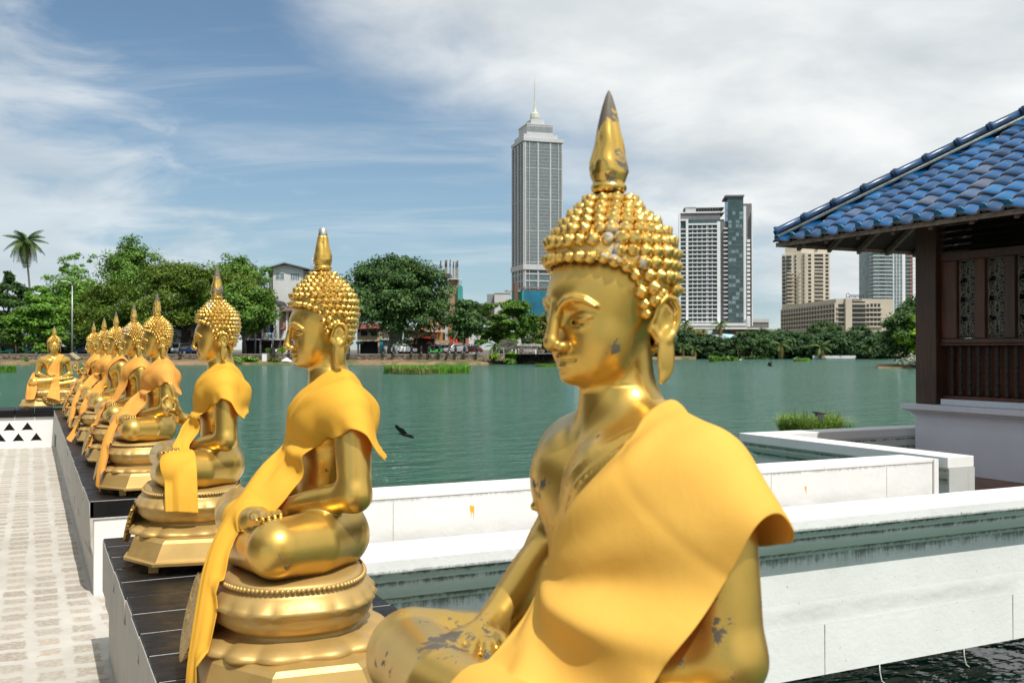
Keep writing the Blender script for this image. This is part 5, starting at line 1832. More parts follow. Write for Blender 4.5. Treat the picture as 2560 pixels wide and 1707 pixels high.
def tree(label, pc, zc, x0, x1, yt, yb, leaf, kind='round', trunk=None, nleaf=6000, size=None, seed=1, ground=GZ, group='trees along the shore', bark=None, name='tree', depth=None, nclump=None, lean=0.0, clump=None):
    """crown between columns x0..x1 and rows yt..yb, trunk standing in column pc"""
    rs = np.random.RandomState(seed)
    t = thing(name, label, 'tree', P(pc, zc, ground), -YAW, group)
    m = zc / FPX
    cx = ((x0 + x1) / 2 - pc) * m; rx = (x1 - x0) / 2 * m
    zt = ZY(yt, zc) - ground; zb = ZY(yb, zc) - ground
    ry = depth or rx * 0.9
    h = zt - zb
    L = []
    if kind == 'round':
        for k in range(9):
            a = 2 * pi * k / 9 + rs.uniform(-.3, .3); q = rs.uniform(.30, .58)
            s = rs.uniform(.36, .56)
            L.append((cx + rx * q * cos(a), ry * q * sin(a), zb + h * rs.uniform(.24, .60), rx * s, ry * s, h * rs.uniform(.28, .40)))
        for k in range(4):
            L.append((cx + rx * rs.uniform(-.35, .35), ry * rs.uniform(-.3, .3), zb + h * rs.uniform(.62, .74), rx * .42, ry * .42, h * .27))
        L.append((cx, 0, zb + h * .5, rx * .6, ry * .6, h * .42))
    elif kind == 'umbrella':
        for k in range(60):
            q = sqrt(rs.rand()) * .90; a = rs.uniform(0, 2 * pi)
            top_ = 0.92 * sqrt(max(0, 1 - (q * .97) ** 2)); dn = rs.rand() ** 1.6 * .5
            zz_ = zb + h * max(.05, top_ - dn - .02)
            L.append((cx + rx * q * cos(a), ry * q * sin(a), zz_, rx * rs.uniform(.13, .24), ry * rs.uniform(.16, .28), h * rs.uniform(.050, .095)))
        for k in range(22):
            q = rs.uniform(.35, .95); a = rs.uniform(pi, 2 * pi)
            L.append((cx + rx * q * cos(a), ry * q * sin(a) * .8, zb + h * rs.uniform(.04, .45) * (1.15 - q * .6), rx * rs.uniform(.12, .2), ry * .2, h * rs.uniform(.05, .09)))
    elif kind == 'layer':
        nl = 6
        for j in range(nl):
            zz_ = zb + h * (0.1 + 0.82 * j / (nl - 1)); w_ = sin(pi * (0.22 + 0.70 * j / (nl - 1)))
            for k in range(6):
                a = 2 * pi * k / 6 + rs.uniform(-.5, .5); q = rs.uniform(.25, .62) * w_
                L.append((cx + rx * q * cos(a), ry * q * sin(a), zz_ + h * rs.uniform(-.05, .05), rx * .36 * w_, ry * .36 * w_, h * .075))
    elif kind == 'airy':
        for k in range(20):
            q = sqrt(rs.rand()) * .8; a = rs.uniform(0, 2 * pi); zz_ = rs.rand()
            w_ = sin(pi * (0.15 + 0.75 * zz_))
            L.append((cx + rx * q * w_ * cos(a), ry * q * w_ * sin(a), zb + h * (.06 + .84 * zz_), rx * rs.uniform(.14, .26), ry * rs.uniform(.14, .26), h * rs.uniform(.07, .13)))
    ncl = nclump or {'round': 170, 'umbrella': 420, 'layer': 190, 'airy': 80}[kind]
    C, Nn, cl = crown_pts(L, nleaf, rs, clump or {'round': .40, 'umbrella': .62, 'layer': .62, 'airy': .75}[kind], ncl, .16, {'round': -.45, 'umbrella': -.3, 'layer': -.3, 'airy': -.9}[kind])
    sz = size or max(0.16, 0.0030 * zc ** 0.9 * 0.75)
    # a thin fill so that the heart of the crown is closed
    nf = int(nleaf * (0.10 if kind == 'airy' else 0.22))
    Lb = np.array(L); ii = rs.randint(0, len(L), nf)
    d = rs.normal(0, 1, (nf, 3)); d /= np.linalg.norm(d, axis=1, keepdims=True)
    Cf = Lb[ii, :3] + d * Lb[ii, 3:] * (rs.rand(nf, 1) ** .5 * .8)
    me = leaves_mesh('crown', np.concatenate([C, Cf]), np.concatenate([Nn, d]), sz, rs, LEAF[leaf])
    link('crown', me, None, t)
    tr = trunk if trunk is not None else max(0.16, h * 0.03)
    mb = MB()
    top = zb + h * (.45 if kind in ('round', 'airy') else .55)
    bx = lean
    pts = [(bx * 0, 0, -0.25), (bx * .2 + .04 * cx, .05, top * .25), (bx * .6 + cx * .25, 0, top * .6), (bx + cx * .6, 0, top)]
    mb.tube(pts, [tr * 1.35, tr, tr * .8, tr * .42], 9)
    st_ = np.array(pts[2])
    for k in range(9):
        e = cl[rs.randint(len(cl))]
        s0 = np.array(pts[1]) + (np.array(pts[2]) - np.array(pts[1])) * rs.uniform(.3, 1.0)
        mid = s0 * .5 + e * .5 + np.array((0, 0, h * .06 * rs.uniform(-.2, 1)))
        mb.tube([s0, mid, e], [tr * .42, tr * .25, tr * .07], 6)
    mb.build('trunk', bark or M_BARK, t)
    return t

def palm_tree(label, pc, zc, ytop, size, nfr=18, seed=1, ground=GZ, lean=(0.0, 0.0), trunk_r=0.17, dryn=4, group='palms along the shore'):
    rs = np.random.RandomState(seed)
    t = thing('palm_tree', label, 'palm', P(pc, zc, ground), -YAW, group)
    H = ZY(ytop, zc) - ground
    top = np.array((lean[0], lean[1], H))
    mb = MB()
    pts = [np.array((0, 0, -.2))] + [np.array((lean[0] * (k / 6) ** 1.6, lean[1] * (k / 6) ** 1.6, H * k / 6)) for k in range(1, 7)]
    mb.tube(pts, [trunk_r * 1.5] + [trunk_r * (1.1 - .4 * k / 6) for k in range(1, 7)], 8)
    mb.build('trunk', M_BARKG, t)
    def frond(droop, dry):
        L = size; n = 14
        V, Q, T = [], [], []
        sp = []
        for i in range(n + 1):
            s = i / n
            sp.append(np.array((L * s * (1 - .18 * droop * s), 0, L * (.30 * s - (.55 + .5 * droop) * s * s))))
        tone = []
        for i in range(1, n):
            for j in (1, -1):
                p = sp[i]; tng = sp[i + 1] - sp[i - 1]; tng /= np.linalg.norm(tng)
                ll = L * .30 * sin(pi * (0.12 + .80 * i / n)) * rs.uniform(.85, 1.1)
                for q in (0, 1):
                    base = p + tng * L / n * .5 * q
                    e = base + np.array((.45 * ll * tng[0], j * ll * .75, -.50 * ll * (1 + droop * .5) + .4 * ll * tng[2]))
                    w_ = tng * L / n * .30
                    b = len(V); V += [base - w_, base + w_, e + w_ * .2, e - w_ * .2]; Q.append((b, b + 1, b + 2, b + 3)); tone += [rs.rand()] * 4
        b = len(V)
        for i in range(n + 1):
            w_ = L * .012 * (1 - .8 * i / n); V += [sp[i] + (0, w_, 0), sp[i] - (0, w_, 0)]; tone += [.6, .6]
        for i in range(n):
            Q.append((b + 2 * i, b + 2 * i + 1, b + 2 * i + 3, b + 2 * i + 2))
        me = np_mesh('frond', np.array(V), np.array(Q), smooth=False)
        at = me.color_attributes.new('tone', 'FLOAT_COLOR', 'POINT')
        at.data.foreach_set('color', np.array([(x, x, x, 1) for x in tone], np.float32).ravel())
        me.materials.append(LEAF['dry' if dry else 'palm'])
        return me
    M = [frond(.2, False), frond(.7, False), frond(1.2, False), frond(1.6, True)]
    for k in range(nfr):
        a = 2 * pi * k * .382 * 1.0 + rs.uniform(-.2, .2)
        q = k / nfr
        me = M[3] if k >= nfr - dryn else M[min(2, int(q * 3.2))]
        link('frond', me, None, t, tuple(top), (0, radians(-48 + 88 * q + rs.uniform(-8, 8)), a))
    return t

def shrub(label, px, zc, x0, x1, yt, yb, leaf, n=900, seed=1, ground=None, name='shrub', size=None, cat='shrub', group=None):
    rs = np.random.RandomState(seed)
    g = ZY(yb, zc) if ground is None else ground
    t = thing(name, label, cat, P(px, zc, g), -YAW, group)
    m = zc / FPX
    cx = ((x0 + x1) / 2 - px) * m; rx = (x1 - x0) / 2 * m; h = ZY(yt, zc) - g
    L = [(cx + rx * rs.uniform(-.5, .5), rx * rs.uniform(-.4, .4), h * rs.uniform(.3, .62), rx * rs.uniform(.4, .6), rx * .5, h * .38) for _ in range(7)] + [(cx, 0, h * .35, rx * .8, rx * .6, h * .35)]
    C, Nn, cl = crown_pts(L, n, rs, .45, 40, .2, -.6)
    C[:, 2] = np.maximum(C[:, 2], 0.02)
    link('foliage', leaves_mesh('foliage', C, Nn, size or max(.14, .0016 * zc), rs, LEAF[leaf]), None, t)
    mb = MB()
    for k in range(5):
        e = cl[rs.randint(len(cl))]
        mb.tube([(cx + rs.uniform(-.2, .2), 0, -.05), tuple(e)], [.05, .02], 5)
    mb.build('stem', M_BARK, t)
    return t

def blades(name, area, n, hgt, wid, rs, m, up=0.35):
    """area(k) gives n base points (N,3)"""
    B = area
    a = rs.uniform(0, 2 * pi, n); ln = rs.uniform(.5, 1.25, n) * hgt
    d = np.stack([np.cos(a), np.sin(a), np.zeros(n)], 1)
    s = np.stack([-np.sin(a), np.cos(a), np.zeros(n)], 1) * (wid * rs.uniform(.6, 1.4, n))[:, None]
    bend = rs.uniform(.05, up, n)[:, None]
    p1 = B + d * bend * .35 * ln[:, None] + np.array((0, 0, .6)) * ln[:, None]
    p2 = B + d * bend * 1.3 * ln[:, None] + np.array((0, 0, 1.0)) * (ln[:, None] * (1 - .45 * bend))
    V = np.stack([B - s, B + s, p1 + s * .7, p1 - s * .7, p2], 1).reshape(-1, 3)
    i = np.arange(n) * 5
    Q = np.stack([i, i + 1, i + 2, i + 3], 1); T = np.stack([i + 3, i + 2, i + 4], 1)
    me = np_mesh(name, V, Q, T, smooth=False)
    tone = np.repeat(rs.uniform(0, 1, n), 5)
    at = me.color_attributes.new('tone', 'FLOAT_COLOR', 'POINT')
    at.data.foreach_set('color', np.stack([tone, tone, tone, np.ones_like(tone)], 1).astype(np.float32).ravel())
    me.materials.append(m)
    return me
# ================================================================== towers and hotels
M_BAND = simple('tower_band', (0.29, 0.31, 0.32), 0.7, 0, .1, .2)
M_TCOL = simple('tower_column', (0.43, 0.44, 0.45), 0.8, 0, .08, .2)
def towers():
    # --- tall glass tower with stepped crown
    zc = 800.0; m = zc / FPX
    t = thing('tower', 'tallest grey tower with stepped crown and needle spire', 'tower', P(1311, zc, GZ), -YAW + radians(17.0))
    W = 101.5 * m
    H = (HY - 347) * m + EYE - GZ
    zl = lambda py: (HY - py) * m + EYE - GZ
    zm = zl(667)
    mb = MB(); mb.box(0, W, 0, W, 0, H - 1.2); mb.build('glass_facade', M_GLASSB, t)
    fr = [0.0, .115, .335, .655, .875, .965]; wd = [.045, .018, .042, .042, .018, .035]
    for f, w_ in zip(fr, wd):
        q = MB(); q.box(f * W, (f + w_ * .85) * W, -0.7, -0.002, 0, H - 2.5); q.build('column', M_TCOL, t)
    for f, w_ in [(.0, .05), (.20, .035), (.42, .10), (.68, .035), (.94, .05)]:
        q = MB(); q.box(-0.9, -0.002, f * W + (0.0 if f else -.002), (f + w_) * W, 0, H - 2.5); q.build('column', M_TCOL, t)
    nfl = 34
    for k in range(nfl):
        z = zm + 4 + (H - zm - 10) * k / (nfl - 1)
        q = MB(); q.box(-0.22, W + .2, -0.22, W + .2, z - .24, z + .24); q.build('floor_band', M_BAND if k % 9 else M_CONC, t)
    for k in range(3):
        z = zl(719) + (zm - zl(719)) * k / 3
        q = MB(); q.box(-0.5, W + .4, -0.5, W + .4, z - .5, z + .5); q.build('floor_band', M_TCOL, t)
    mul = MB()
    for k in range(1, 40):
        x = W * k / 40; mul.box(x - .09, x + .09, -0.16, -0.003, zm, H - 3)
    mul.build('mullion_grid', M_BAND, t)
    q = MB(); q.box(-1.4, W + .8, -1.4, W + .8, zm - 2.2, zm + 2.0); q.build('cornice', M_CONC, t)
    q = MB(); q.box(-1.0, W + .8, -1.0, W + .8, H - 1.4, H + 1.2); q.build('cornice', M_CONC, t)
    c1 = MB(); c1.box(W * .02, W * .90, W * .10, W * .9, H + 1.2, H + 5.2)
    c1.build('crown', M_CONC, t)
    c2 = MB(); c2.box(W * .12, W * .80, W * .16, W * .84, H + 5.2, H + 13.2)
    o = c2.build('crown', M_CONC, t)
    for k in range(22):
        x = W * (.14 + .64 * k / 21)
        q = MB(); q.box(x - .26, x + .26, W * .16 - .12, W * .16 - .004, H + 7.4, H + 12.0); q.build('slot', M_GLASSG, o)
    c3 = MB(); c3.box(W * .11, W * .81, W * .15, W * .85, H + 13.2, H + 14.2); c3.box(W * .27, W * .62, W * .3, W * .7, H + 14.2, H + 19.0)
    c3.build('crown', M_CONC, t)
    sp = MB(); xc, yc = W * .42, W * .45
    sp.lathe([(3.6, 0), (4.2, 2.0), (3.9, 5.2), (2.2, 6.4), (1.2, 9.5), (.55, 15), (.40, 28), (.10, 36)], (xc, yc, H + 19.0), 10)
    sp.build('spire', simple('spire_metal', (0.52, 0.53, 0.46), 0.6, 0, .1), t)
    # scaffolded podium wrapped in net
    q = MB(); q.box(-1.6, W + 9, -2.6, -1.4, 0, zl(727)); q.build('blue_netting', M_NETB, t)
    q = MB(); q.box(-2.6, -1.62, -2.6, W * .8, 0, zl(727)); q.build('green_netting', M_NETG, t)
    sc = MB()
    for k in range(26):
        x = -3 + (W + 6) * k / 25; sc.box(x - .13, x + .13, -2.4, -2.1, zl(727), zl(718))
    sc.box(-4, W + 4, -2.5, -2.0, zl(719.5), zl(718)); sc.box(-4, W + 4, -2.5, -2.0, zl(724.5), zl(723.3))
    sc.build('scaffold', M_RUST, t)
    q = MB(); q.box(-8.5, -5.5, 0, 3, 0, zl(706)); q.build('hoist_mast', M_RUST, t)
    q = MB(); q.box(-13, -1.8, 4, 12, zl(728), zl(725)); q.build('platform', M_CONC, t)

    # --- white and dark glass apartment tower
    b = Bld('tower', 'white apartment tower with a dark glass shaft at its right side', 'tower', 1790, 640.0, 0.5, radians(-7))
    X, Z = b.X, b.Z
    b.box('core', 1704, 1811, 548, 815, 1.0, 26, M_GLASSG)
    b.box('core', 1858, 1879, 509, 815, 2.0, 24, M_TGREY)
    b.box('glass_shaft', 1819, 1857, 494, 815, -1.6, 20, M_GLASSG)
    b.box('shaft_cap', 1812, 1859, 489.5, 493.5, -2.6, 21, M_TGREY)
    b.box('recess', 1803, 1818.5, 553, 815, .6, 20, M_TGREY)
    b.box('penthouse', 1702, 1802, 531, 547.6, 2.5, 24, M_TGREY)
    b.box('roof_frame', 1712, 1812, 516, 518, 4, 20, M_TGREY)
    b.box('roof_room', 1716, 1742, 514, 530, 4, 20, M_CONC)
    b.box('roof_terrace', 1702, 1812, 529, 530.8, 1.6, 24, M_TWHITE)
    for x in range(1748, 1810, 7):
        b.box('roof_strut', x, x + 1.0, 518, 530, 4.2, 5, M_TGREY)
    for x0, x1, yt in [(1698, 1702.5, 533), (1716, 1722, 547), (1793, 1801, 554), (1857.5, 1864, 517), (1877.5, 1880, 530)]:
        b.box('column', x0, x1, yt, 815, -.8, 4, M_TWHITE)
    b.box('top_beam', 1702.6, 1715.8, 547, 551, -.8, 3, M_TWHITE)
    b.box('top_beam', 1722.2, 1792.8, 558, 562, -.8, 3, M_TWHITE)
    n = 24
    for k in range(n):
        y = 572 + 10.55 * k
        b.box('balcony', 1722.2, 1792.8, y - 1.15, y + 1.15, -.9, 2.4, M_TWHITE)
        b.box('balcony', 1702.6, 1715.8, y - 1.1, y + 1.1, -.5, 2.4, M_TWHITE)
        b.box('ledge', 1808.5, 1818.8, y - 1.3, y + 1.0, -1.5, .5, M_TWHITE)
        if k > 2:
            b.box('side_balcony', 1866, 1874, y - 3.8, y + 3.0, -.5, 1.9, M_TWHITE)
        b.box('floor_line', 1819.5, 1856.5, y - .4, y + .4, -1.75, -1.61, M_TGREY)
    for f in (1733, 1744, 1756, 1767.5, 1770.5, 1781):
        b.box('mullion', f - .7, f + .7, 562, 815, -.2, .98, M_TWHITE)
    rs = random.Random(9)
    for k in range(44):
        c = rs.choice([1820.5, 1830, 1838.5, 1847]); r = rs.randrange(26)
        y = 520 + 10.55 * r
        b.box('pale_pane', c, c + rs.choice([7.5, 9]), y, y + 8, -1.64, -1.605, M_GLASSP)  # random panes in paler glass
    b.box('podium', 1700, 1862, 809, 823, -12, 26, M_TWHITE)
    b.box('podium_dark_strip', 1724, 1858, 815.5, 818, -12.2, -12.01, M_TGREY)  # thin dark grey strip along the podium front
    b.box('fin', 1861, 1869, 798, 818, -12.5, 2, M_TWHITE)
    low = Bld('building', 'low grey ribbed hall beside the white apartment tower', 'building', 1900, 700.0, 0.5)
    low.box('wall', 1877, 1922, 800, 830, 0, 30, simple('hall_grey', (0.26, 0.265, 0.26), .8))
    low.box('roof_band', 1876, 1923, 797.5, 806, -.6, 30, M_CONC)
    for k in range(9):
        low.box('rib', 1880 + k * 5, 1881 + k * 5, 806.3, 830, -.4, -.01, M_TGREY)
    can = Bld('pavilion', 'flat white canopy hall with blue strip at the foot of the apartment tower', 'building', 1830, 560.0, 0.5)
    can.box('roof', 1776, 1924, 821.5, 824, -14, 14, M_TWHITE)
    can.box('wall', 1790, 1910, 824.3, 836, -4, 10, M_TGREY)
    can.box('white_wall', 1835, 1884, 829, 834, -6, -4.2, M_TWHITE)
    can.box('blue_strip', 1797, 1822, 827, 833, -5.4, -4.2, simple('strip_blue', (.03, .12, .32), .6))
    for x in (1790, 1854, 1900):
        can.box('post', x, x + 1.5, 824.3, 842, -12, -11.5, M_TWHITE)
    tent = Bld('tent', 'pale turquoise canopy roof between the far trees', 'canopy', 1822, 420.0, 0.6)
    q = MB(); X, Z = tent.X, tent.Z
    q.add([(X(1803), 0, Z(834)), (X(1832), 0, Z(836)), (X(1842), 1, Z(848)), (X(1826), -2, Z(847)), (X(1806), 6, Z(833)), (X(1834), 6, Z(835))], [(0, 3, 2, 1), (0, 1, 5, 4)], False)
    q.build('canvas', simple('turquoise', (.33, .55, .60), .7), tent.t)
    for x in (1806, 1824, 1838):
        tent.box('post', x, x + .8, 846, 862, -.5, -.2, M_TWHITE)

    # --- beige hotel: tower and long wing
    b = Bld('hotel_tower', 'beige hotel tower with dark windows and curved balconies', 'hotel', 2020, 560.0, 1.0, radians(2))
    X, Z = b.X, b.Z
    def XD(px, d): return ((px - CX) * (b.zc + d) - (b.pc - CX) * b.zc) / FPX
    q = MB(); q.prismz([(X(2020), 0), (X(2076), 0), (X(2076), 14), (XD(1958, 24), 24), (XD(1956, 8), 8), (XD(1966, 7.2), 7.2), (XD(1985, 5.2), 5.2), (XD(2004, 2.6), 2.6), (XD(2013, .6), .6)], 0, Z(632))
    q.build('wall', M_BEIGE, b.t)
    q = MB(); q.prismz([(X(2008), 3.0), (X(2071), 1.2), (X(2071), 12), (XD(1966, 20), 20), (XD(1964, 9), 9)], Z(632), Z(616)); q.build('parapet', M_BEIGE, b.t)
    b.box('roof_slot', 2041, 2049, 620, 623, 1.1, 1.6, M_DARK)
    ww = MB(); ww.box(-.5, .5, -.03, .3, 0, 1)
    me_w = ww.mesh('window', M_GLASS)
    def addw(x0, x1, yt, yb, d, rz=0):
        o = link('window', me_w, None, b.t, ((XD(x0, d) + XD(x1, d)) / 2, d, Z(yb)), (0, 0, rz)); o.scale = (X(x1) - X(x0), 1, Z(yt) - Z(yb)); return o
    for k in range(13):
        y = 635.5 + 9.62 * k
        addw(2020.8, 2028.5, y, y + 6.6, 0); addw(2036.5, 2059, y, y + 6.6, 0); addw(2064.5, 2072.5, y, y + 6.6, 0)
        for (x0, x1, d, r) in [(2008.5, 2017.5, 1.05, -.36), (1999.5, 2006.5, 3.2, -.20), (1987.5, 1997, 4.4, -.20), (1966.5, 1985.5, 6.0, -.165), (1957.2, 1964, 7.4, -.12)]:
            addw(x0, x1, y + 2.0 - (x1 - 1957) * .018, y + 7.8 - (x1 - 1957) * .018, d - .10, r)
        if k > 3:
            b.box('balcony', 2036.5, 2059, y + 4.4, y + 6.8, -.5, -.04, M_BEIGE)
            q = MB(); q.box(XD(1967, 5), XD(1985, 5), 3.6, 5.2, Z(y + 8.1), Z(y + 6.0)); q.build('balcony', M_BEIGE, b.t)
            b.box('balcony', 1999, 2006, y + 5.0, y + 7.0, 1.6, 2.6, M_BEIGE)
    w_ = Bld('hotel_wing', 'long low beige hotel wing with grid of deep windows and a rooftop sign', 'hotel', 2090, 440.0, 1.0, radians(0))
    X, Z = w_.X, w_.Z
    # receding left wing
    DY = 77.0; XL = -3.0
    q = MB(); q.prismz([(XL, DY), (0, 0.0), (16, 0.01), (16, DY)], 0, Z(747)); q.build('wall', M_BEIGE2, w_.t)
    ang = atan2(-DY, -XL)
    Lw = sqrt(DY ** 2 + XL ** 2)
    wm = MB(); wm.box(-.5, .5, -.06, .4, 0, 1); me_v = wm.mesh('window', M_GLASS)
    fn_ = MB(); fn_.box(-.20, .20, -.62, 0.0, 0, 1); me_f = fn_.mesh('fin', M_BEIGE2)
    ux, uy = -XL / Lw, -DY / Lw
    ncol = 20
    for r in range(5):
        zt = Z(760) - r * (Z(760) - Z(772.0)); h_ = (Z(761) - Z(769.6))
        for c in range(ncol):
            s = Lw * (c + .5) / ncol
            o = link('window', me_v, None, w_.t, (XL + ux * s, DY + uy * s, zt - h_), (0, 0, ang)); o.scale = (Lw / ncol * .78, 1, h_)
        q = MB(); q.box(0, Lw * .998, -.7, -.003, zt - h_ - .62, zt - h_ - .1); q.build('sill_band', M_BEIGE2, w_.t, (XL, DY, 0), (0, 0, ang))
    for c in range(ncol + 1):
        s = Lw * c / ncol
        o = link('fin', me_f, None, w_.t, (XL + ux * s, DY + uy * s, Z(818)), (0, 0, ang)); o.scale = (1, 1, Z(757) - Z(818))
    w_.box('wall', 2090, 2234, 747.5, 830, 0, 18, M_BEIGE2)
    for r in range(5):
        y = 760 + 11.7 * r
        w_.box('window', 2096, 2110, y, y + 8.4, -.06, .3, M_GLASS)
        for k in range(3):
            w_.box('window', 2176 + k * 9.2, 2182.6 + k * 9.2, y - 1, y + 7.4, -.06, .3, M_GLASS)
        w_.box('window', 2129, 2164, y + 1, y + 9.4, -.05, .3, M_GLASS)
        w_.box('window', 2166.5, 2172.8, y + .5, y + 8, -.05, .3, M_GLASS)
        w_.box('sill_band', 2090.5, 2112, y + 9, y + 10.6, -.8, -.01, M_BEIGE2)
        w_.box('sill_band', 2128, 2205, y + 9.8, y + 11.2, -.8, -.01, M_BEIGE2)
    w_.box('roof_slot', 2129, 2163, 753.5, 757, -.05, .3, M_DARK)
    w_.box('pier', 2111.5, 2127.5, 746.5, 830, -1.6, -.02, M_BEIGE2)
    # rooftop lettering
    sg = thing('rooftop_sign', 'dark script lettering on the roof of the beige hotel wing', 'sign', P(2137, 439.0, ZY(747.2, 439.0)), -YAW)
    cu = bpy.data.curves.new('letters', 'FONT'); cu.body = 'Cinnamon'; cu.extrude = 0.12; cu.align_x = 'CENTER'; cu.size = 2.9; cu.shear = 0.2; cu.space_character = .96
    tmp = bpy.data.objects.new('tmp', cu); COL.objects.link(tmp)
    bpy.context.view_layer.update()
    me = bpy.data.meshes.new_from_object(tmp.evaluated_get(bpy.context.evaluated_depsgraph_get()))
    bpy.data.objects.remove(tmp)
    mb_ = simple('sign_dark', (0.03, 0.035, 0.05), .6); me.materials.clear(); me.materials.append(mb_)
    lo = link('letters', me, None, sg, (0, 0, .55), (radians(90), 0, 0))
    xs = [v.co.x for v in me.vertices]; lo.scale = (45 * 439 / FPX / (max(xs) - min(xs)), 1, 1); me.name = 'letters'
    for k in range(6):
        q = MB(); x = -3.6 + k * 1.45; q.box(x - .04, x + .04, .1, .18, 0, .75); q.build('stand', M_TGREY, sg)
    # --- pale glass apartment tower at the right
    b = Bld('tower', 'pale blue glass apartment tower with stacked balconies, half hidden by the pavilion post', 'tower', 2232, 560.0, 1.0, radians(4))
    b.box('glass_facade', 2184, 2256, 560, 800, 0, 20, M_GLASSP)
    b.box('column', 2256.2, 2264, 560, 800, -.4, 20, M_TWHITE)
    b.box('glass_facade', 2264.2, 2276, 560, 800, 0, 20, M_GLASSG)
    b.box('red_panel', 2276.2, 2283, 560, 800, -.2, 20, simple('red_panel', (.17, .07, .06), .7))
    b.box('column', 2283.2, 2292, 560, 800, -.4, 20, M_TWHITE)
    b.box('column', 2231.5, 2234, 560, 800, -.7, -.01, M_TWHITE)
    for k in range(24):
        y = 566 + 9.3 * k
        b.box('balcony', 2179, 2231.2, y, y + 1.2, -1.6, 4, M_TWHITE)
        b.box('railing', 2180, 2231, y - 3.2, y - .1, -1.62, -1.52, M_GLASSP)
        b.box('floor_line', 2234.2, 2256, y, y + .7, -.25, -.01, M_TWHITE)
        b.box('floor_line', 2264.2, 2291, y, y + .7, -.55, -.42, M_TWHITE)
        b.box('dark_bay', 2197, 2211, y - 7.5, y - .2, -.12, -.01, M_GLASSG)
    for x in (2196, 2212.5, 2241, 2248.5):
        b.box('mullion', x, x + 1, 560, 800, -.3, -.13, M_TWHITE)
    g = Bld('building', 'blank grey slab building left of the tall tower', 'building', 1240, 520.0)
    g.box('wall', 1236, 1275, 733, 800, 0, 24, M_CONC); g.box('wall', 1217, 1235.8, 734.5, 800, 3, 20, simple('slab_grey', (.22, .235, .26), .85))
    g.box('parapet', 1235.5, 1276, 731, 733, -.4, 24, M_CONC)
    g2 = Bld('building', 'dark low roof between the banyan and the grey slab building', 'building', 1195, 330.0)
    g2.box('wall', 1172, 1232, 764, 800, 0, 12, M_DWALL); g2.box('roof', 1170, 1234, 759, 764, -1, 13, M_TGREY)
towers()

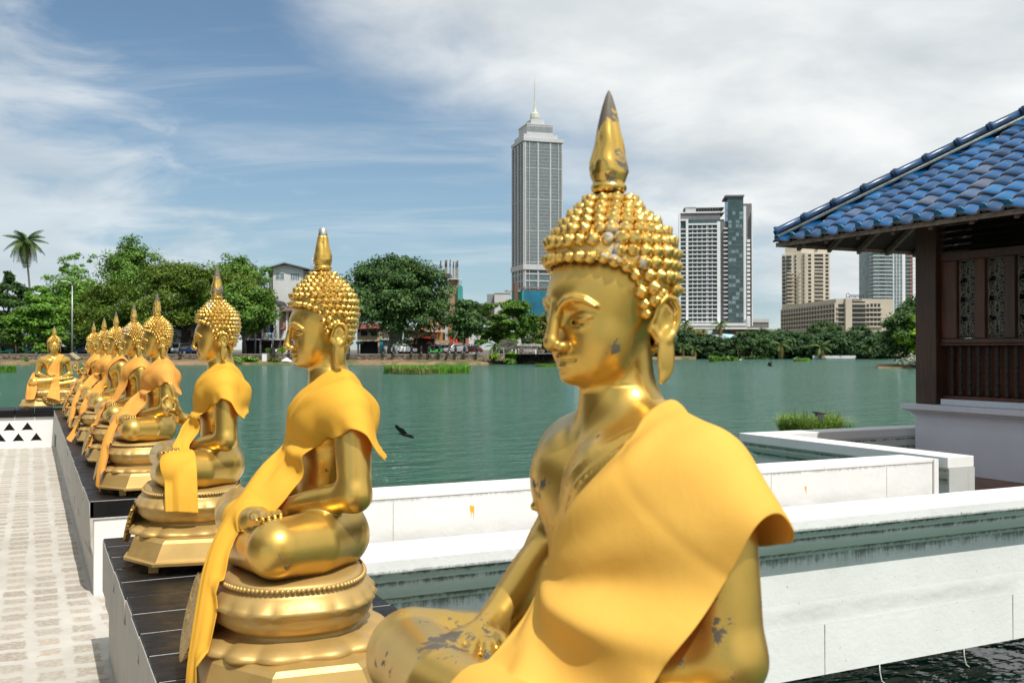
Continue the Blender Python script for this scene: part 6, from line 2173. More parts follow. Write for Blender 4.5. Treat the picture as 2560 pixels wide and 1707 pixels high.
# ================================================================== shop houses along the street
def shops():
    zc = 205.0
    b = Bld('gable_building', 'tall white rendered building with low dark gable roof and two windows', 'building', 720, 232.0)
    X, Z = b.X, b.Z
    q = MB(); q.prism([(X(682), 0), (X(757), 0), (X(757), Z(672)), (X(714), Z(661)), (X(682), Z(668))], 0, 16); q.build('wall', M_PWHITE, b.t)
    q = MB(); q.prism([(X(671), Z(672)), (X(713), Z(659.5)), (X(773), Z(674.5)), (X(773), Z(671.5)), (X(713), Z(656.8)), (X(671), Z(669))][::-1], -1.2, 17); q.build('roof', M_TGREY, b.t)
    q = MB(); q.prism([(X(670), Z(676)), (X(681.8), Z(673)), (X(681.8), 0), (X(670), 0)], .5, 16); q.build('dark_side', M_TGREY, b.t)
    b.win(688, 711, 682, 699, M_WPAINT, M_GLASSP, 0, 1, 1); b.win(725.5, 749, 682.5, 699.5, M_WPAINT, M_GLASSP, 0, 3, 1)
    b.box('annex', 757.2, 792, 677, 900, 1, 14, M_PGREY); b.box('annex_opening', 762, 777, 681, 697, .8, 1.4, M_DARK)
    b.box('tank', 768, 800, 661, 672, 3, 6, simple('tank_blue', (.30, .40, .52), .6)); b.box('tank_stand', 770, 798, 672.2, 676.8, 3.2, 5.8, M_TGREY)
    s = Bld('rooftop_sign', 'small white roof sign with a black letter S', 'sign', 783, 231.0, ZY(661, 231))
    s.box('board', 779.5, 793, 645, 659, 0, .3, M_WPAINT)
    cu = bpy.data.curves.new('letter', 'FONT'); cu.body = 'S'; cu.extrude = 0.02; cu.align_x = 'CENTER'; cu.size = 1.25
    tmp = bpy.data.objects.new('tmp', cu); COL.objects.link(tmp); bpy.context.view_layer.update()
    me = bpy.data.meshes.new_from_object(tmp.evaluated_get(bpy.context.evaluated_depsgraph_get())); bpy.data.objects.remove(tmp)
    me.materials.clear(); me.materials.append(M_BPAINT); me.name = 'letter'
    link('letter', me, None, s.t, (s.X(783.6), -.03, s.Z(658)), (radians(90), 0, 0))
    # arched dark roof
    b = Bld('shed', 'black barrel roofed shed behind the trees beside the white gable building', 'building', 680, 222.0)
    X, Z = b.X, b.Z
    pts = [(X(668 + 27 * (1 - cos(a * pi / 12)) * .5 * 1.0), Z(764 - 15.5 * sin(a * pi / 12))) for a in range(13)]
    q = MB(); q.prism(pts[::-1], -1, 9); q.build('roof', M_BPAINT, b.t)
    b.box('wall', 669, 694, 764.2, 900, 0, 8, M_DWALL)
    # left shop with balcony poster
    b = Bld('shop_house', 'grey shop house with white posts and a poster on its balcony', 'shop', 670, 196.0)
    X, Z = b.X, b.Z
    b.box('wall', 600, 693, 766, 890, 2.2, 12, M_DWALL)
    b.box('side_wall', 684, 691, 768, 850, 0.0, 2.2, M_PWHITE)
    b.box('post', 691.2, 694.6, 765, 850, -.6, .5, M_WPAINT)
    b.box('post', 656, 658.5, 818, 850, -.6, 0, M_WPAINT)
    b.box('post', 649, 653, 850.2, 886, -.2, .3, M_PGREY); b.box('post', 679, 683, 850.2, 886, -.2, .3, M_PGREY)
    b.box('balcony_slab', 600, 694.8, 846.5, 850, -.7, 2.2, M_PWHITE)
    po = b.box('poster', 660, 688, 832, 846, -.75, -.62, M_WPAINT)
    q = MB(); q.prism([(X(675), Z(841)), (X(679), Z(834)), (X(687.5), Z(832.4)), (X(687.5), Z(844)), (X(682), Z(845.4))][::-1], -.78, -.755); q.build('poster_picture', simple('poster_blue', (.02, .30, .52), .5), po)
    q = MB(); q.prism([(X(677), Z(840)), (X(682), Z(836)), (X(684), Z(843)), (X(678), Z(845))][::-1], -.80, -.785); q.build('poster_figure', simple('poster_dark', (.04, .10, .16), .5), po)
    b.box('fascia', 658, 682, 850.5, 854, -.3, 2.0, simple('maroon', (.16, .04, .045), .7))
    b.box('shop_front', 659, 678, 854.2, 886, 1.4, 2.1, M_DARK); b.box('shop_front', 600, 648, 854.2, 886, 1.4, 2.1, M_DARK)
    b.box('blue_door', 664, 670, 805, 840, 2.0, 2.19, simple('door_blue', (.02, .07, .14), .6))
    # tan gable house beside it
    b = Bld('shop_house', 'tan walled house with sloping brown tile roof and roof cupola', 'shop', 715, 201.0)
    X, Z = b.X, b.Z
    b.box('wall', 692, 717, 775, 890, 0, 10, M_TAN)
    b.box('wall', 717.2, 760, 782, 826, 1.2, 10, M_PGREY)
    b.box('pillar', 715.5, 719, 778, 826, -.2, .9, M_WPAINT)
    q = MB(); q.prismx([(-1.2, Z(779)), (4.5, Z(765)), (10.5, Z(779)), (10.5, Z(777)), (4.5, Z(763)), (-1.2, Z(776.5))][::-1], X(691), X(762)); q.build('roof', M_ROOFB, b.t)
    b.box('cupola', 712, 725, 758, 766, 3, 5, M_CREAM); b.box('cupola_roof', 709.5, 728, 755.5, 758, 2.4, 5.6, M_ROOFB)
    b.box('opening', 720, 742, 786, 808, .9, 1.6, M_DARK); b.box('balcony', 719.5, 760, 808, 818, .3, 1.1, M_PGREY)
    q = MB(); q.prismx([(-2.2, Z(825)), (-.02, Z(816)), (-.02, Z(815)), (-2.4, Z(824))], X(693), X(716)); q.build('lean_roof', M_ROOFT, b.t)
    b.box('lower_wall', 693, 723, 826, 848, -1.4, 0, M_PWHITE); b.win(700, 710, 827, 838, M_WPAINT, M_GLASS, -1.4)
    b.box('lower_band', 690, 760, 845, 850, -1.9, -1.41, M_PGREY)
    b.box('ground_floor', 685, 760, 850.2, 890, -1.2, 0, M_PGREY)
    b.box('red_door', 711, 718.5, 852, 867, -1.35, -1.21, simple('door_red', (.26, .03, .035), .6)); b.box('dark_door', 706, 710.5, 854, 868, -1.35, -1.21, M_DARK)
    q = MB(); q.prism([(X(690) + (X(702) - X(690)) * (.5 - .5 * cos(pi * k / 12)), Z(868) + (Z(857) - Z(868)) * sin(pi * k / 12)) for k in range(13)][::-1], -1.40, -1.21); q.build('arch_grille', M_GALV, b.t)
    # house with red tile roof
    b = Bld('shop_house', 'two storey cream house with red clay tile roof and two dark windows', 'shop', 930, 200.0)
    X, Z = b.X, b.Z
    b.box('wall', 893, 953, 830, 853, 0, 9, M_CREAM)
    q = MB(); q.prismx([(-1.2, Z(823)), (4.5, Z(807)), (10, Z(823)), (10, Z(821)), (4.5, Z(805)), (-1.2, Z(820.6))][::-1], X(880), X(951)); q.build('roof', M_ROOFT, b.t)
    b.box('eaves', 893, 951, 823, 830, .2, 9, M_DWALL)
    b.win(901, 920, 825.5, 841, M_CREAM, M_DARK); b.win(926, 944, 826, 841, M_CREAM, M_DARK)
    b.box('pillar', 945, 949.5, 853.2, 884, -.1, .6, M_CREAM); b.box('pillar', 893, 897, 853.2, 884, -.1, .6, M_PGREY)
    b.box('shop_front', 897.2, 944.8, 853.2, 890, 1.5, 9, M_DARK)
    b.box('awning', 892, 908, 854, 860, -1.2, -.02, simple('awning_green', (.03, .10, .085), .7))
    b.box('cyan_door', 950, 957.5, 855, 882, -.15, .3, M_CYAN); b.box('side_wall', 949.6, 1010, 850, 890, .4, 6, M_PGREY)
    b.box('upper_wall', 953.2, 985, 822, 849.8, 1.2, 7, M_DWALL)
    b.box('balcony', 951, 1000, 845, 850, -.3, 1.1, M_PGREY)
    # white and dark bits behind the banyan
    b = Bld('shop_house', 'narrow shop with white parapet and red awning right of the banyan trunk', 'shop', 1030, 198.0)
    b.box('wall', 1008, 1052, 822, 890, 1, 9, M_DWALL)
    b.box('parapet', 1012, 1036, 819, 826, -.3, .9, M_PWHITE); b.box('sign_board', 1010, 1033, 843, 850, -.6, .6, M_PWHITE)
    ac = b.box('air_conditioner', 1038, 1048, 818, 826, -.4, .6, M_WPAINT)
    q = MB(); q.tube([(b.X(1041.5), -.42, b.Z(822)), (b.X(1041.5), -.45, b.Z(822))], .28, 12); q.build('fan', M_BPAINT, ac)
    q = MB(); X, Z = b.X, b.Z
    q.prismx([(-1.8, Z(861)), (.9, Z(855)), (.9, Z(853.5)), (-1.8, Z(859.5))], X(1029), X(1064)); q.build('awning', simple('awning_red', (.30, .10, .075), .7, 0, .2, 1), b.t)
    b.box('shutter', 1037, 1051, 862, 885, .4, .95, simple('shutter_green', (.20, .30, .26), .6))
    # dark shop with red roof edge and green sign
    b = Bld('shop_house', 'dark single storey shop with red roof edge, arched awning and round green sign', 'shop', 1060, 194.0)
    X, Z = b.X, b.Z
    b.box('wall', 1033, 1084, 846, 890, 1.0, 8, simple('maroon_wall', (.075, .040, .035), .8, 0, .3, .5))
    b.box('roof_edge', 1031, 1072, 842, 845.8, -.4, 8, M_REDP); b.box('roof_edge', 1072.2, 1086, 845, 848, -.3, 8, M_ROOFT)
    q = MB(); q.tube([(X(1042.5), .2, Z(849)), (X(1042.5), .95, Z(849))], .34, 16); sg_ = q.build('green_sign', simple('sign_green', (.01, .12, .07), .6), b.t)
    q = MB(); q.tube([(X(1039.6), .16, Z(849.3)), (X(1042), .16, Z(847.4)), (X(1045.4), .16, Z(848.0))], .05, 5); q.box(X(1040), X(1044), .14, .19, Z(851), Z(850.3)); q.build('sign_mark', M_WPAINT, sg_)
    q = MB(); q.prism([(X(1066 + 14 * (k / 10)), Z(860 - 7 * sin(pi * k / 10))) for k in range(11)][::-1], -.4, .98); q.build('arched_awning', simple('awning_pink', (.30, .19, .16), .7), b.t)
    # ochre house
    b = Bld('shop_house', 'ochre house with barred windows and an orange sheet awning between floors', 'shop', 1080, 199.0)
    X, Z = b.X, b.Z
    b.box('wall', 1076, 1104, 795, 822, 0, 9, M_OCHRE); b.box('wall', 1050, 1077, 795, 822, 2, 9, M_DWALL)
    b.box('wall', 1075, 1105, 829.5, 850, .6, 9, M_OCHRE); b.box('wall', 1052, 1074.8, 829, 847, .8, 9, M_PGREY)
    q = MB(); q.add([(X(1051), -.6, Z(822)), (X(1105), -.6, Z(826.5)), (X(1105), .6, Z(820.5)), (X(1051), .6, Z(819.5)), (X(1051), -.6, Z(823.2)), (X(1105), -.6, Z(828))], [(0, 1, 2, 3), (4, 5, 1, 0)], False); q.build('awning', M_ORANGE, b.t)
    b.win(1080, 1095, 808, 821, M_WPAINT, M_DARK, 0, 3); b.win(1100, 1104, 808, 821, M_WPAINT, M_DARK, 0, 0)
    b.win(1079, 1094, 836, 850, M_WPAINT, M_GLASS, .6, 4); b.win(1058, 1064.5, 833, 843, M_GALV, M_GLASS, .8); b.win(1066, 1074, 834, 845, M_GALV, M_GLASSG, .8)
    b.box('balcony', 1083, 1124, 850.5, 858, -1.2, .5, simple('balcony_tan', (.42, .30, .16), .8, 0, .15, .8))
    q = MB(); q.add([(X(1086), -2.2, Z(858)), (X(1116), -2.2, Z(863)), (X(1116), -.1, Z(860)), (X(1088), -.1, Z(855.5))], [(0, 1, 2, 3)], False); q.build('tin_awning', M_GALV, b.t)
    b.box('ground_floor', 1084, 1124, 862, 890, .4, 9, M_DWALL); b.box('white_gate', 1100, 1112, 873, 884, -.1, .3, M_WPAINT)
    b.box('post', 1085, 1086.6, 861, 878, -1, -.7, M_WPAINT); b.box('post', 1100, 1102, 861, 884, -1, -.7, M_WPAINT); b.box('post', 1112.4, 1113.6, 862, 884, -1, -.7, M_WPAINT)
    # concrete stair core and frame under construction
    b = Bld('unfinished_building', 'unfinished concrete building with rebar sprouting from its top columns', 'construction', 1125, 214.0)
    X, Z = b.X, b.Z
    b.box('core', 1104, 1120, 700, 890, 3, 8, M_PGREY)
    for x, yt in [(1097, 666), (1109, 665), (1112, 665), (1121, 664), (1129.5, 668), (1136, 668), (1140, 665)]:
        c = b.box('column', x, x + 3.4, yt, 712, 3, 3.6, simple('col_brown', (.28, .235, .19), .9) if x == 1097 else bpy.data.materials['col_brown'])
        q = MB()
        for k in range(3):
            xx = X(x + .6 + k * 1.1); q.tube([(xx, 3.2, Z(yt)), (xx + .05, 3.2, Z(yt - 18))], .045, 4)
        q.build('rebar', M_RUST, c)
    b.box('slab', 1098, 1124, 682, 692, 2, 9, M_DWALL); b.box('slab', 1118, 1144, 694, 697, 2, 9, M_PGREY)
    b.box('infill', 1120.2, 1143, 697.2, 800, 3, 9, M_TAN)
    b.box('netting', 1143.2, 1152, 712, 800, 1.8, 9, M_NETG)
    q = MB(); q.tube([(X(1151), 2.5, Z(712)), (X(1151.4), 2.5, Z(690))], .06, 4); q.tube([(X(1080), 4, Z(715)), (X(1080), 4, Z(645))], .06, 4); q.build('pole', M_GALV, b.t)
    # pink house with the red script sign
    b = Bld('shop_house', 'pinkish brown house carrying a red sign with white script', 'shop', 1140, 201.0)
    X, Z = b.X, b.Z
    b.box('wall', 1119, 1152, 795, 864, 0, 9, M_PINK); b.box('wall', 1152.2, 1170, 838, 866, .8, 9, M_PINK)
    for k in range(5):
        b.box('cladding_seam', 1122 + 6.5 * k, 1122.5 + 6.5 * k, 824, 842, -.05, -.01, M_DWALL)
    b.win(1129, 1137, 813, 823.5, M_DWALL, M_DARK)
    sg_ = b.box('red_sign', 1126, 1145, 841, 864, -.4, -.02, simple('sign_red', (.72, .075, .02), .5))
    cu = bpy.data.curves.new('script', 'FONT'); cu.body = 'Supa Star'; cu.extrude = 0.02; cu.align_x = 'CENTER'; cu.size = .42; cu.shear = .3
    tmp = bpy.data.objects.new('tmp', cu); COL.objects.link(tmp); bpy.context.view_layer.update()
    me = bpy.data.meshes.new_from_object(tmp.evaluated_get(bpy.context.evaluated_depsgraph_get())); bpy.data.objects.remove(tmp)
    me.materials.clear(); me.materials.append(M_WPAINT); me.name = 'script'
    o = link('script', me, None, sg_, (X(1136.5), -.43, Z(856.5)), (radians(90), radians(-14), 0))
    xs = [v.co.x for v in me.vertices]; k_ = 12.5 * 201 / FPX / (max(xs) - min(xs)); o.scale = (k_, k_ * 1.5, 1)
    b.box('blue_shutter', 1147, 1152, 843, 851, -.2, -.01, simple('shutter_blue', (.02, .05, .12), .6))
    b.box('ground_floor', 1120, 1170, 864.2, 890, .6, 9, M_DARK)
    # white glazed shop and far bits
    b = Bld('shop_house', 'white framed glass fronted shop right of the silver car', 'shop', 1180, 204.0)
    b.box('wall', 1158, 1200, 820, 890, 1, 9, M_PWHITE)
    for x in (1163, 1170, 1176):
        b.win(x, x + 6, 858, 882, M_WPAINT, M_GLASSP, 1, 0, 2)
    b.box('blue_board', 1185, 1196, 856, 863, .6, .98, simple('board_blue', (.10, .28, .45), .6)); b.win(1188, 1199, 830, 848, M_WPAINT, M_GLASSP, 1, 2)
    b = Bld('building', 'white walled building glimpsed through the trees behind the ruined arch', 'building', 1290, 215.0)
    b.box('wall', 1250, 1330, 822, 890, 0, 9, M_PWHITE); b.box('balcony', 1248, 1300, 826, 830, -1.4, -.02, M_WPAINT)
    for x in (1262, 1285, 1303):
        b.box('window', x, x + 8, 838, 856, -.04, .2, M_GLASS)
    b.box('red_roof', 1206, 1220, 804, 809, 2, 6, M_REDP)
    # ruined arch and balustrade wall
    b = Bld('ruined_wall', 'dark stone arched ruin with doorway beside the water', 'ruin', 1270, 182.0, -.30)
    X, Z = b.X, b.Z
    arc = [(X(1248), 0), (X(1248), Z(852)), (X(1254), Z(849)), (X(1268), Z(848)), (X(1282), Z(851)), (X(1290), Z(858)), (X(1295), Z(868)), (X(1297), 0)]
    q = MB(); q.prism(arc[::-1], 0, 1.2); q.build('wall', stone_mat('ruin_stone', (.085, .078, .066), .8), b.t)
    d_ = b.box('door_frame', 1247, 1260, 870, 894, -.2, -.005, M_PGREY); b.box('doorway', 1248.3, 1258.7, 871.5, 894, -.24, -.205, M_DARK)
    for x in (1279, 1288):
        b.box('pale_post', x, x + 3, 873, 886, -.2, -.01, M_PWHITE)
    b = Bld('balustrade_wall', 'pierced stone wall with white railing right of the ruined arch', 'wall', 1330, 184.0, -.35)
    b.box('wall', 1297.5, 1345, 868, 903, 0, .6, stone_mat('pier_stone', (.16, .135, .115), 1.0))
    b.box('wall', 1345.2, 1362, 874, 903, .1, .6, bpy.data.materials['pier_stone'])
    for k in range(8):
        b.box('slot', 1311 + 3.6 * k, 1312.4 + 3.6 * k, 872, 880, -.02, .02, M_PGREY)
    b.box('white_post', 1338, 1341, 874, 890, -.15, -.01, M_WPAINT)
    q = MB(); X, Z = b.X, b.Z
    for k in range(14):
        x = X(1300 + k * 4); q.tube([(x, .3, Z(868)), (x, .3, Z(860.5))], .035, 4)
    q.tube([(X(1299), .3, Z(861)), (X(1354), .3, Z(861))], .04, 4); q.tube([(X(1299), .3, Z(864.5)), (X(1354), .3, Z(864.5))], .03, 4)
    q.build('railing', M_WPAINT, b.t)
    # houses behind the left trees
    b = Bld('shop_house', 'pale walled house with stair, seen under the umbrella tree canopy', 'shop', 470, 205.0)
    b.box('wall', 428, 495, 815, 890, 0, 9, M_PGREY); q = MB(); X, Z = b.X, b.Z
    q.prismx([(-1.4, Z(815)), (4.5, Z(800)), (9.5, Z(815)), (9.5, Z(813)), (4.5, Z(798)), (-1.4, Z(812.6))][::-1], X(424), X(499)); q.build('roof', M_ROOFT, b.t)
    b.box('brown_door', 469, 477, 826, 845, -.1, -.01, M_ROOFT); b.box('opening', 452, 466, 845, 884, -.05, .2, M_DARK); b.box('opening', 480, 494, 846, 884, -.05, .2, M_DARK)
    b.box('balcony', 450, 482, 842, 846, -1.4, -.02, M_RUST)
    q = MB()
    for k in range(8):
        q.box(X(470 + 3 * k), X(473.2 + 3 * k), -1.9, -.9, Z(848 + 4.6 * k), Z(846.5 + 4.6 * k))
    q.build('stair', M_RUST, b.t)
    b.box('yellow_post', 464, 467, 846.2, 872, -1.3, -1.0, M_ORANGE)
    b = Bld('garden_wall', 'low dark boundary wall behind the parked rickshaws', 'wall', 150, 200.0)
    b.box('wall', -150, 428, 866, 890, 0, .5, M_DWALL)
    q = MB(); X, Z = b.X, b.Z
    for k in range(0, 72):
        x = X(-140 + k * 8); q.tube([(x, -.1, 0), (x, -.1, Z(850))], .04, 4)
    q.tube([(X(-140), -.1, Z(851)), (X(428), -.1, Z(851))], .04, 4); q.tube([(X(-140), -.1, Z(870)), (X(428), -.1, Z(870))], .04, 4)
    q.build('fence_rails', simple('fence_green', (.02, .06, .035), .7), b.t)
shops()

# ================================================================== vehicles and street furniture
M_TYRE = simple('tyre', (.018, .018, .018), .85)
M_GREENV = simple('rickshaw_green', (.005, .16, .105), .35)
M_GREENL = simple('rickshaw_lime', (.02, .36, .05), .35)
M_CANVAS = simple('black_canvas', (.022, .021, .026), .8)
def wheels(t, xs, ys, r, w_):
    for x in xs:
        for y in ys:
            q = MB(); q.tube([(x, y - w_ / 2, r), (x, y + w_ / 2, r)], r, 14); o = q.build('wheel', M_TYRE, t)
            q = MB(); q.tube([(x, y - w_ / 2 - .012, r), (x, y + w_ / 2 + .012, r)], r * .58, 10); q.build('rim', M_GALV, o)
def rickshaw(label, px, zc, rz, paint):
    t = thing('auto_rickshaw', label, 'rickshaw', P(px, zc, GZ), -YAW + rz, 'three wheeled rickshaws on the street')
    q = MB(); q.prism([(-1.25, .28), (1.05, .28), (1.30, .55), (1.15, .98), (.72, 1.02), (.66, .55), (.05, .52), (-.02, .80), (-1.22, .98), (-1.32, .6)][::-1], -.62, .62)
    bevel(q.build('body', paint, t), .06, 2)
    q = MB(); q.prism([(-1.30, .99), (-.70, .92), (-.68, 1.40), (.60, 1.40), (1.02, 1.02), (1.08, 1.05), (.72, 1.66), (.2, 1.76), (-1.0, 1.74), (-1.30, 1.45)][::-1], -.61, .61)
    bevel(q.build('canopy', M_CANVAS, t), .06, 2)
    q = MB(); q.prism([(.78, 1.06), (1.02, 1.06), (.74, 1.55), (.66, 1.55)][::-1], -.50, .50); q.build('windscreen', M_GLASSG, t)
    q = MB(); q.box(-.68, -.1, -.5, .5, .53, .70); q.build('seat', M_CANVAS, t)
    wheels(t, (-.75,), (-.52, .52), .23, .12); wheels(t, (1.0,), (0.0,), .23, .11)
    q = MB(); q.tube([(1.22, 0, .80), (1.28, 0, .80)], .09, 10); q.build('headlight', M_WPAINT, t)
    return t
def car(label, px, zc, rz, paint, kind='hatch', z=GZ):
    t = thing('parked_car', label, 'car', P(px, zc, z), -YAW + rz, 'cars parked along the lakeside street')
    if kind == 'suv':
        low = [(-2.3, .42), (2.25, .42), (2.35, .80), (2.25, 1.02), (1.15, 1.10), (-2.28, 1.14), (-2.36, .8)]
        top = [(1.20, 1.09), (.42, 1.74), (.2, 1.80), (-1.95, 1.80), (-2.24, 1.13)]; wr_ = .37; W_ = .90
    elif kind == 'van':
        low = [(-2.1, .35), (1.95, .35), (2.10, .7), (1.98, 1.05), (-2.12, 1.08), (-2.18, .7)]
        top = [(1.96, 1.04), (1.35, 1.86), (1.1, 1.96), (-2.0, 1.96), (-2.12, 1.07)]; wr_ = .32; W_ = .84
    else:
        low = [(-2.0, .32), (1.98, .32), (2.08, .60), (1.95, .82), (1.0, .92), (-1.92, .96), (-2.06, .6)]
        top = [(1.05, .91), (.35, 1.42), (.1, 1.48), (-1.25, 1.46), (-1.86, .95)]; wr_ = .31; W_ = .84
    q = MB(); q.prism(low[::-1], -W_, W_); bd = bevel(q.build('body', paint, t), .10, 3)
    q = MB()
    n = len(top); ins = [.02] + [.15] * (n - 2) + [.02]
    vs = [(x, -W_ + i_, z_) for (x, z_), i_ in zip(top, ins)] + [(x, W_ - i_, z_) for (x, z_), i_ in zip(top, ins)]
    q.add(vs, [tuple(range(n)), tuple(range(2 * n - 1, n - 1, -1))] + [(i, i + n, (i + 1) % n + n, (i + 1) % n) for i in range(n)][::1], False)
    cb = bevel(q.build('cabin', paint, t), .06, 2)
    # glass a little proud of the cabin
    cx_ = sum(p[0] for p in top) / n
    zb_, zt_ = top[0][1] + .07, max(p[1] for p in top) - .10
    for s in (-1, 1):
        q = MB()
        a0 = top[0][0] - .30; a1 = top[-1][0] + .18; b0 = top[1][0] - .10; b1 = top[-2][0] + .12
        y0_ = s * (W_ - .035); y1_ = s * (W_ - .128)
        q.add([(a0, y0_, zb_), (a1, y0_, zb_), (b1, y1_, zt_), (b0, y1_, zt_)], [(0, 1, 2, 3) if s > 0 else (3, 2, 1, 0)], False); q.build('side_window', M_GLASS, t)
    q = MB(); f0, f1 = top[0], top[1]
    q.add([(f0[0] - .02, -W_ + .14, f0[1] + .06), (f0[0] - .02, W_ - .14, f0[1] + .06), (f1[0] + .10, W_ - .22, f1[1] - .02), (f1[0] + .10, -W_ + .22, f1[1] - .02)], [(0, 1, 2, 3)], False); q.build('windscreen', M_GLASS, t)
    q = MB(); f0, f1 = top[-1], top[-2]
    q.add([(f0[0] - .03, -W_ + .14, f0[1] + .10), (f0[0] - .03, W_ - .14, f0[1] + .10), (f1[0] - .05, W_ - .22, f1[1] - .05), (f1[0] - .05, -W_ + .22, f1[1] - .05)], [(3, 2, 1, 0)], False); q.build('rear_window', M_GLASS, t)
    wheels(t, (-1.32, 1.32), (-W_ + .10, W_ - .10), wr_, .22)
    for s in (-1, 1):
        q = MB(); q.box(low[2][0] - .14, low[2][0] + .012, s * .60 - .18, s * .60 + .18, .66, .80); q.build('headlight', M_WPAINT, t)
        q = MB(); q.box(low[-1][0] - .012, low[-1][0] + .10, s * .66 - .12, s * .66 + .12, .70, .86); q.build('tail_light', M_REDP, t)
    q = MB(); q.box(low[2][0] - .1, low[2][0] + .015, -.38, .38, .52, .64); q.build('grille', M_BPAINT, t)
    return t
rickshaw('green rickshaw at the far left edge between two palm stems', 14, 177.2, radians(200), M_GREENV)
rickshaw('green rickshaw with black canopy second from the left, behind the front facing statue', 82, 177.6, radians(188), M_GREENV)
rickshaw('bright green rickshaw in front of the ochre house', 1087, 178.0, radians(190), M_GREENL)
car('silver off-road car parked beneath the red script sign', 1136, 178.6, radians(205), simple('silver_paint', (.42, .42, .43), .3, .5, .05), 'suv')
car('white hatchback behind the thick banyan trunk', 1010, 180.5, radians(10), M_WPAINT, 'suv')
car('white saloon car parked before the tan house', 716, 180.0, radians(176), M_WPAINT, 'hatch')
car('white van seen end-on under the umbrella tree', 452, 184.0, radians(255), M_WPAINT, 'van')
car('blue car beside the white van', 482, 180.5, radians(185), simple('blue_paint', (.012, .03, .12), .3, .3), 'hatch')
car('dark red car by the white glazed shop', 1178, 181.0, radians(190), simple('maroon_paint', (.13, .02, .02), .35, .2), 'hatch')
car('dark car at the foot of the double armed street lamp', 214, 182.0, radians(180), simple('navy_paint', (.02, .03, .07), .35, .2), 'hatch')

BL = [(560, 'in front of the blue car'), (451, 'right in front of the white van'), (722, 'beside the white saloon car'), (984, 'left of the banyan trunk'), (1029, 'right of the white hatchback'),
      (1053, 'in front of the green shutter'), (1072, 'left of the bright green rickshaw'), (1098, 'between the bright green rickshaw and silver car'), (1139, 'in front of the silver car'),
      (1161, 'at the rear of the silver car'), (1192, 'in front of the white glazed shop'), (872, 'outside the cream house'), (958, 'in front of the cyan door')]
_b = MB(); _b.sm = True
_b.lathe([(.30, 0), (.30, .12), (.24, .16), (.22, .85), (.30, .90), (.30, 1.0), (.16, 1.05), (.12, 1.12), (.20, 1.20), (.20, 1.30), (.10, 1.40), (.0, 1.42)], n=10)
ME_BOL = _b.mesh('bollard', M_BPAINT)
for px, lab in BL:
    o = link('bollard', ME_BOL, None, None, P(px, 174.2, GZ + .012))
    tag(o, 'black stone bollard ' + lab, 'bollard', 'bollards along the embankment')
for px, yt, zc, arms, lab in [(180, 704, 178.0, ((-20, -1), (30, -3)), 'tall double armed grey street lamp behind the front facing statue'), (638, 716, 190.0, ((-24, 1), (18, 20)), 'street lamp rising beside the white gable building')]:
    t = thing('street_lamp', lab, 'street lamp', P(px, zc, GZ), -YAW, 'street lamps on the far bank')
    m = zc / FPX; H = ZY(yt + 10, zc) - GZ
    q = MB(); q.tube([(0, 0, 0), (0, 0, H * .4), (0, 0, H)], [.17, .13, .10], 8); q.build('pole', M_GALV, t)
    for ax, dy in arms:
        X = ax * m
        q = MB(); q.tube([(0, 0, H), (X * .25, 0, H + 10 * m * .8), (X * .7, 0, H + (10 - dy * .5) * m), (X, 0, H + (10 - dy) * m)], [.08, .07, .06, .05], 6)
        o = q.build('arm', M_GALV, t)
        q = MB(); q.box(min(X, X * 1.0 - (.55 if ax > 0 else -.55) * 0) - .40, X + .40, -.14, .14, H + (10 - dy) * m - .06, H + (10 - dy) * m + .10); q.build('lamp_head', M_WPAINT, o)
t = thing('utility_box', 'pale cabinet standing on the bank below the grey shop house', 'cabinet', P(661.5, 172.8, -.45), -YAW)
q = MB(); q.box(-.38, .38, -.25, .25, 0, 1.30); q.build('cabinet', M_WPAINT, t); q = MB(); q.box(-.42, .42, -.29, .29, 1.302, 1.36); q.build('lid', M_PGREY, t)
t = thing('planter_pillar', 'broad black pillar on the kerb in front of the grey shop house', 'pillar', P(682, 174.4, GZ + .01), -YAW)
q = MB(); q.lathe([(.55, 0), (.50, .2), (.42, 1.0), (.46, 1.05), (.46, 1.12), (.0, 1.13)], n=4); q.build('shaft', M_BPAINT, t); q = MB(); q.tube([(0, .1, 1.1), (0, .1, 3.8)], .14, 8); q.build('post', M_TGREY, t)
t = thing('concrete_slab', 'tilted pale slab lying by the foot of the double armed lamp', 'slab', P(186, 173.2, -.1), -YAW)
q = MB(); q.add([(-.9, 0, .95), (-.4, 0, 1.15), (1.0, -.2, .15), (.55, -.2, -.1), (-.9, .5, .95), (-.4, .5, 1.15), (1.0, .3, .15), (.55, .3, -.1)], [(0, 3, 2, 1), (4, 5, 6, 7), (0, 1, 5, 4), (1, 2, 6, 5), (2, 3, 7, 6), (3, 0, 4, 7)], False); q.build('slab', simple('slab_pale', (.46, .40, .24), .9), t)
t = thing('tarpaulin', 'crumpled white tarpaulin on the bank near the white saloon car', 'tarpaulin', P(716, 171.8, -.55), -YAW)
q = MB(); rs_ = random.Random(2)
rings = []
for k in range(6):
    f_ = k / 5
    rings.append([((1 - f_) * 1.0 * cos(a * pi / 8) * rs_.uniform(.85, 1.1), (1 - f_) * .5 * sin(a * pi / 8), .75 * f_ ** .7 + rs_.uniform(-.05, .05)) for a in range(16)])
q.loft(rings); q.build('sheet', M_WPAINT, t)
w1 = Bld('lakeside_wall', 'low white pierced wall on the far right shore', 'wall', 2085, 274.0, -.55)
w1.box('wall', 2032, 2140, 889, 896.5, 0, .4, M_PWHITE)
for k in range(26):
    w1.box('pier', 2033 + k * 4.1, 2034.2 + k * 4.1, 888.4, 896.5, -.1, -.01, M_WPAINT)

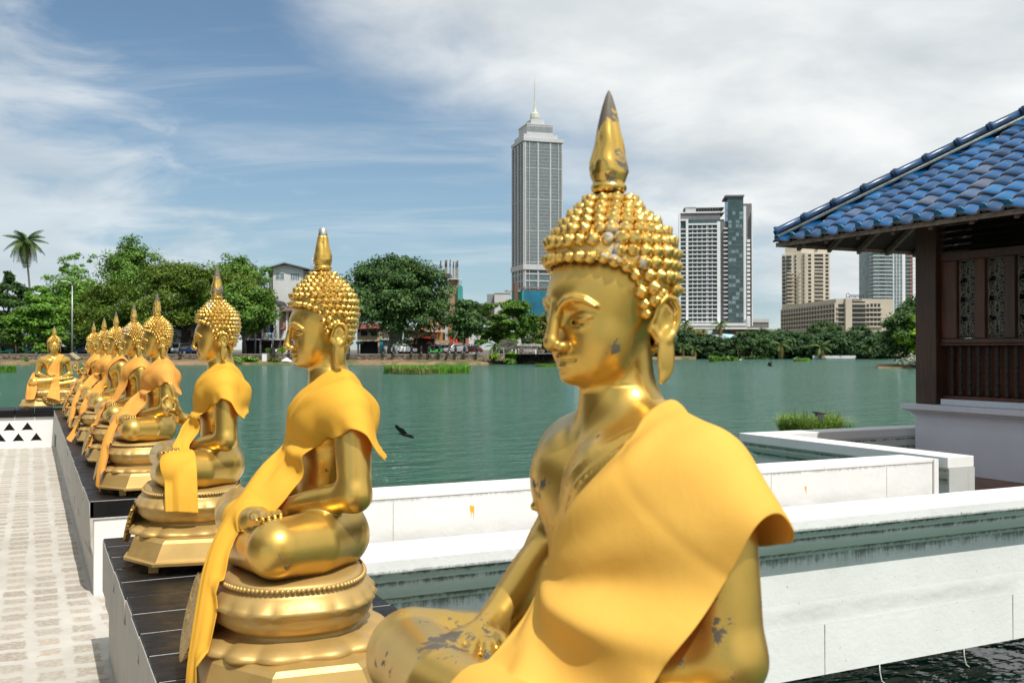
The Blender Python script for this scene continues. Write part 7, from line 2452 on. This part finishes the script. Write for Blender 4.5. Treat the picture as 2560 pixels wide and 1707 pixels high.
# ================================================================== trees
G1 = 'trees behind the left bank'
def trees():
    palm_tree('coconut palm rising above the trees at the far left', 82, 200.0, 605, 4.2, 30, 3, lean=(-1.6, 0), trunk_r=.24, dryn=6)
    tree('dark leafy tree at the left edge under the coconut palm', 22, 186, -60, 105, 680, 868, 'dark', 'layer', .3, 14000, seed=1, group=G1)
    tree('pale green feathery tree left of the umbrella tree', 190, 214, 80, 300, 660, 885, 'bright', 'round', .25, 18000, seed=2, group=G1, bark=M_BARKG)
    tree('spindly half bare tree poking above the feathery tree', 190, 218, 130, 265, 622, 760, 'bright', 'airy', .2, 1500, seed=3, group=G1, bark=M_BARKG, nclump=34)
    tree('rounded dark green tree standing highest behind the umbrella tree', 325, 245, 240, 412, 592, 800, 'mid', 'round', .4, 16000, seed=4, group=G1)
    tree('huge flat topped umbrella tree spreading over the left bank', 462, 190, 200, 692, 640, 842, 'olive', 'umbrella', .6, 85000, size=.25, clump=.75, seed=5, depth=15, group=G1)
    tree('yellow green tree between umbrella tree and white gable building', 610, 226, 505, 692, 628, 800, 'mid', 'round', .35, 16000, seed=6, group=G1)
    tree('broad leaved tree hanging low in front of the grey shop house', 612, 182, 476, 696, 704, 850, 'mid', 'round', .3, 18000, size=.30, seed=7, group=G1)
    tree('bright layered almond tree right behind the front facing statue', 113, 178.5, 10, 198, 716, 866, 'bright', 'layer', .28, 16000, size=.27, seed=8, group=G1)
    tree('small papaya like tree at the left edge of the embankment', 40, 176.5, -12, 62, 800, 862, 'mid', 'layer', .14, 1600, seed=9, group=G1, size=.3)
    tree('large dense banyan with pale hanging roots in the middle of the bank', 988, 184, 832, 1164, 624, 868, 'banyan', 'round', 1.3, 46000, size=.27, seed=10, bark=M_BARKG, nclump=230, clump=.34)
    tree('small tree peeping between the broken finial and the banyan', 775, 224, 742, 842, 668, 800, 'banyan', 'round', .25, 4500, seed=11)
    tree('slim dark tree right of the banyan over the silver car', 1160, 180, 1118, 1220, 740, 868, 'banyan', 'round', .22, 9000, size=.28, seed=12)
    tree('spreading olive green tree below the grey slab building', 1248, 192, 1184, 1356, 738, 862, 'mid', 'umbrella', .35, 22000, size=.24, seed=13, depth=6)
    tree('pale yellowish flowering tree behind the nearest statue face', 1352, 205, 1325, 1412, 766, 880, 'yellow', 'round', .3, 5000, seed=14)
    tree('dark tree filling the gap under the pale yellowish tree', 1345, 212, 1290, 1440, 800, 895, 'dark', 'round', .3, 5000, seed=15)
    t = thing('leaning_pole', 'bare dark leaning trunk before the red script sign', 'trunk', P(1112, 173.6, -.3), -YAW)
    q = MB(); mm = 173.6 / FPX; q.tube([(0, 0, -.2), (8 * mm, 0, 22 * mm), (32 * mm, .3, 72 * mm)], [.20, .17, .13], 8); q.build('trunk', M_BARK, t)
    # understorey
    shrub('dark bushes behind the left rickshaws', 40, 196, -120, 120, 818, 888, 'dark', 6000, 21, GZ, group=G1)
    shrub('dark hedge mass behind the double armed street lamp', 210, 197, 110, 300, 806, 888, 'dark', 7000, 22, GZ, group=G1)
    shrub('mid green hedge mass under the umbrella tree', 350, 196, 280, 436, 800, 888, 'dark', 7000, 23, GZ, group=G1)
    shrub('leafy bush before the second rickshaw', 96, 175.2, 78, 118, 856, 888, 'mid', 700, 24, GZ)
    shrub('small bush on the bank below the left rickshaws', 62, 172.6, 52, 72, 897, 909, 'bright', 260, 25, -.62)
    shrub('yellow green bush beside the ruined doorway', 1232, 174.0, 1222, 1246, 882, 902, 'lime', 500, 26, -.35)
    shrub('round dark green bush between the doorway and the pierced wall', 1281, 176.5, 1262, 1302, 878, 902, 'bright', 900, 27, -.4)
    shrub('trailing green bush on the water edge below the round bush', 1268, 174.0, 1256, 1290, 896, 912, 'mid', 500, 28, -.95)
    shrub('grassy tuft on the bank right of the white saloon car', 775, 172.3, 768, 782, 894, 906, 'mid', 160, 29, -.6)
    shrub('leafy plant behind the white saloon car', 704, 176.8, 690, 716, 868, 886, 'lime', 300, 30, GZ)
    shrub('bushy plants at the kerb of the grey shop house', 672, 176.6, 664, 678, 868, 886, 'mid', 220, 31, GZ)
    shrub('hedge of scrub left of the pale cabinet on the bank', 600, 172.4, 560, 650, 890, 908, 'bright', 800, 32, -.7)
    shrub('low scrub on the bank between pale cabinet and tarpaulin', 690, 172.2, 668, 704, 896, 908, 'olive', 400, 33, -.7)
    palm_tree('small bright palm in front of the ruined arch', 1238, 176.5, 866, 1.9, 13, 7, ground=-.3, trunk_r=.10, dryn=2)
    # right shore
    G2 = 'trees of the far right shore'
    far = [('grey green tree just right of the nearest statue neck', 1648, 276, 1590, 1690, 812, 896, 'far', 'round'),
           ('dark tree with yellow blossom at the foot of the apartment tower', 1742, 290, 1706, 1768, 818, 880, 'yellow', 'round'),
           ('dense dark tree below the yellow blossom tree', 1700, 280, 1670, 1742, 822, 898, 'far', 'round'),
           ('broad rounded tree in front of the turquoise canopy', 1796, 277, 1738, 1850, 830, 898, 'far', 'umbrella'),
           ('wide tree right of the turquoise canopy', 1872, 279, 1822, 1925, 828, 898, 'far2', 'umbrella'),
           ('tall crowned tree left of the beige hotel', 1935, 290, 1880, 1990, 818, 896, 'far2', 'round'),
           ('tree below the left end of the long hotel wing', 1965, 282, 1925, 2020, 824, 898, 'far', 'round'),
           ('highest flat crowned tree before the hotel wing', 2070, 300, 2005, 2122, 800, 890, 'far2', 'umbrella'),
           ('round tree in front of the flat crowned tree', 2035, 280, 1988, 2092, 822, 898, 'far', 'umbrella'),
           ('tree above the low white pierced wall', 2105, 279, 2058, 2160, 826, 898, 'far', 'round'),
           ('tree below the rooftop sign of the hotel wing', 2150, 292, 2100, 2200, 812, 892, 'far2', 'umbrella'),
           ('dark tree at the right end of the low white wall', 2190, 277, 2140, 2240, 824, 898, 'far', 'round'),
           ('tree half hidden behind the nearest statue ear', 1612, 284, 1560, 1660, 826, 897, 'far', 'round')]
    for k, (lab, pc, zc, x0, x1, yt, yb, lf, kd) in enumerate(far):
        tree(lab, pc, zc, x0 - 14, x1 + 14, yt - 2, yb + 12, lf, 'round' if kd == 'round' else 'umbrella', .3, 12000, size=.34, seed=40 + k, ground=-.2, group=G2)
    for k, (px, yt, s, lab) in enumerate([(1705, 868, 2.4, 'small palm on the shore below the yellow blossom tree'), (1735, 872, 2.6, 'small palm at the waterline left of the broad rounded tree'), (1952, 862, 3.2, 'pale palm on the shore below the hotel tower'),
                                          (2052, 868, 3.4, 'drooping palm before the low white wall'), (2178, 866, 3.2, 'palm at the right end of the low white wall'), (1800, 812, 3.2, 'tall palm rising before the white apartment tower'), (1712, 810, 3.0, 'palm at the left corner of the apartment tower')]):
        palm_tree(lab, px, 273.5 if yt > 850 else 300, yt, s, 13, 60 + k, ground=-.4, trunk_r=.16, dryn=3, group='palms of the right shore')
    # nearer point of land at the right
    tree('big dark tree on the near point of land by the pavilion post', 2275, 143, 2190, 2400, 726, 936, 'dark', 'round', .35, 26000, size=.24, seed=80, ground=-.8, group=G2, depth=6)
    tree('yellow green tree in front of the big dark tree by the pavilion', 2300, 139.5, 2222, 2400, 765, 890, 'lime', 'layer', .2, 12000, size=.24, seed=81, ground=-.8, group=G2, depth=3)
    shrub('white flowering bush at the water edge beside the pavilion post', 2280, 137.5, 2244, 2330, 882, 926, 'white', 1500, 82, -1.0, size=.16)
    strip('point_of_land', [[(2195, 139, WATER - .3), (2260, 136.5, WATER - .3), (2500, 135, WATER - .3)], [(2195, 139.5, -.85), (2260, 137, -.9), (2500, 135.5, -.9)], [(2190, 152, -.6), (2260, 152, -.5), (2500, 152, -.5)]], M_EARTH)
trees()

# ================================================================== reed islands, grass, birds
def island(label, px0, px1, z0, z1, depth, hgt, n, seed, mats=('grass',), wid=.035, name='reed_island'):
    rs = np.random.RandomState(seed)
    a = np.array(P(px0, z0, WATER)); b = np.array(P(px1, z1, WATER))
    t = thing(name, label, 'reeds', tuple(a), 0)
    d = b - a; L = np.linalg.norm(d); u = d / L; v = np.array((-u[1], u[0], 0))
    if v[1] < 0: v = -v
    q = MB(); r0, r1 = [], []
    for k in range(18):
        an = 2 * pi * k / 18; p = u * L * (.5 + .52 * cos(an)) + v * depth * (.5 + .54 * sin(an))
        r0.append((p[0], p[1], -.05)); r1.append((p[0] * 1, p[1], .06))
    q.loft([r0, r1], smooth=False); q.build('mat_of_roots', simple('root_mat', (.09, .075, .04), .9) if 'root_mat' not in bpy.data.materials else bpy.data.materials['root_mat'], t)
    for i, mt in enumerate(mats):
        s = rs.rand(n, 2); s[:, 0] = .5 + .5 * np.sign(s[:, 0] - .5) * np.abs(2 * s[:, 0] - 1) ** .8
        w_ = np.sqrt(np.clip(1 - (2 * s[:, 0] - 1) ** 2, 0.05, 1))
        if mt == 'reed':
            s[:, 0] *= .62; s[:, 1] *= .35
        B = u * (L * s[:, :1]) + v * (depth * (.5 + (s[:, 1:] - .5) * w_[:, None])); B[:, 2] = .03
        hh = hgt * (.7 + .5 * np.sin(s[:, 0] * 9 + seed) ** 2)
        link('blades', blades('blades', B, n, hgt * (.8 if mt == 'reed' else 1), wid, rs, LEAF[mt], 1.1 if mt == 'clump' else .35), None, t)
    return t
island('long bright green reed island floating in mid lake', 1000, 1207, 104, 108, 9.0, .85, 7000, 1, ('grass', 'reed'), .045)
island('small green reed patch beside the nearest statue face', 1340, 1400, 151, 151, 3, .45, 900, 2, ('grass',), .05)
island('tufted reed islet with shrubs right of the nearest statue', 1778, 1800, 212, 212, 4, 1.2, 900, 3, ('grass', 'reed'), .07)
island('flat reed islet behind the tufted one', 1800, 1850, 230, 230, 5, .8, 1000, 4, ('grass',), .07)
island('low olive reed islet near the right shore', 1994, 2030, 216, 216, 5, .75, 900, 5, ('reed', 'grass'), .07)
island('green water plants at the left edge of the lake', -6, 14, 112, 112, 3, .8, 400, 6, ('grass',), .05)
island('clump of long grass just behind the platform parapet corner', 1972, 2118, 29.2, 29.2, 1.5, .72, 1100, 7, ('clump', 'clump'), .012, 'grass_clump')
island('sparse dark tuft right of the long grass clump', 2118, 2142, 29.6, 29.6, .5, .40, 130, 8, ('grass',), .010, 'grass_clump')
shrub('green shrub on the flat reed islet', 1816, 229, 1804, 1836, 891, 901, 'mid', 400, 90, WATER + .05)

def crow(label, px, py, zc, wing_l, wing_r, heading, s=1.0):
    t = thing('crow', label, 'bird', P(px, zc, ZY(py, zc)), -YAW + heading, 'crows flying low over the lake')
    m_ = M_BPAINT
    q = MB(); q.sm = True
    rings = []
    for x, r, z in [(-.20, .012, .0), (-.14, .035, 0), (-.05, .055, .0), (.05, .055, .008), (.11, .036, .02), (.15, .034, .03), (.19, .020, .026), (.235, .004, .02)]:
        rings.append([(x * s, r * s * cos(2 * pi * k / 10), (z + r * sin(2 * pi * k / 10)) * s) for k in range(10)])
    q.loft(rings); q.build('body', m_, t)
    q = MB(); q.add([(-.16 * s, -.02 * s, 0), (-.16 * s, .02 * s, 0), (-.34 * s, .065 * s, -.01), (-.36 * s, 0, -.01), (-.34 * s, -.065 * s, -.01)], [(0, 4, 3, 2, 1)], False)
    o = q.build('tail', m_, t); so = o.modifiers.new('thickness', 'SOLIDIFY'); so.thickness = .006
    for sd, (up, fw) in ((1, wing_l), (-1, wing_r)):
        q = MB(); L = .40 * s
        pts = [(.09, .03, 0), (.10, .20, .0), (.05, .34, .0), (-.02, .42, 0), (-.07, .38, 0), (-.06, .30, 0), (-.12, .26, 0), (-.10, .16, 0), (-.09, .03, 0)]
        vs = []
        for (x, y, z) in pts:
            yy = y * s; zz_ = yy * sin(up) + .01; yy = yy * cos(up)
            vs.append((x * s + fw * y * s, sd * yy, zz_))
        q.add(vs, [tuple(range(len(vs))) if sd > 0 else tuple(range(len(vs) - 1, -1, -1))], False)
        o = q.build('wing', m_, t); so = o.modifiers.new('thickness', 'SOLIDIFY'); so.thickness = .006
crow('black crow with one wing raised, flying left of the nearest statue', 1014, 1086, 27, (.75, .5), (-.35, -.2), radians(168), 1.0)
crow('black crow flying above the grass clump by the pavilion', 2048, 1033, 26, (-.5, -.2), (-.35, .2), radians(160), .85)
crow('small distant crow skimming the water on the right', 1925, 914, 75, (.6, 0), (.9, 0), radians(150), 1.1)
for px, py, lab in [(1988, 897, 'tiny white egret on the water right of the low olive islet'), (1852, 901, 'tiny white egret at the edge of the flat reed islet')]:
    zc = 2.6 * FPX / (py + 2 - HY)
    t = thing('egret', lab, 'bird', P(px, zc, WATER), -YAW, 'white egrets on the lake')
    q = MB(); q.loft([[(x, r * cos(2 * pi * k / 8), .32 + z + r * sin(2 * pi * k / 8)) for k in range(8)] for x, r, z in [(-.42, .01, -.02), (-.2, .11, 0), (.1, .13, .02), (.22, .06, .10), (.25, .04, .3), (.3, .05, .38), (.40, .01, .36)]]); q.build('body', M_WPAINT, t)
    for s in (-.04, .04):
        q = MB(); q.tube([(.02, s, .0), (.02, s, .28)], .012, 5); q.build('leg', M_BPAINT, t)
# ================================================================== the statues in place
R90 = -pi / 2
statue('nearest golden seated statue filling the right foreground in a broad yellow robe, blackened finial tip', 0.79, 1.30, R90 - 0.05, 'touch', ROBE_WIDE, worn=True, robe_mat=M_ROBE1)
statue('golden seated statue in profile with a broken tin finial and hands in its lap', 0.79, 2.95, R90 - 0.10, 'lap', SASH, broken=True)
statue('golden seated statue raising its right hand beside the ledge gap, third from the camera', 0.79, 4.85, R90 - 0.20, 'raise', CAPE)
statue('golden seated statue nearest to the camera on the far ledge, long orange sash tail', 0.79, 7.35, R90 - 0.03, 'lap', SASH, robe_mat=M_ROBE2)
statue('golden seated statue with its orange robe folded into the lap and a short separate tail', 0.79, 9.10, R90, 'lap', LAP, robe_mat=M_ROBE2)
statue('golden seated statue with a fully bare left arm and a narrow flaring orange sash', 0.79, 11.10, R90, 'lap', NARROW, robe_mat=M_ROBE2)
statue('golden seated statue with raised hand and long tail, two before the end of the row', 0.79, 13.00, R90, 'raise', SASH, robe_mat=M_ROBE2)
statue('last golden seated statue of the row, raised hand and robe wrapped to the lap', 0.79, 15.20, R90, 'raise', LAP, robe_mat=M_ROBE2)
statue('golden statue facing the camera at the corner of the terrace, orange cloth over one knee', 0.335, 17.95, 0.04, 'lap', FRONT, robe_mat=M_ROBE2)
